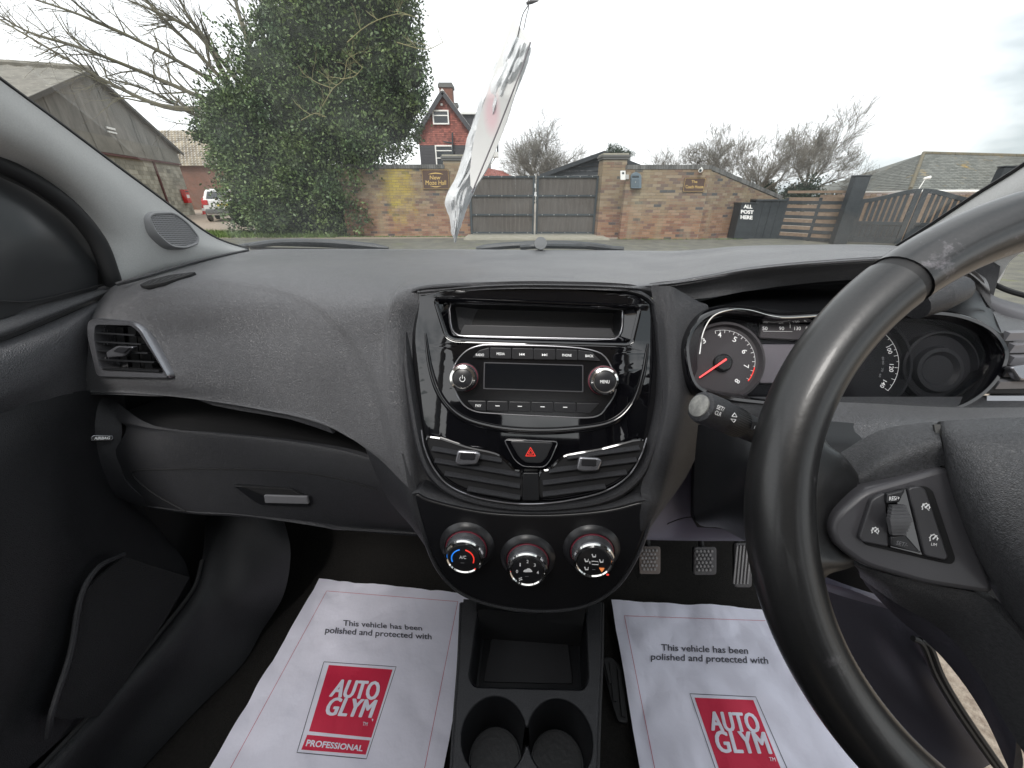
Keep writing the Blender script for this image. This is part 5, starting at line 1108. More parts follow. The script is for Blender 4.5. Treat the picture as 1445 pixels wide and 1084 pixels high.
for a0, a1, m_ in ((250, 345, bluep), (15, 110, redp)):
    c = Vector(HP.uv(653, 789, .0225)); obj('arc_mark', tube([HP.w(*(c + Vector((math.sin(R(a)), math.cos(R(a)))) * 14.6 * mp3), .0226) for a in [a0 + (a1 - a0) * q / 12 for q in range(13)]], .0008, 5), m_, ka)
kb = heatknob(744, 806, 'fan_knob'); marks(kb, HP, [('0', 729.5, 806.5, 2.8, 4.6), ('1', 734, 797, 1.6, 4.6), ('2', 744.5, 792.5, 2.8, 4.6), ('3', 754.5, 797.5, 2.8, 4.6), ('4', 758.8, 808, 2.8, 4.6)], .0225)
def flat(pl, px, h, m_, parent, nm): return obj(nm, plate(pl, [pxl(pl, px, h)], h - .0003, h), m_, parent, smooth=False)
carpx = [(738, 808), (739, 806), (742, 805), (744.5, 803.4), (747, 803.6), (750, 806), (751, 808), (748.5, 808.5), (745, 808.3), (741, 808.6)]
flat(HP, [(q[0] + .3, q[1] - 1) for q in carpx], .0227, wht, kb, 'recirculation_symbol')
for a in range(4):
    c = (734.5, 817.5); d = (math.cos(R(a * 90 + 20)), math.sin(R(a * 90 + 20))); flat(HP, [c, (c[0] + d[0] * 2.6 - d[1] * 1.2, c[1] + d[1] * 2.6 + d[0] * 1.2), (c[0] + d[0] * 2.6 + d[1] * .6, c[1] + d[1] * 2.6 - d[0] * .6)], .0227, wht, kb, 'fan_symbol')
kc = heatknob(838, 793, 'air_direction_knob')
def figure(x, y, s, parent):
    flat(HP, [(x - 3 * s, y - 2 * s), (x - 1.6 * s, y - 2.4 * s), (x - .6 * s, y + .8 * s), (x + 1.8 * s, y + .6 * s), (x + 2.2 * s, y - 1.8 * s), (x + 3 * s, y - 1.8 * s), (x + 2.6 * s, y + 2 * s), (x - 1.6 * s, y + 2.2 * s)], .0227, wht, parent, 'air_symbol')
for x, y in ((838, 784.5), (827.5, 791), (827.5, 802.5), (848.5, 792)): figure(x, y, 1.05, kc)
obj('rear_screen_symbol', ctube([HP.P(*q, .0227) for q in ((835, 792), (844, 792.6), (844.4, 797), (835.4, 796.6))], .0004, 4), wht, kc); marks(kc, HP, [('R', 832.6, 794, 2.2, 4)], .0227)
flat(HP, [(845.5, 801.5), (853, 801.8), (851.5, 805), (849.3, 807.5), (847.2, 804.8)], .0227, orangep, kc, 'screen_symbol')
for k_, x, y in ((ka, 672, 803), (kb, 718, 806), (kc, 858.5, 811)): obj('pointer', tube([HP.P(x, y, .019), HP.P(x + (2 if x > 700 and x < 800 else -2), y, .022)], .0011, 5), redp, k_)
for k_, x, y in ((ka, 652.5, 794.5), (kb, 743.5, 813.5), (kc, 838, 804)): obj('lamp_mark', ([HP.P(*q, .0226) for q in cquad(x, y, 5, .8, 2)], [(0, 1, 2, 3)]), greyp, k_, smooth=False)
# ------------------------------------------------------------------ instruments
gaug = mat('gauge_grey', (.05, .046, .05), .6, spec=.2)
cout = resamp(smoothpx(pxl(CP, [(967, 500), (972, 470), (992, 446), (1025, 435), (1060, 437), (1095, 446), (1150, 444), (1230, 441), (1300, 440), (1350, 445), (1392, 462), (1414, 487), (1416, 510), (1400, 540), (1370, 566), (1330, 581), (1260, 585), (1170, 578), (1080, 570), (1020, 562), (980, 545)]), 4), 130)
cl = obj('instrument_cluster', loft([[CP.w(*p, h) for p in off(cout, d)] for d, h in ((.006, -.02), (.003, .0), (.0, .004), (-.003, .0035), (-.0065, -.006), (-.0085, -.024))], True), gloss, dash)
obj('cluster_back', plate(CP, [off(cout, -.008)], -.03, -.022), mat('cluster_black', (.006, .006, .008), .6, spec=.1), cl)
obj('cluster_trim', tube([CP.w(*CP.uv(*q), .0045) for q in [(v.x, v.y) for v in cr([(985, 500, 0), (990, 470, 0), (1004, 447, 0), (1030, 438, 0), (1055, 439, 0), (1085, 447, 0), (1110, 449, 0), (1160, 446, 0)], 6)]], .0007, 5), chrome, cl)
def dial(cx_, cy_, r_, h=-.02, m_=gaug):
    c = CP.uv(cx_, cy_, h); rr = r_ * .415 / FPX
    d = obj('dial', lathe([(rr * 1.12, -.004), (rr * 1.12, .006), (rr * 1.05, .007), (rr, .001), (0, .001)], 56), m_, cl, CP.M(*c, h)); return d, c, rr
def tickarc(d, c, rr, h, a0, a1, n, m_=wht):
    mb = MB(); arc = [CP.w(c[0] + math.sin(R(a0 + (a1 - a0) * k / 40)) * rr * .9, c[1] + math.cos(R(a0 + (a1 - a0) * k / 40)) * rr * .9, h) for k in range(41)]; mb.add(tube(arc, .00022, 4))
    for k in range(n + 1):
        a = R(a0 + (a1 - a0) * k / n); l0 = .82 if k % 2 == 0 else .86; mb.add(tube([CP.w(c[0] + math.sin(a) * rr * l0, c[1] + math.cos(a) * rr * l0, h), CP.w(c[0] + math.sin(a) * rr * .9, c[1] + math.cos(a) * rr * .9, h)], .0003, 4))
    obj('scale', mb.geo(), m_, d)
def num(d, s, x, y, w, hh, ang, h, m_=wht): obj('numeral', text_quad(s, cquad(x, y, w, hh, ang), lambda a, b, q: CP.P(a, b, h), .006), m_, d, smooth=False)
d1, c1, r1 = dial(1018, 511, 53); tickarc(d1, c1, r1, -.0184, -15, 122, 16)
obj('redline', tube([CP.w(c1[0] + math.sin(R(a)) * r1 * .9, c1[1] + math.cos(R(a)) * r1 * .9, -.0183) for a in range(98, 128, 3)], .0005, 4), redp, d1)
for s, x, y, an in (('4', 1015.5, 472.5, 0), ('5', 1037, 479, 25), ('6', 1050.5, 496, 60), ('7', 1053, 517, 95), ('8', 1040.5, 538, 125)): num(d1, s, x, y, 5, 7.5, an, -.0183)
for s, x, y, an in (('3', 993, 481, -30),): num(d1, s, x, y, 5, 7.5, an, -.0183)
obj('hub', lathe([(.010, 0), (.010, .004), (.008, .006), (0, .006)], 24), darkm, d1, CP.M(*CP.uv(1019, 512, -.018), -.0185))
obj('needle', tube([CP.P(1025, 507, -.011), CP.P(987, 533, -.013)], [.0011, .0008], 6), mat('needle_red_glow', (.85, .05, .05), .4, emit=((1, .05, .05), .5)), d1)  # needle colour has a glow added to it
d2, c2, r2 = dial(1206, 515, 66, m_=mat('dial_dark', (.010, .010, .012), .6, spec=.12)); tickarc(d2, c2, r2, -.0184, -120, 128, 28)
for s, x, y, an, w in (('100', 1255, 494, 68, 11), ('120', 1258, 519.5, 92, 11), ('140', 1246.5, 542, 118, 11)): num(d2, s, x, y, w, 6, an, -.0183)
for s, x, y, an in (('80', 1246, 506, 80), ('90', 1246, 512, 85), ('70', 1245, 522, 95), ('60', 1242, 530, 105)): num(d2, s, x, y, 5, 3, an, -.0183, greyp)
d3, c3, r3 = dial(1320, 518, 46, m_=mat('dial_dark', (.010, .010, .012), .6, spec=.12))
obj('inner_dish', lathe([(.026, -.001), (.024, .004), (.02, .0045), (.016, .001), (0, .001)], 40), mat('dish_black', (.012, .012, .014), .5, spec=.15), d3, CP.M(*CP.uv(1322, 522, -.018), -.018))
tp = obj('temperature_gauge', plate(CP, [roundpoly(pxl(CP, [(1072, 477), (1145, 481), (1150, 458), (1076, 455)], -.016), .003)], -.022, -.016, .001), gaug, cl)
for s, x, w in (('50', 1079.5, 7), ('90', 1103, 7), ('130', 1125.5, 9), ('0', 1138.5, 3)): obj('numeral', text_quad(s, cquad(x, 463.5, w, 5, 1), lambda a, b, q: CP.P(a, b, -.0157), .006), wht, tp, smooth=False)
obj('scale', tube([CP.P(1077, 467.5, -.0157), CP.P(1118, 468, -.0157)], .0002, 4), wht, tp)
obj('thermometer_symbol', tube([CP.P(1115, 458, -.0157), CP.P(1115, 463, -.0157)], .0003, 4), wht, tp)
obj('information_display', plate(CP, [roundpoly(pxl(CP, [(1072, 541), (1148, 541), (1150, 486), (1076, 486)], -.018), .002)], -.022, -.018, .001), mat('display_grey', (.11, .1, .115), .4), cl)
obj('cluster_lens', plate(CP, [off(cout, -.0065)], -.0058, -.005), None, cl)
lens = bpy.data.materials.new('clear_lens'); lens.use_nodes = True
def clearglass(m, fac=.04, col=(1, 1, 1, 1), fres=1.45):
    t = m.node_tree; t.nodes.clear(); o_ = t.nodes.new('ShaderNodeOutputMaterial'); a_ = t.nodes.new('ShaderNodeBsdfTransparent'); a_.inputs[0].default_value = col; g_ = t.nodes.new('ShaderNodeBsdfGlossy'); g_.inputs['Roughness'].default_value = .01
    x_ = t.nodes.new('ShaderNodeMixShader'); f_ = t.nodes.new('ShaderNodeLayerWeight'); f_.inputs[0].default_value = .5; pw = t.nodes.new('ShaderNodeMath'); pw.operation = 'POWER'; pw.inputs[1].default_value = 5; t.links.new(f_.outputs['Facing'], pw.inputs[0]); ma = t.nodes.new('ShaderNodeMath'); ma.operation = 'MULTIPLY_ADD'; ma.inputs[1].default_value = .96; ma.inputs[2].default_value = .04; t.links.new(pw.outputs[0], ma.inputs[0]); mu = t.nodes.new('ShaderNodeMath'); mu.operation = 'MULTIPLY'; mu.inputs[1].default_value = fac; t.links.new(ma.outputs[0], mu.inputs[0])
    t.links.new(mu.outputs[0], x_.inputs[0]); t.links.new(a_.outputs[0], x_.inputs[1]); t.links.new(g_.outputs[0], x_.inputs[2]); t.links.new(x_.outputs[0], o_.inputs[0])
clearglass(lens, .1)
for o_ in bpy.data.objects:
    if o_.name == 'cluster_lens': o_.data.materials.clear(); o_.data.materials.append(lens)
# driver's side of the dash beyond the wheel: panel, outer vent, silver strip, knee panel
rp1 = [[Z(1396, 430, 1.06), CP.P(1412, 466, -.014), CP.P(1421, 505, -.014), CP.P(1405, 548, -.014), CP.P(1345, 594, -.014)], [Z(1425, 440, 1.055), CP.P(1436, 472, -.008), CP.P(1440, 508, -.008), CP.P(1428, 552, -.008), CP.P(1380, 600, -.008)], [Z(1500, 444, 1.05), CP.P(1500, 475, -.006), CP.P(1500, 510, -.006), CP.P(1500, 556, -.006), CP.P(1500, 605, -.006)]]
obj('driver_side_panel', surf(rp1, 5, 5, .005), dashm, dash)
satin_d = mat('slat_grey', (.2, .2, .215), .35, metal=.3)
dv = obj('driver_vent', plate(CP, [roundpoly(pxl(CP, [(1408, 470), (1500, 466), (1500, 556), (1385, 556), (1400, 530), (1414, 505)]), .006)], -.004, .0, .001), void, dash)
for k in range(5): a = CP.P([1418, 1424, 1424, 1416, 1404][k], 474 + k * 17, .001); b = CP.P(1500, 472 + k * 17, .001); obj('slat', obox(a, b, .006, .009, CP.v + CP.n * .6), satin_d, dv, smooth=False)
obj('vent_tab', plate(CP, [roundpoly(pxl(CP, [(1416, 518), (1440, 514), (1500, 514), (1500, 538), (1430, 537)], .008), .004)], .006, .014, .002), gunm, dv)
obj('vent_trim', obox(CP.P(1388, 563, -.004), CP.P(1500, 563, -.004), .006, .007, CP.v), satin, dash, smooth=False)
obj('vent_sill', obox(CP.P(1372, 577, -.008), CP.P(1500, 577, -.008), .012, .014, CP.v), dashm, dash, smooth=False)
obj('cluster_sill', surf([[CP.P(x, 560, -.004), CP.P(x, 585, .006), CP.P(x + 10, 640, .0), CP.P(x + 15, 700, -.02)] for x in (1000, 1080, 1160, 1240, 1320, 1400, 1470)], 4, 4, .005), softm, dash)
# ------------------------------------------------------------------ steering column, stalk
colm = thing('steering_column', 'black steering column shroud behind the wheel', 'steering column', D(1190, 690, .40))
sc_ = [
 [D(985, 600, .43), D(1030, 590, .36), D(1110, 590, .33), D(1240, 600, .32), D(1400, 610, .33)],
 [D(980, 660, .44), D(1030, 655, .35), D(1110, 650, .31), D(1240, 650, .30), D(1400, 660, .31)],
 [D(982, 735, .45), D(1030, 720, .37), D(1110, 735, .33), D(1240, 740, .31), D(1400, 760, .31)],
 [D(1020, 745, .46), D(1045, 760, .40), D(1130, 800, .36), D(1240, 840, .34), D(1380, 870, .34)],
]
obj('shroud', surf(sc_, 5, 5, .005), darkm, colm)
tp_ = [[D(1150, 566, .36), D(1165, 600, .33), D(1170, 640, .31)], [D(1240, 570, .36), D(1240, 590, .32), D(1240, 640, .30)], [D(1340, 575, .36), D(1350, 598, .32), D(1360, 650, .30)], [D(1460, 575, .36), D(1470, 600, .32), D(1480, 650, .30)]]
obj('upper_shroud', surf(tp_, 5, 5, .005), dashm, colm)
stalk = thing('indicator_stalk', 'stubby black control stalk lettered SET/CLR left of the wheel', 'stalk', D(1040, 590, .32))
s0 = D(987, 573, .285); s1 = D(1120, 632, .325); ax = (s1 - s0).normalized(); Ls = (s1 - s0).length
def spt(t, r=0): return s0 + ax * (Ls * t)
obj('barrel', tube([spt(0), spt(.012), spt(.04), spt(.16), spt(.19), spt(.2), spt(.38), spt(.39), spt(.7), spt(1.2)], [.0095, .0115, .0122, .0125, .0125, .0117, .0112, .0104, .0098, .0095], 28), softm, stalk)
obj('end_button', tube([spt(-.012), spt(-.01), spt(.03)], [.0082, .0086, .0086], 28), mat('worn_button', (.28, .28, .26), .55, var=(160, (.1, .1, .1), .7), bump=(400, .5, 'noise', .0008)), stalk)
kn = MB(); sd_ = ax.orthogonal().normalized(); sb_ = ax.cross(sd_)
for k in range(40):
    a = 6.283 * k / 40; r_ = sd_ * math.cos(a) + sb_ * math.sin(a); kn.add(tube([spt(.2) + r_ * .0112, spt(.375) + r_ * .0112], .00045, 4))
obj('knurled_ring', kn.geo(), darkm, stalk, kind='stuff')
def onstalk(px, py, h, r=.0118):
    # on the side of the barrel facing the eye
    d = ray(px, py).normalized(); w_ = EYE - s0; a = d - ax * d.dot(ax); b = w_ - ax * w_.dot(ax); A_ = a.dot(a); B2 = 2 * a.dot(b); C_ = b.dot(b) - (r + h) ** 2; q = B2 * B2 - 4 * A_ * C_
    t = (-B2 - math.sqrt(max(q, 0))) / (2 * A_); return EYE + d * t
obj('lettering', text_quad('SET/', cquad(1017, 576, 11, 6, 22), lambda a, b, h: onstalk(a, b, .0012, .0125), .008), wht, stalk, smooth=False); obj('lettering', text_quad('CLR', cquad(1013.5, 583.5, 9.5, 6, 22), lambda a, b, h: onstalk(a, b, .0012, .0125), .008), wht, stalk, smooth=False)
for y, s in ((586, -1), (593, 1)):
    P3 = [onstalk(1036.5 - 3.5 * 1 - (0 if s < 0 else 1.5), y - s * 1.6, .0018), onstalk(1036.5 + 3.5 - (0 if s < 0 else 1.5), y - s * 1.6 + 1, .0018), onstalk(1036.8 - (0 if s < 0 else 1.5), y + s * 3.2, .0018)]; m_ = MB()
    for i in range(3): m_.add(tube([P3[i], P3[(i + 1) % 3]], .00025, 4))
    obj('arrow_mark', m_.geo(), wht, stalk)
obj('mode_button', tube([onstalk(1062, 601, -.004, .0105), onstalk(1062, 601, .0012, .0105)], .0042, 4), buttonm, stalk); obj('lettering', text_quad('M', cquad(1066.5, 603.5, 4, 4.6, 22), lambda a, b, h: onstalk(a, b, .0025, .0105), .008), wht, stalk, smooth=False)
# right-hand stalk tip seen behind the rim
ws = thing('wiper_stalk', 'dark stalk end seen through the gap at the right of the wheel', 'stalk', D(1330, 420, .36))
obj('lever', tube([D(1290, 430, .36), D(1320, 418, .36), D(1355, 408, .36), D(1366, 410, .36)], [.014, .016, .012, .004], 16), softm, ws)
# ------------------------------------------------------------------ steering wheel
WC = Vector((.3451644, .14647629, 1.03660044)); az, el = -.20400651, .51874125
WN = Vector((math.sin(az) * math.cos(el), -math.cos(az) * math.cos(el), math.sin(el))); WP = Plane(WC, UP.cross(WN), WN); RR_, rr_ = .18459, .01745
wheel = thing('steering_wheel', 'worn black leather steering wheel with cruise control buttons', 'steering wheel', WC)
def rim_seg(a0, a1, n, r=rr_, infl=None):
    rings = []
    for k in range(n + 1):
        a = R(a0 + (a1 - a0) * k / n); rad = WP.u * math.cos(a) + WP.v * math.sin(a); c = WC + rad * RR_; q = []; rk = r if infl is None else r * infl(a0 + (a1 - a0) * k / n)
        for j in range(28):
            b = 2 * math.pi * j / 28; q.append(c + rad * math.cos(b) * rk * .98 + WP.n * math.sin(b) * rk * 1.08)
        rings.append(q)
    return loft(rings, True, True, True)
_c = WP.uv(1262, 398); spl = math.degrees(math.atan2(_c[1], _c[0]))
obj('rim', rim_seg(spl + .9, 360 + 40, 160, infl=lambda a: 1 + .07 * math.exp(-((a - 190) / 14) ** 2)), leather, wheel)
peel = mat('peeling_leather', (.012, .012, .013), .3, spec=.8, coat=.12, bump=(60, .3, 'noise', .001), dirt=(42, (.15, .14, .155), .575), speck=.2)
obj('upper_rim', rim_seg(42, spl - .9, 70, rr_ * 1.0), peel, wheel); obj('rim_joint', rim_seg(spl - 1.2, spl + 1.2, 3, rr_ * .93), black, wheel)
# stitched seam along the inside of the rim
sm = MB()
for k in range(90):
    a = R(205 + k * 1.2); rad = WP.u * math.cos(a) + WP.v * math.sin(a); t_ = WP.n.cross(rad); c = WC + rad * (RR_ - rr_ * .95) + WP.n * .003; sm.add(tube([c, c + t_ * .0022 + WP.n * .0012], .0004, 4))
obj('stitching', sm.geo(), greyp, wheel, kind='stuff')
def wpx(px, py, h=0): return WP.P(px, py, h)
# spoke root wrapped in leather, flaring out of the rim
sr = [
 [wpx(1128, 560, -.004), wpx(1144, 585, .0), wpx(1160, 612, -.003), wpx(1170, 630, -.008), wpx(1178, 643, -.014)],
 [wpx(1110, 610, .008), wpx(1135, 640, .013), wpx(1168, 652, .008), wpx(1196, 656, .002), wpx(1212, 676, -.002)],
 [wpx(1090, 700, .012), wpx(1115, 710, .0145), wpx(1145, 715, .010), wpx(1165, 722, .004), wpx(1176, 730, -.003)],
 [wpx(1092, 780, .010), wpx(1120, 780, .0135), wpx(1145, 770, .010), wpx(1165, 762, .004), wpx(1176, 752, -.003)],
 [wpx(1115, 860, .006), wpx(1135, 830, .011), wpx(1155, 800, .009), wpx(1185, 792, .004), wpx(1210, 782, -.002)],
 [wpx(1150, 870, -.002), wpx(1158, 835, .0), wpx(1168, 812, .001), wpx(1195, 803, .0), wpx(1214, 795, -.004)],
]
obj('spoke_root', surf(sr, 6, 6, .006), leather, wheel)
up = [
 [wpx(1176, 645, -.02), wpx(1205, 672, -.004), wpx(1216, 690, -.004)],
 [wpx(1240, 608, -.015), wpx(1250, 645, .003), wpx(1258, 678, .002)],
 [wpx(1300, 597, -.008), wpx(1308, 625, .008), wpx(1316, 662, .006)],
 [wpx(1322, 596, -.006), wpx(1328, 622, .01), wpx(1336, 655, .008)],
]
obj('spoke_cover', surf(up, 6, 6, .006), leather2, wheel)
SPL = Plane(WP.P(1260, 735, .006), WP.u + WP.n * .06, WP.n - WP.u * .06)
tr_ = resamp(roundpoly(pxl(SPL, [(1168, 742), (1178, 722), (1214, 690), (1335, 655), (1348, 700), (1370, 760), (1402, 838), (1300, 822), (1215, 797), (1176, 768)]), .006), 90)
sw = obj('switch_panel', plate(SPL, [tr_], -.018, .003, .003), mat('panel_satin', (.07, .068, .074), .33), wheel)
swi = roundpoly(pxl(SPL, [(1210, 758), (1228, 703), (1243, 695), (1298, 684), (1308, 690), (1340, 786), (1334, 793), (1305, 787), (1215, 766)]), .003)
obj('button_well', plate(SPL, [swi], .0, .0042, .0005), void, sw)
obj('left_button', plate(SPL, [roundpoly(pxl(SPL, [(1212, 758), (1229.5, 704.5), (1244, 696.5), (1248.5, 696), (1254, 772), (1216, 764.5)], .006), .002)], .003, .0066, .0008), mat('button_grey', (.045, .044, .048), .35), sw)
obj('right_button', plate(SPL, [roundpoly(pxl(SPL, [(1280, 688.5), (1297, 685.5), (1306, 691), (1337.5, 786), (1333, 790.5), (1303.5, 784.5)], .006), .002)], .003, .0066, .0008), mat('button_grey', (.045, .044, .048), .35), sw)
obj('rocker_bed', plate(SPL, [pxl(SPL, [(1249.5, 696), (1279, 689), (1302, 784), (1255.5, 772.5)], .005)], .003, .0052, .0004), gloss, sw)
obj('rocker_top', plate(SPL, [roundpoly(pxl(SPL, [(1250.5, 711), (1251, 697), (1277, 690.5), (1269, 709)], .008), .001)], .004, .0085, .001), buttonm, sw)
obj('rocker_bottom', plate(SPL, [roundpoly(pxl(SPL, [(1256.5, 757), (1277, 754), (1300.5, 781), (1257, 771)], .008), .001)], .004, .0085, .001), buttonm, sw)
wpl = [wpx(1254.5, 735, .012), wpx(1284, 733, .016)]
tw_ = MB()
for k in range(9):
    t = (k - 4) / 4; hh = .0145 - .006 * t * t; y = 733.5 + t * 18
    tw_.add(obox(SPL.P(1253.5 + abs(t) * 3, y, hh), SPL.P(1284.5 - abs(t) * 8, y - .4, hh), .003, .0022, SPL.v))
obj('thumbwheel', tw_.geo(), mat('roller_grey', (.09, .09, .095), .35), sw, smooth=False)
obj('lettering', text_quad('RES/+', cquad(1262, 703.3, 15, 5.6, -4), lambda a, b, h: SPL.P(a, b, .0088), .008, .1), wht, sw, smooth=False)
obj('lettering', text_quad('SET/-', cquad(1273, 767.5, 17, 5.6, 13), lambda a, b, h: SPL.P(a, b, .0088), .008, .1), greyp, sw, smooth=False)
def cruise(x, y, r_, par, cross=True, lim=False):
    m_ = MB(); h = .0069
    def q(a, rr): return SPL.P(x + math.cos(a) * rr, y + math.sin(a) * rr, h)
    m_.add(tube([q(R(a), r_) for a in range(150, 401, 15)], .00024, 4))
    for a in range(150, 401, 42): m_.add(tube([q(R(a), r_), q(R(a), r_ * 1.3)], .0002, 4))
    m_.add(tube([q(R(-45), r_ * .9), q(R(135), r_ * .3)], .0003, 4))
    if cross: m_.add(tube([q(R(225), r_ * 1.35), q(R(45), r_ * 1.3)], .00024, 4))
    obj('speed_symbol', m_.geo(), wht, par)
    if lim: obj('lettering', text_quad('LIM', cquad(x + .5, y + 8.4, 8, 4, 8), lambda a, b, hh: SPL.P(a, b, .0069), .01), wht, par, smooth=False)
cruise(1235, 749.5, 4.6, sw); cruise(1306.5, 716, 5, sw); cruise(1317.5, 760, 5.2, sw, False, True)
# lower arm, airbag cover, shadow gap
lo = [
 [wpx(1205, 797, .0), wpx(1212, 806, -.006), wpx(1214, 815, -.02)],
 [wpx(1260, 812, .004), wpx(1262, 830, -.002), wpx(1262, 850, -.02)],
 [wpx(1330, 828, .006), wpx(1335, 855, -.001), wpx(1330, 890, -.02)],
 [wpx(1385, 842, .008), wpx(1395, 890, .0), wpx(1380, 950, -.02)],
 [wpx(1440, 900, .01), wpx(1450, 960, .0), wpx(1430, 1040, -.02)],
 [wpx(1520, 990, .01), wpx(1530, 1060, .0), wpx(1500, 1140, -.02)],
]
obj('lower_spoke', surf(lo, 5, 5, .006), leather2, wheel)
lo2 = [[wpx(1210, 808, -.018), wpx(1216, 816, -.025), wpx(1222, 826, -.035)], [wpx(1260, 836, -.018), wpx(1262, 852, -.025), wpx(1262, 868, -.035)], [wpx(1325, 875, -.018), wpx(1327, 900, -.025), wpx(1328, 926, -.035)], [wpx(1378, 935, -.018), wpx(1382, 970, -.025), wpx(1384, 1002, -.035)], [wpx(1435, 1035, -.018), wpx(1432, 1070, -.025), wpx(1428, 1095, -.035)]]
obj('wheel_back_cover', surf(lo2, 5, 5, .005), mat('back_cover', (.05, .048, .062), .6, bump=(900, .5, 'noise', .0006)), wheel)
ac = [
 [wpx(1322, 597, -.01), wpx(1332, 594, .003), wpx(1400, 590, .010), wpx(1520, 588, .016)],
 [wpx(1328, 625, .004), wpx(1338, 622, .016), wpx(1405, 620, .026), wpx(1525, 620, .032)],
 [wpx(1337, 680, .006), wpx(1350, 678, .02), wpx(1415, 680, .034), wpx(1530, 690, .04)],
 [wpx(1358, 745, .006), wpx(1372, 742, .022), wpx(1430, 750, .036), wpx(1535, 770, .042)],
 [wpx(1388, 810, .006), wpx(1402, 806, .02), wpx(1455, 820, .034), wpx(1540, 850, .04)],
 [wpx(1430, 880, .004), wpx(1444, 872, .016), wpx(1490, 880, .028), wpx(1550, 920, .034)],
 [wpx(1475, 940, .0), wpx(1490, 930, .008), wpx(1530, 940, .016), wpx(1580, 990, .02)],
]
obj('airbag_cover', surf(ac, 6, 5, .006), leather2, wheel)
obj('hub_body', surf([[wpx(1318, 600, -.012), wpx(1420, 600, -.02), wpx(1540, 600, -.02)], [wpx(1345, 700, -.004), wpx(1420, 720, -.02), wpx(1560, 720, -.02)], [wpx(1395, 840, -.004), wpx(1450, 850, -.02), wpx(1560, 850, -.02)], [wpx(1450, 930, -.004), wpx(1490, 950, -.02), wpx(1600, 950, -.02)]], 4, 4, .006), void, wheel)
obj('gap_clip', surf([[wpx(1318, 599, .004), wpx(1327, 599, .005)], [wpx(1326, 640, .006), wpx(1333, 640, .007)], [wpx(1332, 670, .005), wpx(1339, 670, .006)]], 3, 3, .003), mat('gap_grey', (.06, .06, .058), .6), wheel)
# ------------------------------------------------------------------ centre console
cons = thing('centre_console', 'black centre console with an open tray and two cup holders', 'console', C(0, .3, FLZ))
KZ = .60; KP = Plane(Vector((0, 0, KZ)), CARX, UP)
_e = [KP.uv(655, 858), KP.uv(846, 866), KP.uv(838, 1100), KP.uv(643, 1100)]
kx0 = _e[3]; kx1 = _e[2]
hole1 = [(683, 858), (812, 862), (826, 962), (822, 974), (815, 976), (672, 972), (664, 966), (664, 955)]
cups = [(697, 1036), (790, 1040)]; cr_px = 45.5
def cup_pts(c, r, h=0, n=40):
    k = KP.uv(*c, h); rr = r * .482 / FPX; return [(k[0] + math.cos(6.283 * i / n) * rr, k[1] + math.sin(6.283 * i / n) * rr) for i in range(n)]
# the two holes merge in the middle into one figure of eight
A8 = cup_pts(cups[0], cr_px); B8 = cup_pts(cups[1], cr_px)
ka_ = KP.uv(*cups[0]); kb_ = KP.uv(*cups[1]); rr8 = cr_px * .482 / FPX; half_d = (Vector(kb_) - Vector(ka_)).length / 2; ang8 = math.atan2(kb_[1] - ka_[1], kb_[0] - ka_[0])
gap = math.acos(min(half_d * .97 / rr8, .97)) if half_d < rr8 else R(14)
fig = [(ka_[0] + math.cos(ang8 + gap + (2 * math.pi - 2 * gap) * i / 40) * rr8, ka_[1] + math.sin(ang8 + gap + (2 * math.pi - 2 * gap) * i / 40) * rr8) for i in range(41)]
fig += [(kb_[0] + math.cos(ang8 + math.pi + gap + (2 * math.pi - 2 * gap) * i / 40) * rr8, kb_[1] + math.sin(ang8 + math.pi + gap + (2 * math.pi - 2 * gap) * i / 40) * rr8) for i in range(41)]
h1 = roundpoly(pxl(KP, [(676, 850), (826, 856), (831, 960), (824, 974), (668, 970), (661, 955)]), .008)
outl = [KP.uv(654, 840), KP.uv(846, 846), KP.uv(846, 960), KP.uv(841, 1120), (KP.uv(841, 1120)[0], -.25), (KP.uv(643, 1120)[0], -.25), KP.uv(643, 1120), KP.uv(650, 960)]
outl = [KP.uv(654, 845), KP.uv(847, 852), KP.uv(845, 960), KP.uv(837, 1150), KP.uv(641, 1150), KP.uv(649, 960)]
obj('top', plate(KP, [outl, h1, fig], -.006, 0, .0015), softm, cons)
def basin(poly, depth, shrink, nm, m_=darkm, zf=0):
    q = resamp(poly, 80); b_ = obj(nm, loft([[KP.w(*p, h) for p in off(q, d)] for d, h in ((.0006, -.004), (.0, .0006), (-.0012, .0), (-.002, -.004), (-shrink, -depth), (-shrink - .004, -depth - .003))] , True), m_, cons)
    obj('base', plate(KP, [off(q, -shrink + .001)], -depth - .006, -depth - .0025), m_, b_); return b_
tr1 = basin(h1, .055, .006, 'tray')
obj('rubber_mat', plate(KP, [roundpoly(pxl(KP, [(696, 890), (800, 893), (808, 965), (682, 962)], -.055), .004)], -.057, -.0545, .0006), mat('mat_black', (.016, .016, .018), .8, bump=(900, .5, 'noise', .0005)), tr1)
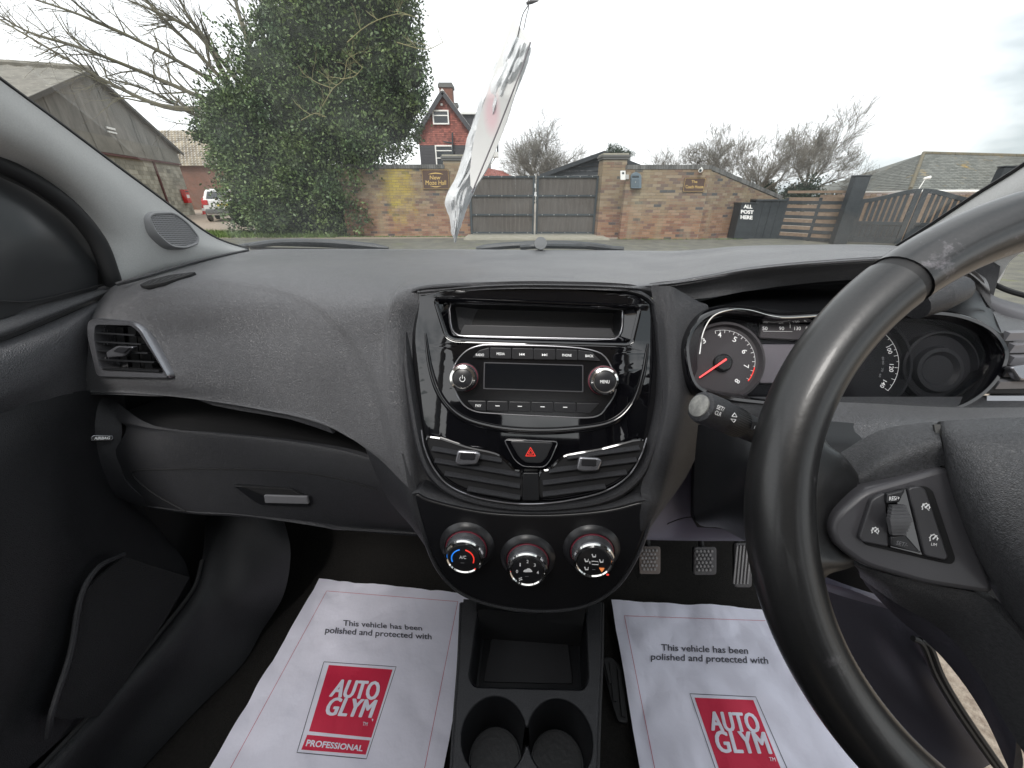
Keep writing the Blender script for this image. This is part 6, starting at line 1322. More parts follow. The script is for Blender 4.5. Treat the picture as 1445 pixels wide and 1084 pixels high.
for c in cups:
    k = KP.uv(*c); rr = rr8; d_ = Vector((kb_[0] - ka_[0], kb_[1] - ka_[1])).normalized() * (1 if c == cups[0] else -1); rings = []
    a0 = math.atan2(d_.y, d_.x) + gap * .98; n = 48
    for (f_, h) in ((1.005, -.004), (1.0, .0008), (.985, 0), (.975, -.004), (.90, -.06), (.86, -.066)): rings.append([KP.w(k[0] + math.cos(a0 + (6.283 - 2 * gap * .98) * i / n) * rr * f_, k[1] + math.sin(a0 + (6.283 - 2 * gap * .98) * i / n) * rr * f_, h) for i in range(n + 1)])
    cu = obj('cup_holder', loft(rings, False), darkm, cons)
    obj('base', lathe([(rr * .92, 0), (rr * .90, .003), (rr * .86, .004), (rr * .84, .002), (0, .002)], 48), darkm, cu, KP.M(k[0], k[1], -.068))
    obj('rubber_pad', lathe([(rr * .8, .002), (rr * .78, .0035), (0, .0035)], 40), mat('pad_black', (.006, .006, .007), .45, bump=(160, .35, 'noise', .001)), cu, KP.M(k[0], k[1], -.068))
obj('cup_floor', plate(KP, [resamp(fig, 90)], -.075, -.069), darkm, cons)
for x0, x1, s in ((654, 641, -1), (847, 837, 1)):
    rows = []
    for px, py in (((x0), 850), ((x0 * .8 + x1 * .2), 930), ((x0 * .4 + x1 * .6), 1010), (x1, 1110)):
        p = KP.P(px, py); rows.append([p - CARX * (.002 * s), p + CARX * (.003 * s) - UP * .001, p + CARX * (.006 * s) - UP * .012, p + CARX * (.012 * s) - UP * .12, p + CARX * (.016 * s) - UP * .235])
    obj('side_panel', surf(rows, 5, 4, .004, toward=EYE + CARX * s * 2), softm, cons)
obj('end_wall', obox(C(-.08, .40, .52), C(.085, .40, .52), .04, .3, UP), void, cons, smooth=False)
obj('tray_throat', surf([[KP.P(672, 868, -.03), HP.P(672, 850, -.03)], [KP.P(745, 868, -.05), HP.P(745, 865, -.05)], [KP.P(830, 870, -.03), HP.P(830, 850, -.03)]], 4, 4, .004), darkm, cons)
# ------------------------------------------------------------------ paper floor mats
paper = mat('paper', (.80, .79, .90), .75, var=(9, (.75, .745, .86), .5), bump=(38, .5, 'noise', .004))
ink = mat('print_ink', (.07, .07, .09), .8); pred = mat('print_crimson', (.62, .02, .065), .7); pline = mat('print_rose', (.55, .09, .16), .8)
def pz(x, y, s): 
    v = noise.noise(Vector((x * 7 + s, y * 7, s))) * .009 + noise.noise(Vector((x * 22, y * 22 + s, 1.3))) * .003 + abs(noise.noise(Vector((x * 11 + y * 9, y * 5 - x * 7, s * 2)))) * .009 + abs(noise.noise(Vector((x * 26 - y * 8, y * 15 + x * 12, s * 3)))) * .003
    return FLZ + .008 + v
def paper_mat(label, quad, seed):
    cs = [Z(*q, FLZ + .008) for q in quad]          # tl, tr, br, bl
    t = thing('paper_floor_mat', label, 'paper mat', (cs[0] + cs[2]) / 2, 'printed paper mats lying in the footwells'); V = []; n, m = 60, 80
    def S(px, py, h=0):
        p = Z(px, py, FLZ + .008)
        for _ in range(3): p = Z(px, py, pz(p.x, p.y, seed) + h)
        return p
    for sgn in (0, -.0007):
        for i in range(m + 1):
            for j in range(n + 1):
                a = cs[0].lerp(cs[1], j / n); b = cs[3].lerp(cs[2], j / n); p = a.lerp(b, i / m); p.z = pz(p.x, p.y, seed) + sgn; V.append(p)
    F4 = []; N0 = (n + 1) * (m + 1)
    for i in range(m):
        for j in range(n):
            a = i * (n + 1) + j; F4.append((a, a + n + 1, a + n + 2, a + 1)); F4.append((a + N0, a + 1 + N0, a + n + 2 + N0, a + n + 1 + N0))
    obj('sheet', (V, F4), paper, t, ang=None); return t, S, cs
def strip(S, pts, w, m_, par, nm='border_line'):
    P = []; 
    for a, b in zip(pts[:-1], pts[1:]):
        k = max(2, int(math.hypot(b[0] - a[0], b[1] - a[1]) / 6)); P += [(a[0] + (b[0] - a[0]) * i / k, a[1] + (b[1] - a[1]) * i / k) for i in range(k)]
    P.append(pts[-1]); Q = [S(*p, .0005) for p in P]; V = []
    for i, q in enumerate(Q):
        t = (Q[min(i + 1, len(Q) - 1)] - Q[max(i - 1, 0)]).normalized(); s = t.cross(UP).normalized() * w / 2; V += [q - s, q + s]
    obj(nm, (V, [(2 * i, 2 * i + 2, 2 * i + 3, 2 * i + 1) for i in range(len(Q) - 1)]), m_, par, smooth=False)
def area(S, quad, m_, par, nm, h=.0004, n=16):
    V = []; 
    for i in range(n + 1):
        for j in range(n + 1):
            p, q = j / n, i / n; x = (quad[0][0] * (1 - p) + quad[1][0] * p) * (1 - q) + (quad[3][0] * (1 - p) + quad[2][0] * p) * q; y = (quad[0][1] * (1 - p) + quad[1][1] * p) * (1 - q) + (quad[3][1] * (1 - p) + quad[2][1] * p) * q; V.append(S(x, y, h))
    obj(nm, (V, [(i * (n + 1) + j, (i + 1) * (n + 1) + j, (i + 1) * (n + 1) + j + 1, i * (n + 1) + j + 1) for i in range(n) for j in range(n)]), m_, par, smooth=False)
def words(S, s, quad, m_, par, bold=.02, space=1, h=.0013, shear=0): obj('lettering', text_quad(s, quad, lambda a, b, q: S(a, b, h), bold, shear, space, cut=.4), m_, par, smooth=False)
def logo(S, s, quad, m_, par):
    mb = MB()
    for k, (dx, dy) in enumerate(((-1.3, 0), (-.5, -.5), (-.5, .5), (.5, -.5), (.5, .5), (1.3, 0))):
        mb.add(text_quad(s, [(x + dx, y + dy) for x, y in quad], lambda a, b, q: S(a, b, .0016 + k * .0001), 0, 0, 1.06, cut=.4))
    obj('lettering', mb.geo(), m_, par, smooth=False)
t, S, cs = paper_mat('white printed paper mat in the passenger footwell left of the console', [(451, 818), (672, 840), (620, 1120), (282, 1110)], 3.1)
strip(S, [(323, 1088), (461, 834), (646, 849), (596, 1100)], .0009, pline, t)
words(S, 'This vehicle has been', [(484, 883), (596, 890), (595, 883), (484.5, 875)], ink, t, .012); words(S, 'polished and protected with', [(458, 896), (609, 905), (609, 894.5), (460, 884.5)], ink, t, .012)
strip(S, [(457, 934), (559, 941), (517, 1071), (419, 1062), (457, 934)], .0011, ink, t, 'logo_frame')
area(S, [(464, 938.5), (554, 945), (524, 1041), (436, 1032)], pred, t, 'logo_panel'); area(S, [(433.5, 1037), (522, 1045), (516, 1065), (425, 1058)], pred, t, 'logo_band')
wp_ = mat('paper_white', (.8, .79, .9), .75)
logo(S, 'AUTO', [(465, 983), (532, 988), (537, 962), (477, 959)], wp_, t); logo(S, 'GLYM', [(457, 1009), (523, 1013), (532, 988), (468, 984)], wp_, t)
words(S, 'PROFESSIONAL', [(431, 1053), (511, 1060.5), (513.5, 1052), (434, 1043.5)], wp_, t, .03, 1.0); words(S, 'TM', [(511, 1024), (518, 1024.6), (519.5, 1019.4), (512.5, 1018.8)], wp_, t, .01)
t, S, cs = paper_mat('white printed paper mat in the driver footwell partly behind the wheel', [(862, 850), (1115, 862), (1235, 1125), (908, 1118)], 8.3)
strip(S, [(1080, 876), (881, 869), (927, 1100)], .0009, pline, t)
words(S, 'This vehicle has been', [(933.5, 918), (1056, 923), (1055, 913.5), (933, 909)], ink, t, .012); words(S, 'polished and protected with', [(918.5, 934), (1085, 940), (1083, 927), (919, 922)], ink, t, .012)
strip(S, [(1020, 1115), (973.5, 979), (1066.5, 983.5), (1124, 1115)], .0011, ink, t, 'logo_frame'); area(S, [(980, 984.5), (1063, 988), (1112, 1110), (1022, 1106)], pred, t, 'logo_panel')
logo(S, 'AUTO', [(1005, 1031), (1074, 1034), (1065, 1006.5), (1000, 1004)], wp_, t); logo(S, 'GLYM', [(1014, 1062), (1089, 1064), (1078, 1033), (1007, 1031)], wp_, t); words(S, 'TM', [(1086, 1074), (1095, 1074.5), (1093.5, 1069), (1085, 1068.5)], wp_, t, .01)
# ------------------------------------------------------------------ pedals, driver's footwell
rub = mat('pedal_rubber', (.11, .105, .11), .6, var=(60, (.10, .095, .095), .6), bump=(300, .5, 'noise', .001)); rub2 = mat('pedal_dusty', (.24, .2, .18), .75, var=(60, (.15, .13, .12), .6), bump=(300, .5, 'noise', .001))
def pedal(cx_, cy_, w, h, label, m_, pattern):
    o_ = Y(cx_, cy_, .585); PP = Plane(o_, CARX, -CARY * .78 + UP * .62); t = thing('pedal', label, 'pedal', o_)
    q = roundpoly(pxl(PP, [(cx_ - w / 2, cy_ + h / 2), (cx_ + w / 2, cy_ + h / 2), (cx_ + w / 2, cy_ - h / 2), (cx_ - w / 2, cy_ - h / 2)]), .006); obj('plate', plate(PP, [off(q, -.001)], -.008, 0, .002), black, t); obj('rubber_pad', plate(PP, [q], .0, .006, .002), m_, t)
    mb = MB()
    if pattern == 'dot':
        for r in range(6):
            for c in range(4 if r % 2 else 5):
                x = cx_ + (c - (1.5 if r % 2 else 2)) * w / 6; y = cy_ + (r - 2.5) * h / 7.4; k = PP.uv(x, y, .006); mb.add(lathe([(.0030, .0061), (.0030, .0082), (.0022, .009), (0, .009)], 6), PP.M(k[0], k[1]))
    else:
        for k in range(5): x = cx_ - w / 2 + (k + .5) * w / 5; mb.add(obox(PP.P(x + 3, cy_ - h / 2 + 4, .0075), PP.P(x - 2, cy_ + h / 2 - 4, .0075), .003, .003, PP.n))
    obj('tread', mb.geo(), mat('tread_light', (.3, .29, .29), .55), t, smooth=False, kind='stuff'); obj('arm', tube([o_ + CARY * .008, o_ + CARY * .06 + UP * .05, o_ + CARY * .1 + UP * .25, o_ + CARY * .12 + UP * .4], .006, 8), black, t); return t
pedal(916, 790, 30, 39, 'worn dusty clutch pedal beside the console', rub2, 'dot'); pedal(993.5, 791, 32, 39, 'studded brake pedal in the middle of the three', rub, 'dot'); pedal(1047, 797, 24, 62, 'tall ribbed accelerator pedal nearest the wheel rim', rub, 'rib')
t = thing('foot_rest', 'moulded black heel rest on the carpet beside the paper mat', 'foot rest', Z(868, 965, FLZ)); pf = Plane(Vector((0, 0, FLZ + .002)), CARX, UP)
obj('moulding', plate(pf, [roundpoly(pxl(pf, [(848, 930), (862, 928), (880, 945), (886, 1022), (871, 1020), (860, 985)]), .006)], -.002, .004, .002), mat('rest_rubber', (.012, .012, .013), .5), t)
for x0, y0, x1, y1 in ((862, 935, 868, 990), (873, 942, 880, 1012), (855, 935, 862, 965)): obj('rib', obox(pf.P(x0, y0, .005), pf.P(x1, y1, .005), .006, .003), mat('rest_rubber', (.012, .012, .013), .5), t, smooth=False)
# plastic trims under the column
lav = mat('knee_plastic_bounce', (.115, .108, .15), .5, bump=(900, .3, 'noise', .0005))  # plain plastic; lavender bounce light from the paper mats is in the colour
kt = thing('knee_trim', 'grey knee trim coloured with lavender bounce light under the steering column', 'trim panel', Y(980, 720, .5))
obj('side_skin', surf([[Y(925, 640, .44), Y(975, 650, .5), Y(1010, 655, .5), Y(1060, 660, .5)], [Y(900, 700, .42), Y(950, 690, .5), Y(1000, 690, .5), Y(1080, 690, .5)], [Y(885, 755, .41), Y(940, 757, .5), Y(1000, 758, .5), Y(1150, 758, .5)], [Y(885, 762, .45), Y(940, 761, .54), Y(1000, 761, .54), Y(1150, 761, .54)]], 5, 5, .004), lav, kt)
obj('seam', tube(cr([Y(925, 749, .497), Y(945, 738, .497), Y(965, 731, .497), Y(985, 729, .497)], 4), .0008, 4), void, kt)
obj('column_bracket', plate(Plane(Y(1010, 720, .47), CARX, -CARY), [pxl(Plane(Y(1010, 720, .47), CARX, -CARY), [(980, 738), (984, 745), (1035, 748), (1060, 770), (1060, 600), (985, 600)])], -.02, 0, .002), void, kt)
kp = thing('knee_bolster', 'smooth dark lower trim curving down behind the wheel to the door', 'trim panel', D(1300, 900, .5))
kb2 = [
 [D(1130, 815, .50), D(1180, 825, .46), D(1240, 840, .44), D(1300, 850, .43), D(1400, 860, .42)],
 [D(1150, 860, .50), D(1200, 860, .47), D(1250, 870, .45), D(1285, 890, .44), D(1305, 912, .43)],
 [D(1180, 920, .52), D(1240, 930, .49), D(1285, 950, .46), D(1312, 955, .45), D(1327, 956, .45)],
 [D(1220, 990, .54), D(1290, 1010, .51), D(1325, 1010, .48), D(1345, 1008, .47), D(1356, 1005, .47)],
 [D(1260, 1080, .56), D(1330, 1090, .52), D(1375, 1090, .5), D(1395, 1080, .49), D(1408, 1076, .49)],
]
obj('skin', surf(kb2, 5, 5, .005), mat('bolster', (.06, .058, .075), .42, bump=(700, .25, 'voro', .0005)), kp)
obj('column_lower', surf([[D(1150, 805, .46), D(1210, 812, .42), D(1250, 830, .42)], [D(1150, 820, .44), D(1200, 832, .40), D(1265, 860, .41)], [D(1150, 828, .46), D(1190, 842, .43), D(1240, 856, .43)]], 5, 4, .005), lav, kp)
sl = cr([D(1298, 903, .42), D(1312, 913, .42), D(1329, 955, .43), D(1358, 1004, .44), D(1395, 1058, .455), D(1425, 1100, .47)], 6)
ds_ = thing('door_seal', 'black rubber door seal curving round the open driver door gap', 'seal', sl[10]); obj('rubber', tube(sl, .0035, 8), black, ds_); obj('rubber', tube([p - CARX * .008 + UP * .002 for p in sl], .003, 8), black, ds_)
# ------------------------------------------------------------------ passenger door
door = thing('passenger_door', 'dark grey passenger door trim with its window sail panel', 'door', C(-.68, .4, FLZ))
XD = -.68
dtop = [
 [X(-90, 472, XD - .0), X(-90, 486, XD + .012), X(-90, 500, XD + .014), X(-90, 512, XD + .004)],
 [X(0, 446, XD), X(0, 462, XD + .012), X(0, 474, XD + .014), X(0, 483, XD + .004)],
 [X(80, 421, XD), X(80, 434, XD + .012), X(80, 442, XD + .014), X(80, 450, XD + .004)],
 [X(160, 400, XD), X(163, 404, XD + .008), X(165, 409, XD + .010), X(166, 412, XD + .004)],
]
obj('belt_strip', surf(dtop, 6, 5, .006), dashm, door)
obj('belt_seam', tube(cr([X(-90, 502, XD + .013), X(0, 475, XD + .013), X(80, 443.5, XD + .013), X(163, 408, XD + .01)], 6), .0016, 5), black, door)
dpad = [
 [X(-120, 515, XD + .006), X(-120, 540, XD + .03), X(-120, 600, XD + .035), X(-120, 625, XD + .02)],
 [X(0, 483, XD + .006), X(0, 505, XD + .028), X(0, 555, XD + .034), X(0, 588, XD + .02)],
 [X(70, 455, XD + .006), X(68, 480, XD + .026), X(62, 530, XD + .03), X(58, 567, XD + .02)],
 [X(128, 429, XD + .006), X(118, 450, XD + .022), X(104, 500, XD + .024), X(98, 556, XD + .018)],
 [X(168, 405, XD + .0), X(150, 430, XD + .006), X(130, 500, XD + .006), X(120, 560, XD + .006)],
]
obj('upper_trim', surf(dpad, 6, 6, .006), doorm, door)
dlow = [
 [X(-140, 610, XD + .03), X(-140, 720, XD + .05), X(-140, 850, XD + .06), X(-140, 1000, XD + .06), X(-140, 1150, XD + .05)],
 [X(0, 583, XD + .025), X(0, 660, XD + .045), X(0, 780, XD + .055), X(0, 930, XD + .06), X(0, 1110, XD + .05)],
 [X(60, 563, XD + .02), X(70, 640, XD + .035), X(80, 740, XD + .05), X(90, 860, XD + .055), X(90, 1040, XD + .045)],
 [X(112, 552, XD + .015), X(112, 640, XD + .02), X(130, 720, XD + .03), X(160, 810, XD + .04), X(170, 970, XD + .04)],
 [X(150, 552, XD + .0), X(170, 690, XD + .0), X(210, 740, XD + .01), X(235, 800, XD + .02), X(235, 890, XD + .035)],
 [X(175, 555, XD - .002), X(195, 700, XD - .004), X(232, 755, XD + .004), X(262, 795, XD + .015), X(272, 840, XD + .03)],
]
obj('lower_trim', surf(dlow, 6, 6, .006), dlowm, door)
obj('gap_backing_board', surf([[C(-.705, y, z) for z in (.34, .6, .85, .98)] for y in (.1, .5, .8, .98)], 3, 3, .004, toward=C(0, .5, .6)), void, door)  # black board added behind the trim so no brightness shows through the gap
# bottle pocket edge
pk_ = cr([X(175, 782, XD + .062), X(140, 800, XD + .066), X(115, 840, XD + .07), X(100, 920, XD + .075), X(75, 1000, XD + .078), X(68, 1040, XD + .07)], 6); obj('pocket_edge', tube(pk_, .0035, 8), softm, door)
obj('pocket_panel', surf([[X(175, 785, XD + .062), X(220, 800, XD + .05), X(268, 815, XD + .04)], [X(116, 842, XD + .068), X(180, 860, XD + .064), X(230, 880, XD + .05)], [X(100, 920, XD + .073), X(150, 940, XD + .07), X(185, 950, XD + .055)], [X(72, 1010, XD + .078), X(95, 1015, XD + .072), X(140, 1010, XD + .06)]], 5, 5, .004), mat('pocket_weave', (.018, .018, .02), .7, bump=(500, .8, 'voro', .001)), door)
# window frame, sail panel
fr_c = cr([X(-80, 200, XD + .02), X(0, 232, XD + .02), X(60, 264, XD + .02), X(105, 300, XD + .02), X(138, 342, XD + .02), X(155, 385, XD + .018), X(160, 402, XD + .014)], 6)
obj('window_seal', tube(fr_c, [.011] * len(fr_c), 12), black, door)
obj('gap_backing_panel', surf([[X(a, b + 3, XD - .004), X(a - 2, c, XD - .006)] for a, b, c in ((-110, 190, 530), (0, 236, 500), (60, 268, 470), (105, 304, 450), (138, 346, 432), (160, 395, 418), (168, 402, 412))], 5, 3, .004), void, door)  # black backing added to close the bright light gaps round the sail panel
sail = [
 [X(-60, 225, XD), X(-60, 300, XD + .004), X(-60, 440, XD + .004)],
 [X(0, 250, XD), X(0, 330, XD + .014), X(0, 450, XD + .006)],
 [X(50, 275, XD), X(50, 340, XD + .018), X(45, 432, XD + .008)],
 [X(100, 313, XD), X(95, 360, XD + .014), X(92, 420, XD + .008)],
 [X(140, 362, XD), X(138, 380, XD + .006), X(138, 408, XD + .004)],
]
obj('sail_panel', surf(sail, 6, 6, .004), mat('sail_plastic', (.034, .035, .037), .3), door)
obj('sail_edge', tube(cr([X(-40, 428, XD + .01), X(0, 425, XD + .012), X(45, 425, XD + .012), X(95, 414, XD + .01), X(148, 401, XD + .008)], 5), .0012, 5), black, door)
# ------------------------------------------------------------------ sill and kick panel
sill = thing('door_sill', 'dark sill trim and kick panel beside the passenger footwell', 'trim panel', Z(200, 950, FLZ))
ss = [
 [Z(35, 1110, .52), Z(60, 1120, .5), Z(110, 1130, .42), Z(150, 1140, FLZ)],
 [Z(150, 985, .52), Z(170, 992, .5), Z(210, 1000, .43), Z(270, 1010, FLZ)],
 [Z(225, 895, .52), Z(245, 905, .51), Z(275, 930, .44), Z(340, 940, FLZ)],
 [Z(270, 835, .53), Z(283, 850, .52), Z(310, 880, .46), Z(370, 890, FLZ + .01)],
 [Z(285, 790, .56), Z(300, 800, .55), Z(345, 830, .5), Z(400, 840, FLZ + .05)],
 [Z(290, 735, .6), Z(320, 740, .6), Z(360, 760, .56), Z(410, 780, FLZ + .14)],
 [Z(290, 700, .64), Z(320, 700, .64), Z(355, 715, .62), Z(400, 730, .55)],
]
obj('sill_trim', surf(ss, 6, 6, .005), dlowm, sill)
obj('sill_seal', tube(cr([Z(30, 1112, .525), Z(150, 983, .527), Z(225, 893, .528), Z(272, 832, .535), Z(285, 790, .565)], 6), .0035, 8), black, sill)
# ------------------------------------------------------------------ windscreen pillars
pil = thing('windscreen_pillar', 'grey windscreen pillar trim with a round speaker on the passenger side', 'pillar', C(-.66, .75, 1.08))
def pr_(px, py, inset): return X(px, py, inset)
pg = [
 [X(-110, 30, -.58), X(-110, 80, -.575), X(-110, 130, -.59), X(-110, 190, -.645)],
 [X(0, 113, -.615), X(0, 150, -.605), X(0, 190, -.615), X(0, 228, -.66)],
 [X(80, 172, -.632), X(72, 200, -.622), X(66, 228, -.632), X(60, 257, -.668)],
 [X(160, 232, -.65), X(145, 252, -.636), X(128, 275, -.642), X(108, 297, -.672)],
 [X(225, 280, -.662), X(205, 303, -.645), X(175, 325, -.652), X(142, 342, -.674)],
 [X(285, 325, -.672), X(255, 342, -.652), X(215, 360, -.655), X(160, 398, -.67)],
 [X(315, 341, -.676), X(300, 352, -.662), X(265, 368, -.66), X(215, 388, -.668)],
 [X(350, 352, -.68), X(340, 356, -.67), X(320, 362, -.668), X(295, 370, -.672)],
]
pg_ = surf(pg, 6, 6, .006); onpil = onmesh(pg_); obj('trim', pg_, pillm, pil)
obj('glass_seal', tube(cr([X(-110, 29, -.582), X(0, 112, -.617), X(80, 171, -.634), X(160, 231, -.652), X(225, 279, -.664), X(285, 324, -.674), X(315, 340.5, -.678), X(350, 351, -.682)], 6), .0028, 6), black, pil)
obj('base_seam', tube(cr([Z(165, 401, 1.082), Z(200, 392, 1.088), Z(250, 377, 1.09), Z(300, 364, 1.09), Z(350, 353.5, 1.088)], 6), .003, 6), softm, pil)
SP = tangent_plane(onpil, 243, 326, 16, 12, .004)
sgo = resamp(roundpoly(pxl(SP, [(207, 306), (214, 300), (243, 299), (263, 313), (280, 335), (279, 344), (262, 351), (240, 349), (217, 328)]), .012), 60)
spk = obj('speaker', loft([[SP.w(*p, h) for p in off(sgo, d)] for d, h in ((.003, -.014), (.001, .001), (-.001, .003), (-.003, .0025), (-.0042, .0))], True), mat('speaker_rim', (.27, .27, .275), .5), pil)
obj('speaker_cloth', plate(SP, [off(sgo, -.004)], -.006, -.001), void, spk)
gr = MB(); us = [p[0] for p in sgo]; vs_ = [p[1] for p in sgo]; pitch_ = .0034; ins = off(sgo, -.0038)
def span(val, ax_):
    xs_ = []
    for i in range(len(ins)):
        a, b = ins[i - 1], ins[i]
        if (a[ax_] - val) * (b[ax_] - val) < 0: xs_.append(a[1 - ax_] + (b[1 - ax_] - a[1 - ax_]) * (val - a[ax_]) / (b[ax_] - a[ax_]))
    return (min(xs_), max(xs_)) if len(xs_) > 1 else None
v = min(vs_)
while v < max(vs_):
    r_ = span(v, 1); v += pitch_
    if r_: gr.add(obox(SP.w(r_[0], v - pitch_, .0005), SP.w(r_[1], v - pitch_, .0005), .0012, .0008, SP.n))
v = min(us)
while v < max(us):
    r_ = span(v, 0); v += pitch_
    if r_: gr.add(obox(SP.w(v - pitch_, r_[0], .0007), SP.w(v - pitch_, r_[1], .0007), .0012, .0008, SP.n))
obj('speaker_grille', gr.geo(), mat('grille_grey', (.3, .3, .31), .45), spk, smooth=False)
pil2 = thing('windscreen_pillar', 'grey windscreen pillar trim behind the steering wheel rim', 'pillar', C(.62, .6, 1.1))
XR = .64
pg = [
 [X(1560, 150, XR - .05), X(1560, 200, XR - .07), X(1560, 260, XR - .06), X(1560, 330, XR)],
 [X(1445, 233, XR - .04), X(1450, 262, XR - .06), X(1455, 300, XR - .05), X(1465, 345, XR)],
 [X(1375, 277, XR - .03), X(1385, 300, XR - .05), X(1400, 330, XR - .04), X(1430, 365, XR)],
 [X(1310, 320, XR - .02), X(1325, 335, XR - .035), X(1350, 350, XR - .03), X(1415, 385, XR)],
 [X(1262, 350, XR - .01), X(1280, 358, XR - .02), X(1330, 370, XR - .02), X(1405, 400, XR)],
]
obj('trim', surf(pg, 6, 6, .006), pillm, pil2)
obj('glass_seal', tube(cr([X(1560, 149, XR - .052), X(1445, 232, XR - .042), X(1375, 276, XR - .032), X(1310, 319, XR - .022), X(1262, 349, XR - .012)], 6), .0028, 6), black, pil2)
# driver's door: mirror patch and window base seen beyond the rim
dd_ = thing('driver_door', 'driver door top with sail panel at the far right', 'door', C(.68, .5, .9))
obj('sail_panel', surf([[X(1335, 392, XR - .03), X(1378, 374, XR - .02), X(1414, 361, XR - .004)], [X(1335, 415, XR - .03), X(1376, 406, XR - .02), X(1407, 399, XR - .004)], [X(1335, 446, XR - .03), X(1372, 442, XR - .02), X(1396, 438, XR - .01)]], 6, 6, .005), softm, dd_)
obj('belt_strip', surf([[X(1390, 410, XR - .012), X(1388, 425, XR - .028), X(1384, 446, XR - .04)], [X(1420, 424, XR - .004), X(1422, 436, XR - .03), X(1422, 454, XR - .04)], [X(1540, 452, XR - .004), X(1540, 464, XR - .03), X(1540, 480, XR - .04)]], 6, 6, .005), mat('belt_grey', (.12, .12, .13), .45), dd_)
obj('belt_seal', tube(cr([X(1404, 402, XR + .002), X(1425, 411, XR + .002), X(1460, 421, XR + .002), X(1540, 445, XR + .002)], 5), .0035, 8), black, dd_)
# ------------------------------------------------------------------ windscreen and wipers
ws_m = bpy.data.materials.new('windscreen_glass'); ws_m.use_nodes = True; clearglass(ws_m, .6, (.99, .995, .995, 1))
def dusty(m):  # thin translucent veil: dust, plus haze of the dash reflection put in
    t = m.node_tree; o_ = [n for n in t.nodes if n.type == 'OUTPUT_MATERIAL'][0]; src = o_.inputs[0].links[0].from_socket; d_ = t.nodes.new('ShaderNodeBsdfTranslucent'); d_.inputs[0].default_value = (.85, .88, .88, 1); x_ = t.nodes.new('ShaderNodeMixShader'); g_ = t.nodes.new('ShaderNodeNewGeometry'); n_ = t.nodes.new('ShaderNodeTexNoise'); n_.inputs['Scale'].default_value = 9; n_.inputs['Detail'].default_value = 9; n_.inputs['Roughness'].default_value = .7
    r_ = t.nodes.new('ShaderNodeMapRange'); r_.inputs[1].default_value = .35; r_.inputs[2].default_value = .75; r_.inputs[3].default_value = .004; r_.inputs[4].default_value = .026; t.links.new(g_.outputs['Position'], n_.inputs['Vector']); t.links.new(n_.outputs[0], r_.inputs[0]); t.links.new(r_.outputs[0], x_.inputs[0]); t.links.new(src, x_.inputs[1]); t.links.new(d_.outputs[0], x_.inputs[2]); t.links.new(x_.outputs[0], o_.inputs[0])
dusty(ws_m)
wsn = thing('windscreen', 'clear raked windscreen with slight dust and an added pale haze', 'windscreen', C(0, .9, 1.09))
pts = []
for k, xx in enumerate((-.68, -.34, 0, .34, .66)):
    yb = [.90, .93, .94, .93, .86][k]; pts.append([C(xx, yb, 1.075), C(xx * .96, yb - .18, 1.215), C(xx * .94, yb - .38, 1.37), C(xx * .92, yb - .56, 1.49)])
obj('glass', surf(pts, 5, 5, .004), ws_m, wsn)
vs = [C(x, y, z) for x, y, z in ((-.67, .905, 1.068), (-.34, .935, 1.07), (0, .945, 1.07), (.34, .935, 1.07), (.66, .87, 1.07))]
obj('lower_seal', tube(cr(vs, 6), .006, 8), black, wsn)
wpm = mat('wiper_black', (.03, .034, .038), .45)
def wiper(label, blade, arm, boss=None):
    t = thing('windscreen_wiper', label, 'wiper', blade[len(blade) // 2]); obj('blade', tube(cr(blade, 4), [.0035] + [.008] * (len(blade) * 4 - 5) + [.003], 8), wpm, t); obj('rubber_edge', obox(blade[0] - UP * .006, blade[-1] - UP * .006, .002, .006), black, t, smooth=False)
    obj('arm', tube(cr(arm, 4), .0065, 8), wpm, t)
    if boss: obj('boss', lathe([(.0001, -.0), (.011, .003), (.014, .012), (.014, .022)], 18), mat('boss_grey', (.16, .165, .17), .5), t, Matrix.Translation(boss) @ Matrix.Rotation(R(75), 4, 'X'))
    return t
YW = 1.0
wiper('black wiper blade lying along the left of the windscreen base', [Y(352, 347, YW), Y(400, 341.5, YW), Y(470, 342.5, YW), Y(548, 350, YW + .0)], [Y(330, 350, YW + .04), Y(372, 344, YW + .03), Y(440, 345, YW + .03), Y(520, 349, YW + .03)])
wiper('black wiper arm with a round boss in the middle of the windscreen base', [Y(672, 351, YW), Y(720, 346.5, YW), Y(800, 344.5, YW), Y(868, 351, YW)], [Y(735, 349, YW - .02), Y(762, 347, YW - .03), Y(830, 348, YW - .0), Y(880, 352, YW)], Y(762, 345.5, YW - .05))
obj_ = thing('scuttle', 'black scuttle panel outside below the windscreen', 'scuttle', C(0, 1.02, 1.03)); obj('panel', surf([[C(x, .93, 1.055), C(x, 1.05, 1.03), C(x, 1.15, 1.02)] for x in (-.75, -.3, .1, .5, .75)], 4, 4, .01), black, obj_)
# ------------------------------------------------------------------ hanging air freshener in its polythene sleeve
plas = bpy.data.materials.new('polythene'); plas.use_nodes = True; t_ = plas.node_tree; b_ = t_.nodes['Principled BSDF']
b_.inputs['Base Color'].default_value = (.84, .86, .87, 1); b_.inputs['Roughness'].default_value = .24; b_.inputs['Alpha'].default_value = .62; b_.inputs['Specular IOR Level'].default_value = .6; b_.inputs['Coat Weight'].default_value = .1
n_1 = t_.nodes.new('ShaderNodeTexNoise'); n_1.inputs['Scale'].default_value = 60; n_1.inputs['Detail'].default_value = 4; g_1 = t_.nodes.new('ShaderNodeNewGeometry'); m_1 = t_.nodes.new('ShaderNodeMapping'); m_1.inputs['Scale'].default_value = (1.4, 1.4, .4); bu_ = t_.nodes.new('ShaderNodeBump'); bu_.inputs['Strength'].default_value = .9; bu_.inputs['Distance'].default_value = .006
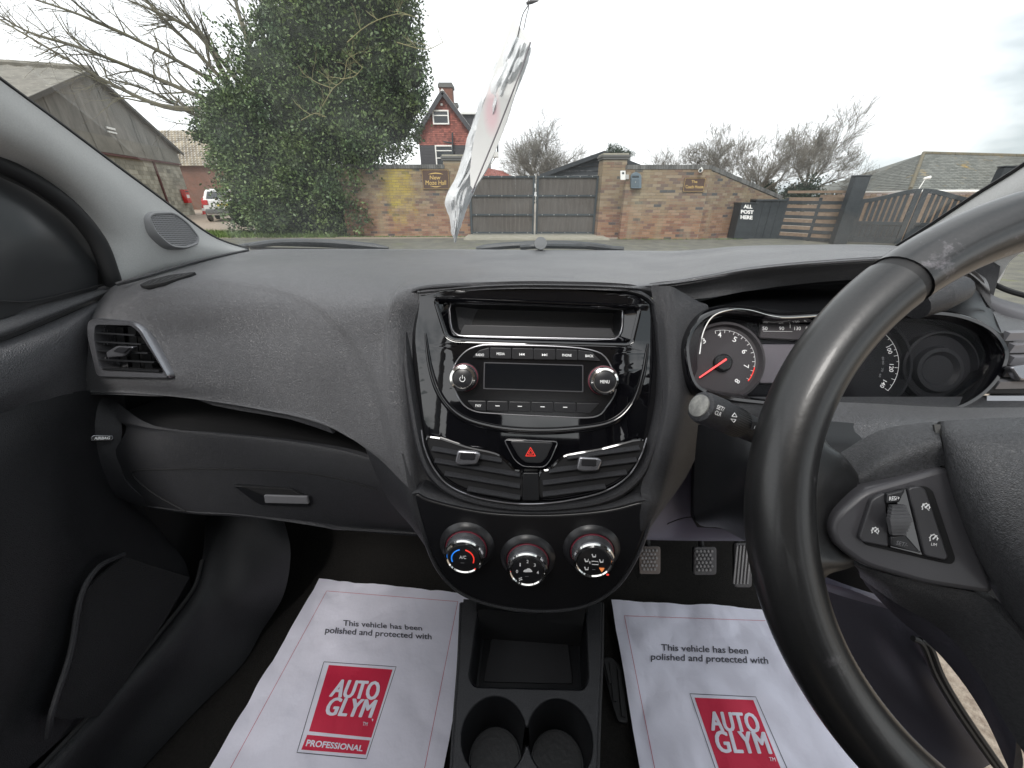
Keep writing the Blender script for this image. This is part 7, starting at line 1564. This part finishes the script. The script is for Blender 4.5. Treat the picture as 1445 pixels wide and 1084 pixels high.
t_.links.new(g_1.outputs['Position'], m_1.inputs[0]); t_.links.new(m_1.outputs[0], n_1.inputs[0]); t_.links.new(n_1.outputs[0], bu_.inputs['Height']); t_.links.new(bu_.outputs[0], b_.inputs['Normal'])
af = thing('air_freshener', 'crumpled clear polythene sleeve hanging on a cord before the windscreen', 'air freshener', D(738, 20, .5))
Lf = [(722, 46), (700, 90), (682, 130), (668, 170), (655, 215), (643, 250), (628, 283), (634, 305), (637, 325), (640, 342)]
Rt = [(750, 68), (741, 100), (727, 135), (716, 170), (702, 205), (690, 235), (672, 265), (660, 292), (650, 320), (643, 343)]
LfC = [(v.x, v.y) for v in cr([(q[0], q[1], 0) for q in Lf], 7)]; RtC = [(v.x, v.y) for v in cr([(q[0], q[1], 0) for q in Rt], 7)]
for layer, sg_ in ((0, -1), (1, 1)):
    V = []; nI, nJ = len(LfC), 17
    for i in range(nI):
        for j in range(nJ):
            s = j / (nJ - 1); e_ = math.sin(math.pi * s); wob = noise.noise(Vector((i * .22, layer * 3, 5))) * 3 * (1 - s) + noise.noise(Vector((i * .35, layer * 3, 9))) * 1.5 * s
            x = LfC[i][0] + (RtC[i][0] - LfC[i][0]) * s + wob; y = LfC[i][1] + (RtC[i][1] - LfC[i][1]) * s
            fold = (abs(noise.noise(Vector((i * .10 + s * 1.2, s * 5.5 - i * .05, layer * 7)))) * .016 + noise.noise(Vector((i * .33, s * 9, layer * 11))) * .004) * e_
            V.append(D(x, y, .50 + .0017 * i + sg_ * .006 * e_ - fold))
    Fs = [(i * nJ + j, (i + 1) * nJ + j, (i + 1) * nJ + j + 1, i * nJ + j + 1) for i in range(nI - 1) for j in range(nJ - 1)]
    N0 = len(V); V2 = V + [v + (v - EYE).normalized() * .0003 for v in V]; Fs += [tuple(q + N0 for q in f[::-1]) for f in Fs]
    obj('sleeve', (V2, Fs), plas, af, ang=28)
card = mat('card_white', (.62, .62, .60), .6, var=(30, (.55, .55, .54), .4))
obj('card', surf([[D(724, 24, .50), D(749, 62, .50)], [D(716, 48, .502), D(741, 84, .502)], [D(703, 85, .507), D(736, 100, .507)], [D(674, 175, .524), D(712, 180, .524)], [D(664, 232, .534), D(688, 236, .534)], [D(664, 262, .539), D(668, 268, .539)]], 4, 4, .0012), card, af)
obj('card_edge', tube([D(748.5, 60, .497), D(737, 95, .50), D(704, 180, .51), D(666, 272, .525)], .0011, 6), mat('edge_dark', (.1, .09, .1), .5), af)
def blush(m, c, col_, sc):
    t = m.node_tree; b_ = t.nodes['Principled BSDF']; src = b_.inputs['Base Color'].links[0].from_socket; g_ = t.nodes.new('ShaderNodeNewGeometry'); v1 = t.nodes.new('ShaderNodeVectorMath'); v1.operation = 'SUBTRACT'; v1.inputs[1].default_value = tuple(c); v2 = t.nodes.new('ShaderNodeVectorMath'); v2.operation = 'MULTIPLY'; v2.inputs[1].default_value = sc; v3 = t.nodes.new('ShaderNodeVectorMath'); v3.operation = 'LENGTH'
    r_ = t.nodes.new('ShaderNodeMapRange'); r_.inputs[1].default_value = .4; r_.inputs[2].default_value = 1; r_.inputs[3].default_value = 1; r_.inputs[4].default_value = 0; x_ = t.nodes.new('ShaderNodeMix'); x_.data_type = 'RGBA'; x_.inputs[7].default_value = (*col_, 1)
    t.links.new(g_.outputs['Position'], v1.inputs[0]); t.links.new(v1.outputs[0], v2.inputs[0]); t.links.new(v2.outputs[0], v3.inputs[0]); t.links.new(v3.outputs['Value'], r_.inputs[0]); t.links.new(r_.outputs[0], x_.inputs[0]); t.links.new(src, x_.inputs[6]); t.links.new(x_.outputs[2], b_.inputs['Base Color'])
blush(card, D(694, 158, .517), (.62, .46, .48), (75, 10, 30))      # faded pink print on the card
cd = mat('cord_black', (.06, .055, .055), .7); obj('cord', tube(cr([D(730, 53, .499), D(733, 40, .499), D(738, 20, .499), D(747, 4, .499), D(752, -20, .499)], 5), .0007, 6), cd, af); obj('cord', tube(cr([D(739, 42, .503), D(743, 22, .5), D(746, 8, .499), D(743, -20, .5)], 5), .0006, 6), cd, af); obj('knot', tube([D(743, 5, .499), D(750, 3, .499), D(760, 1, .5)], [.0016, .0022, .0006], 8), cd, af)
# ------------------------------------------------------------------ the rest of the cabin, behind the camera: it shades the dash and shows in the gloss trim
rf_ = thing('roof_lining', 'pale grey roof lining behind the camera, left open in front', 'roof lining', C(0, -.8, 1.5))
rows = [[C(xx, yy, 1.50 + .03 * (1 - (xx / .58) ** 2) - (.02 if yy > .2 else 0) - (.08 if yy < -1.7 else 0)) for yy in (-.2, -.45, -.8, -1.2, -1.6, -1.95)] for xx in (-.60, -.4, -.15, .15, .4, .60)]  # starts behind the camera; front left open so sky light reaches the dash
obj('lining', surf(rows, 3, 3, .03, toward=Vector((0, 0, 1))), pillm, rf_)
for s in (-1, 1):
    obj('cant_rail', tube(cr([C(s * .61, .40, 1.46), C(s * .60, .0, 1.49), C(s * .60, -.8, 1.49), C(s * .60, -1.9, 1.42)], 4), .035, 10), pillm, rf_)
    bp_ = thing('door_pillar', 'grey pillar behind the ' + ('passenger' if s < 0 else 'driver') + ' door', 'pillar', C(s * .68, -.45, .36)); obj('trim', surf([[C(s * .72, -.36, .4), C(s * .72, -.40, .95), C(s * .62, -.46, 1.47)], [C(s * .69, -.46, .4), C(s * .69, -.48, .95), C(s * .6, -.52, 1.47)], [C(s * .72, -.58, .4), C(s * .72, -.58, .95), C(s * .62, -.6, 1.47)]], 4, 4, .03, toward=Vector((0, -.4, 1))), pillm, bp_)
obj('outer_skin', surf([[C(-.74, 1.0, .3), C(-.745, .3, .3), C(-.745, -.5, .3)], [C(-.75, 1.0, .7), C(-.76, .3, .7), C(-.76, -.5, .7)], [C(-.70, .9, 1.05), C(-.715, .3, 1.0), C(-.715, -.5, 1.0)]], 4, 4, .006), mat('car_paint', (.3, .3, .32), .3, coat=.5), door)
seatm = mat('seat_fabric', (.04, .04, .045), .85, bump=(400, .5, 'noise', .002))
def seat(x, lab):
    t = thing('car_seat', lab, 'seat', C(x, -.35, FLZ), 'front seats')
    M_ = Matrix.Translation(C(x, -.30, 0)) @ Matrix.Rotation(-YAW, 4, 'Z')
    obj('cushion', bbox(-.23, .23, -.2, .30, FLZ + .10, FLZ + .27, .06), seatm, t, M_)
    obj('backrest', bbox(-.23, .23, -.06, .06, 0, .62, .05), seatm, t, M_ @ Matrix.Translation((0, -.22, FLZ + .22)) @ Matrix.Rotation(R(15), 4, 'X'))
    obj('headrest', bbox(-.13, .13, -.04, .04, .66, .84, .04), seatm, t, M_ @ Matrix.Translation((0, -.22, FLZ + .22)) @ Matrix.Rotation(R(15), 4, 'X'))
seat(-.36, 'dark fabric passenger seat behind the camera'); seat(.40, 'dark fabric driver seat behind the steering wheel')
t = thing('rear_bench', 'dark fabric rear bench at the back of the cabin', 'seat', C(0, -1.2, FLZ)); M_ = Matrix.Translation(C(0, -1.15, 0)) @ Matrix.Rotation(-YAW, 4, 'Z')
obj('cushion', bbox(-.6, .6, -.25, .2, FLZ + .1, FLZ + .26, .05), seatm, t, M_); obj('backrest', bbox(-.6, .6, -.38, -.24, FLZ + .2, FLZ + .78, .05), seatm, t, M_)
t = thing('tailgate', 'dark tailgate trim below the rear window', 'tailgate', C(0, -1.9, FLZ)); obj('trim', surf([[C(x, -1.9, .3), C(x, -1.92, .7), C(x, -1.85, 1.05)] for x in (-.68, 0, .68)], 4, 4, .03), darkm, t)
for s in (-1, 1): obj('quarter_trim', surf([[C(s * .69, y, .3), C(s * .7, y, .7), C(s * .68, y, 1.02)] for y in (-.6, -1.2, -1.9)], 4, 4, .02, toward=C(0, -1, 1)), darkm, t)

# ------------------------------------------------------------------ things of one kind carry the same group
GR = {'brick_wall': 'brick garden walls along the lane', 'gate_pier': 'brick gate piers', 'wooden_gate': 'wooden gate leaves', 'sign': 'brown and gold house signs', 'gate_post': 'broad black gate posts', 'driveway_gate': 'black driveway gate leaves',
      'parked_car': 'cars parked by the barn', 'bare_tree': 'bare winter trees', 'conifer': 'conifers and ivy beyond the walls', 'pedal': 'driver pedals', 'windscreen_wiper': 'windscreen wipers', 'windscreen_pillar': 'windscreen pillar trims', 'door_pillar': 'door pillars'}
for o in bpy.data.objects:
    b = o.name.split('.')[0]
    if o.parent is None and b in GR and 'category' in o and 'group' not in o: o['group'] = GR[b]
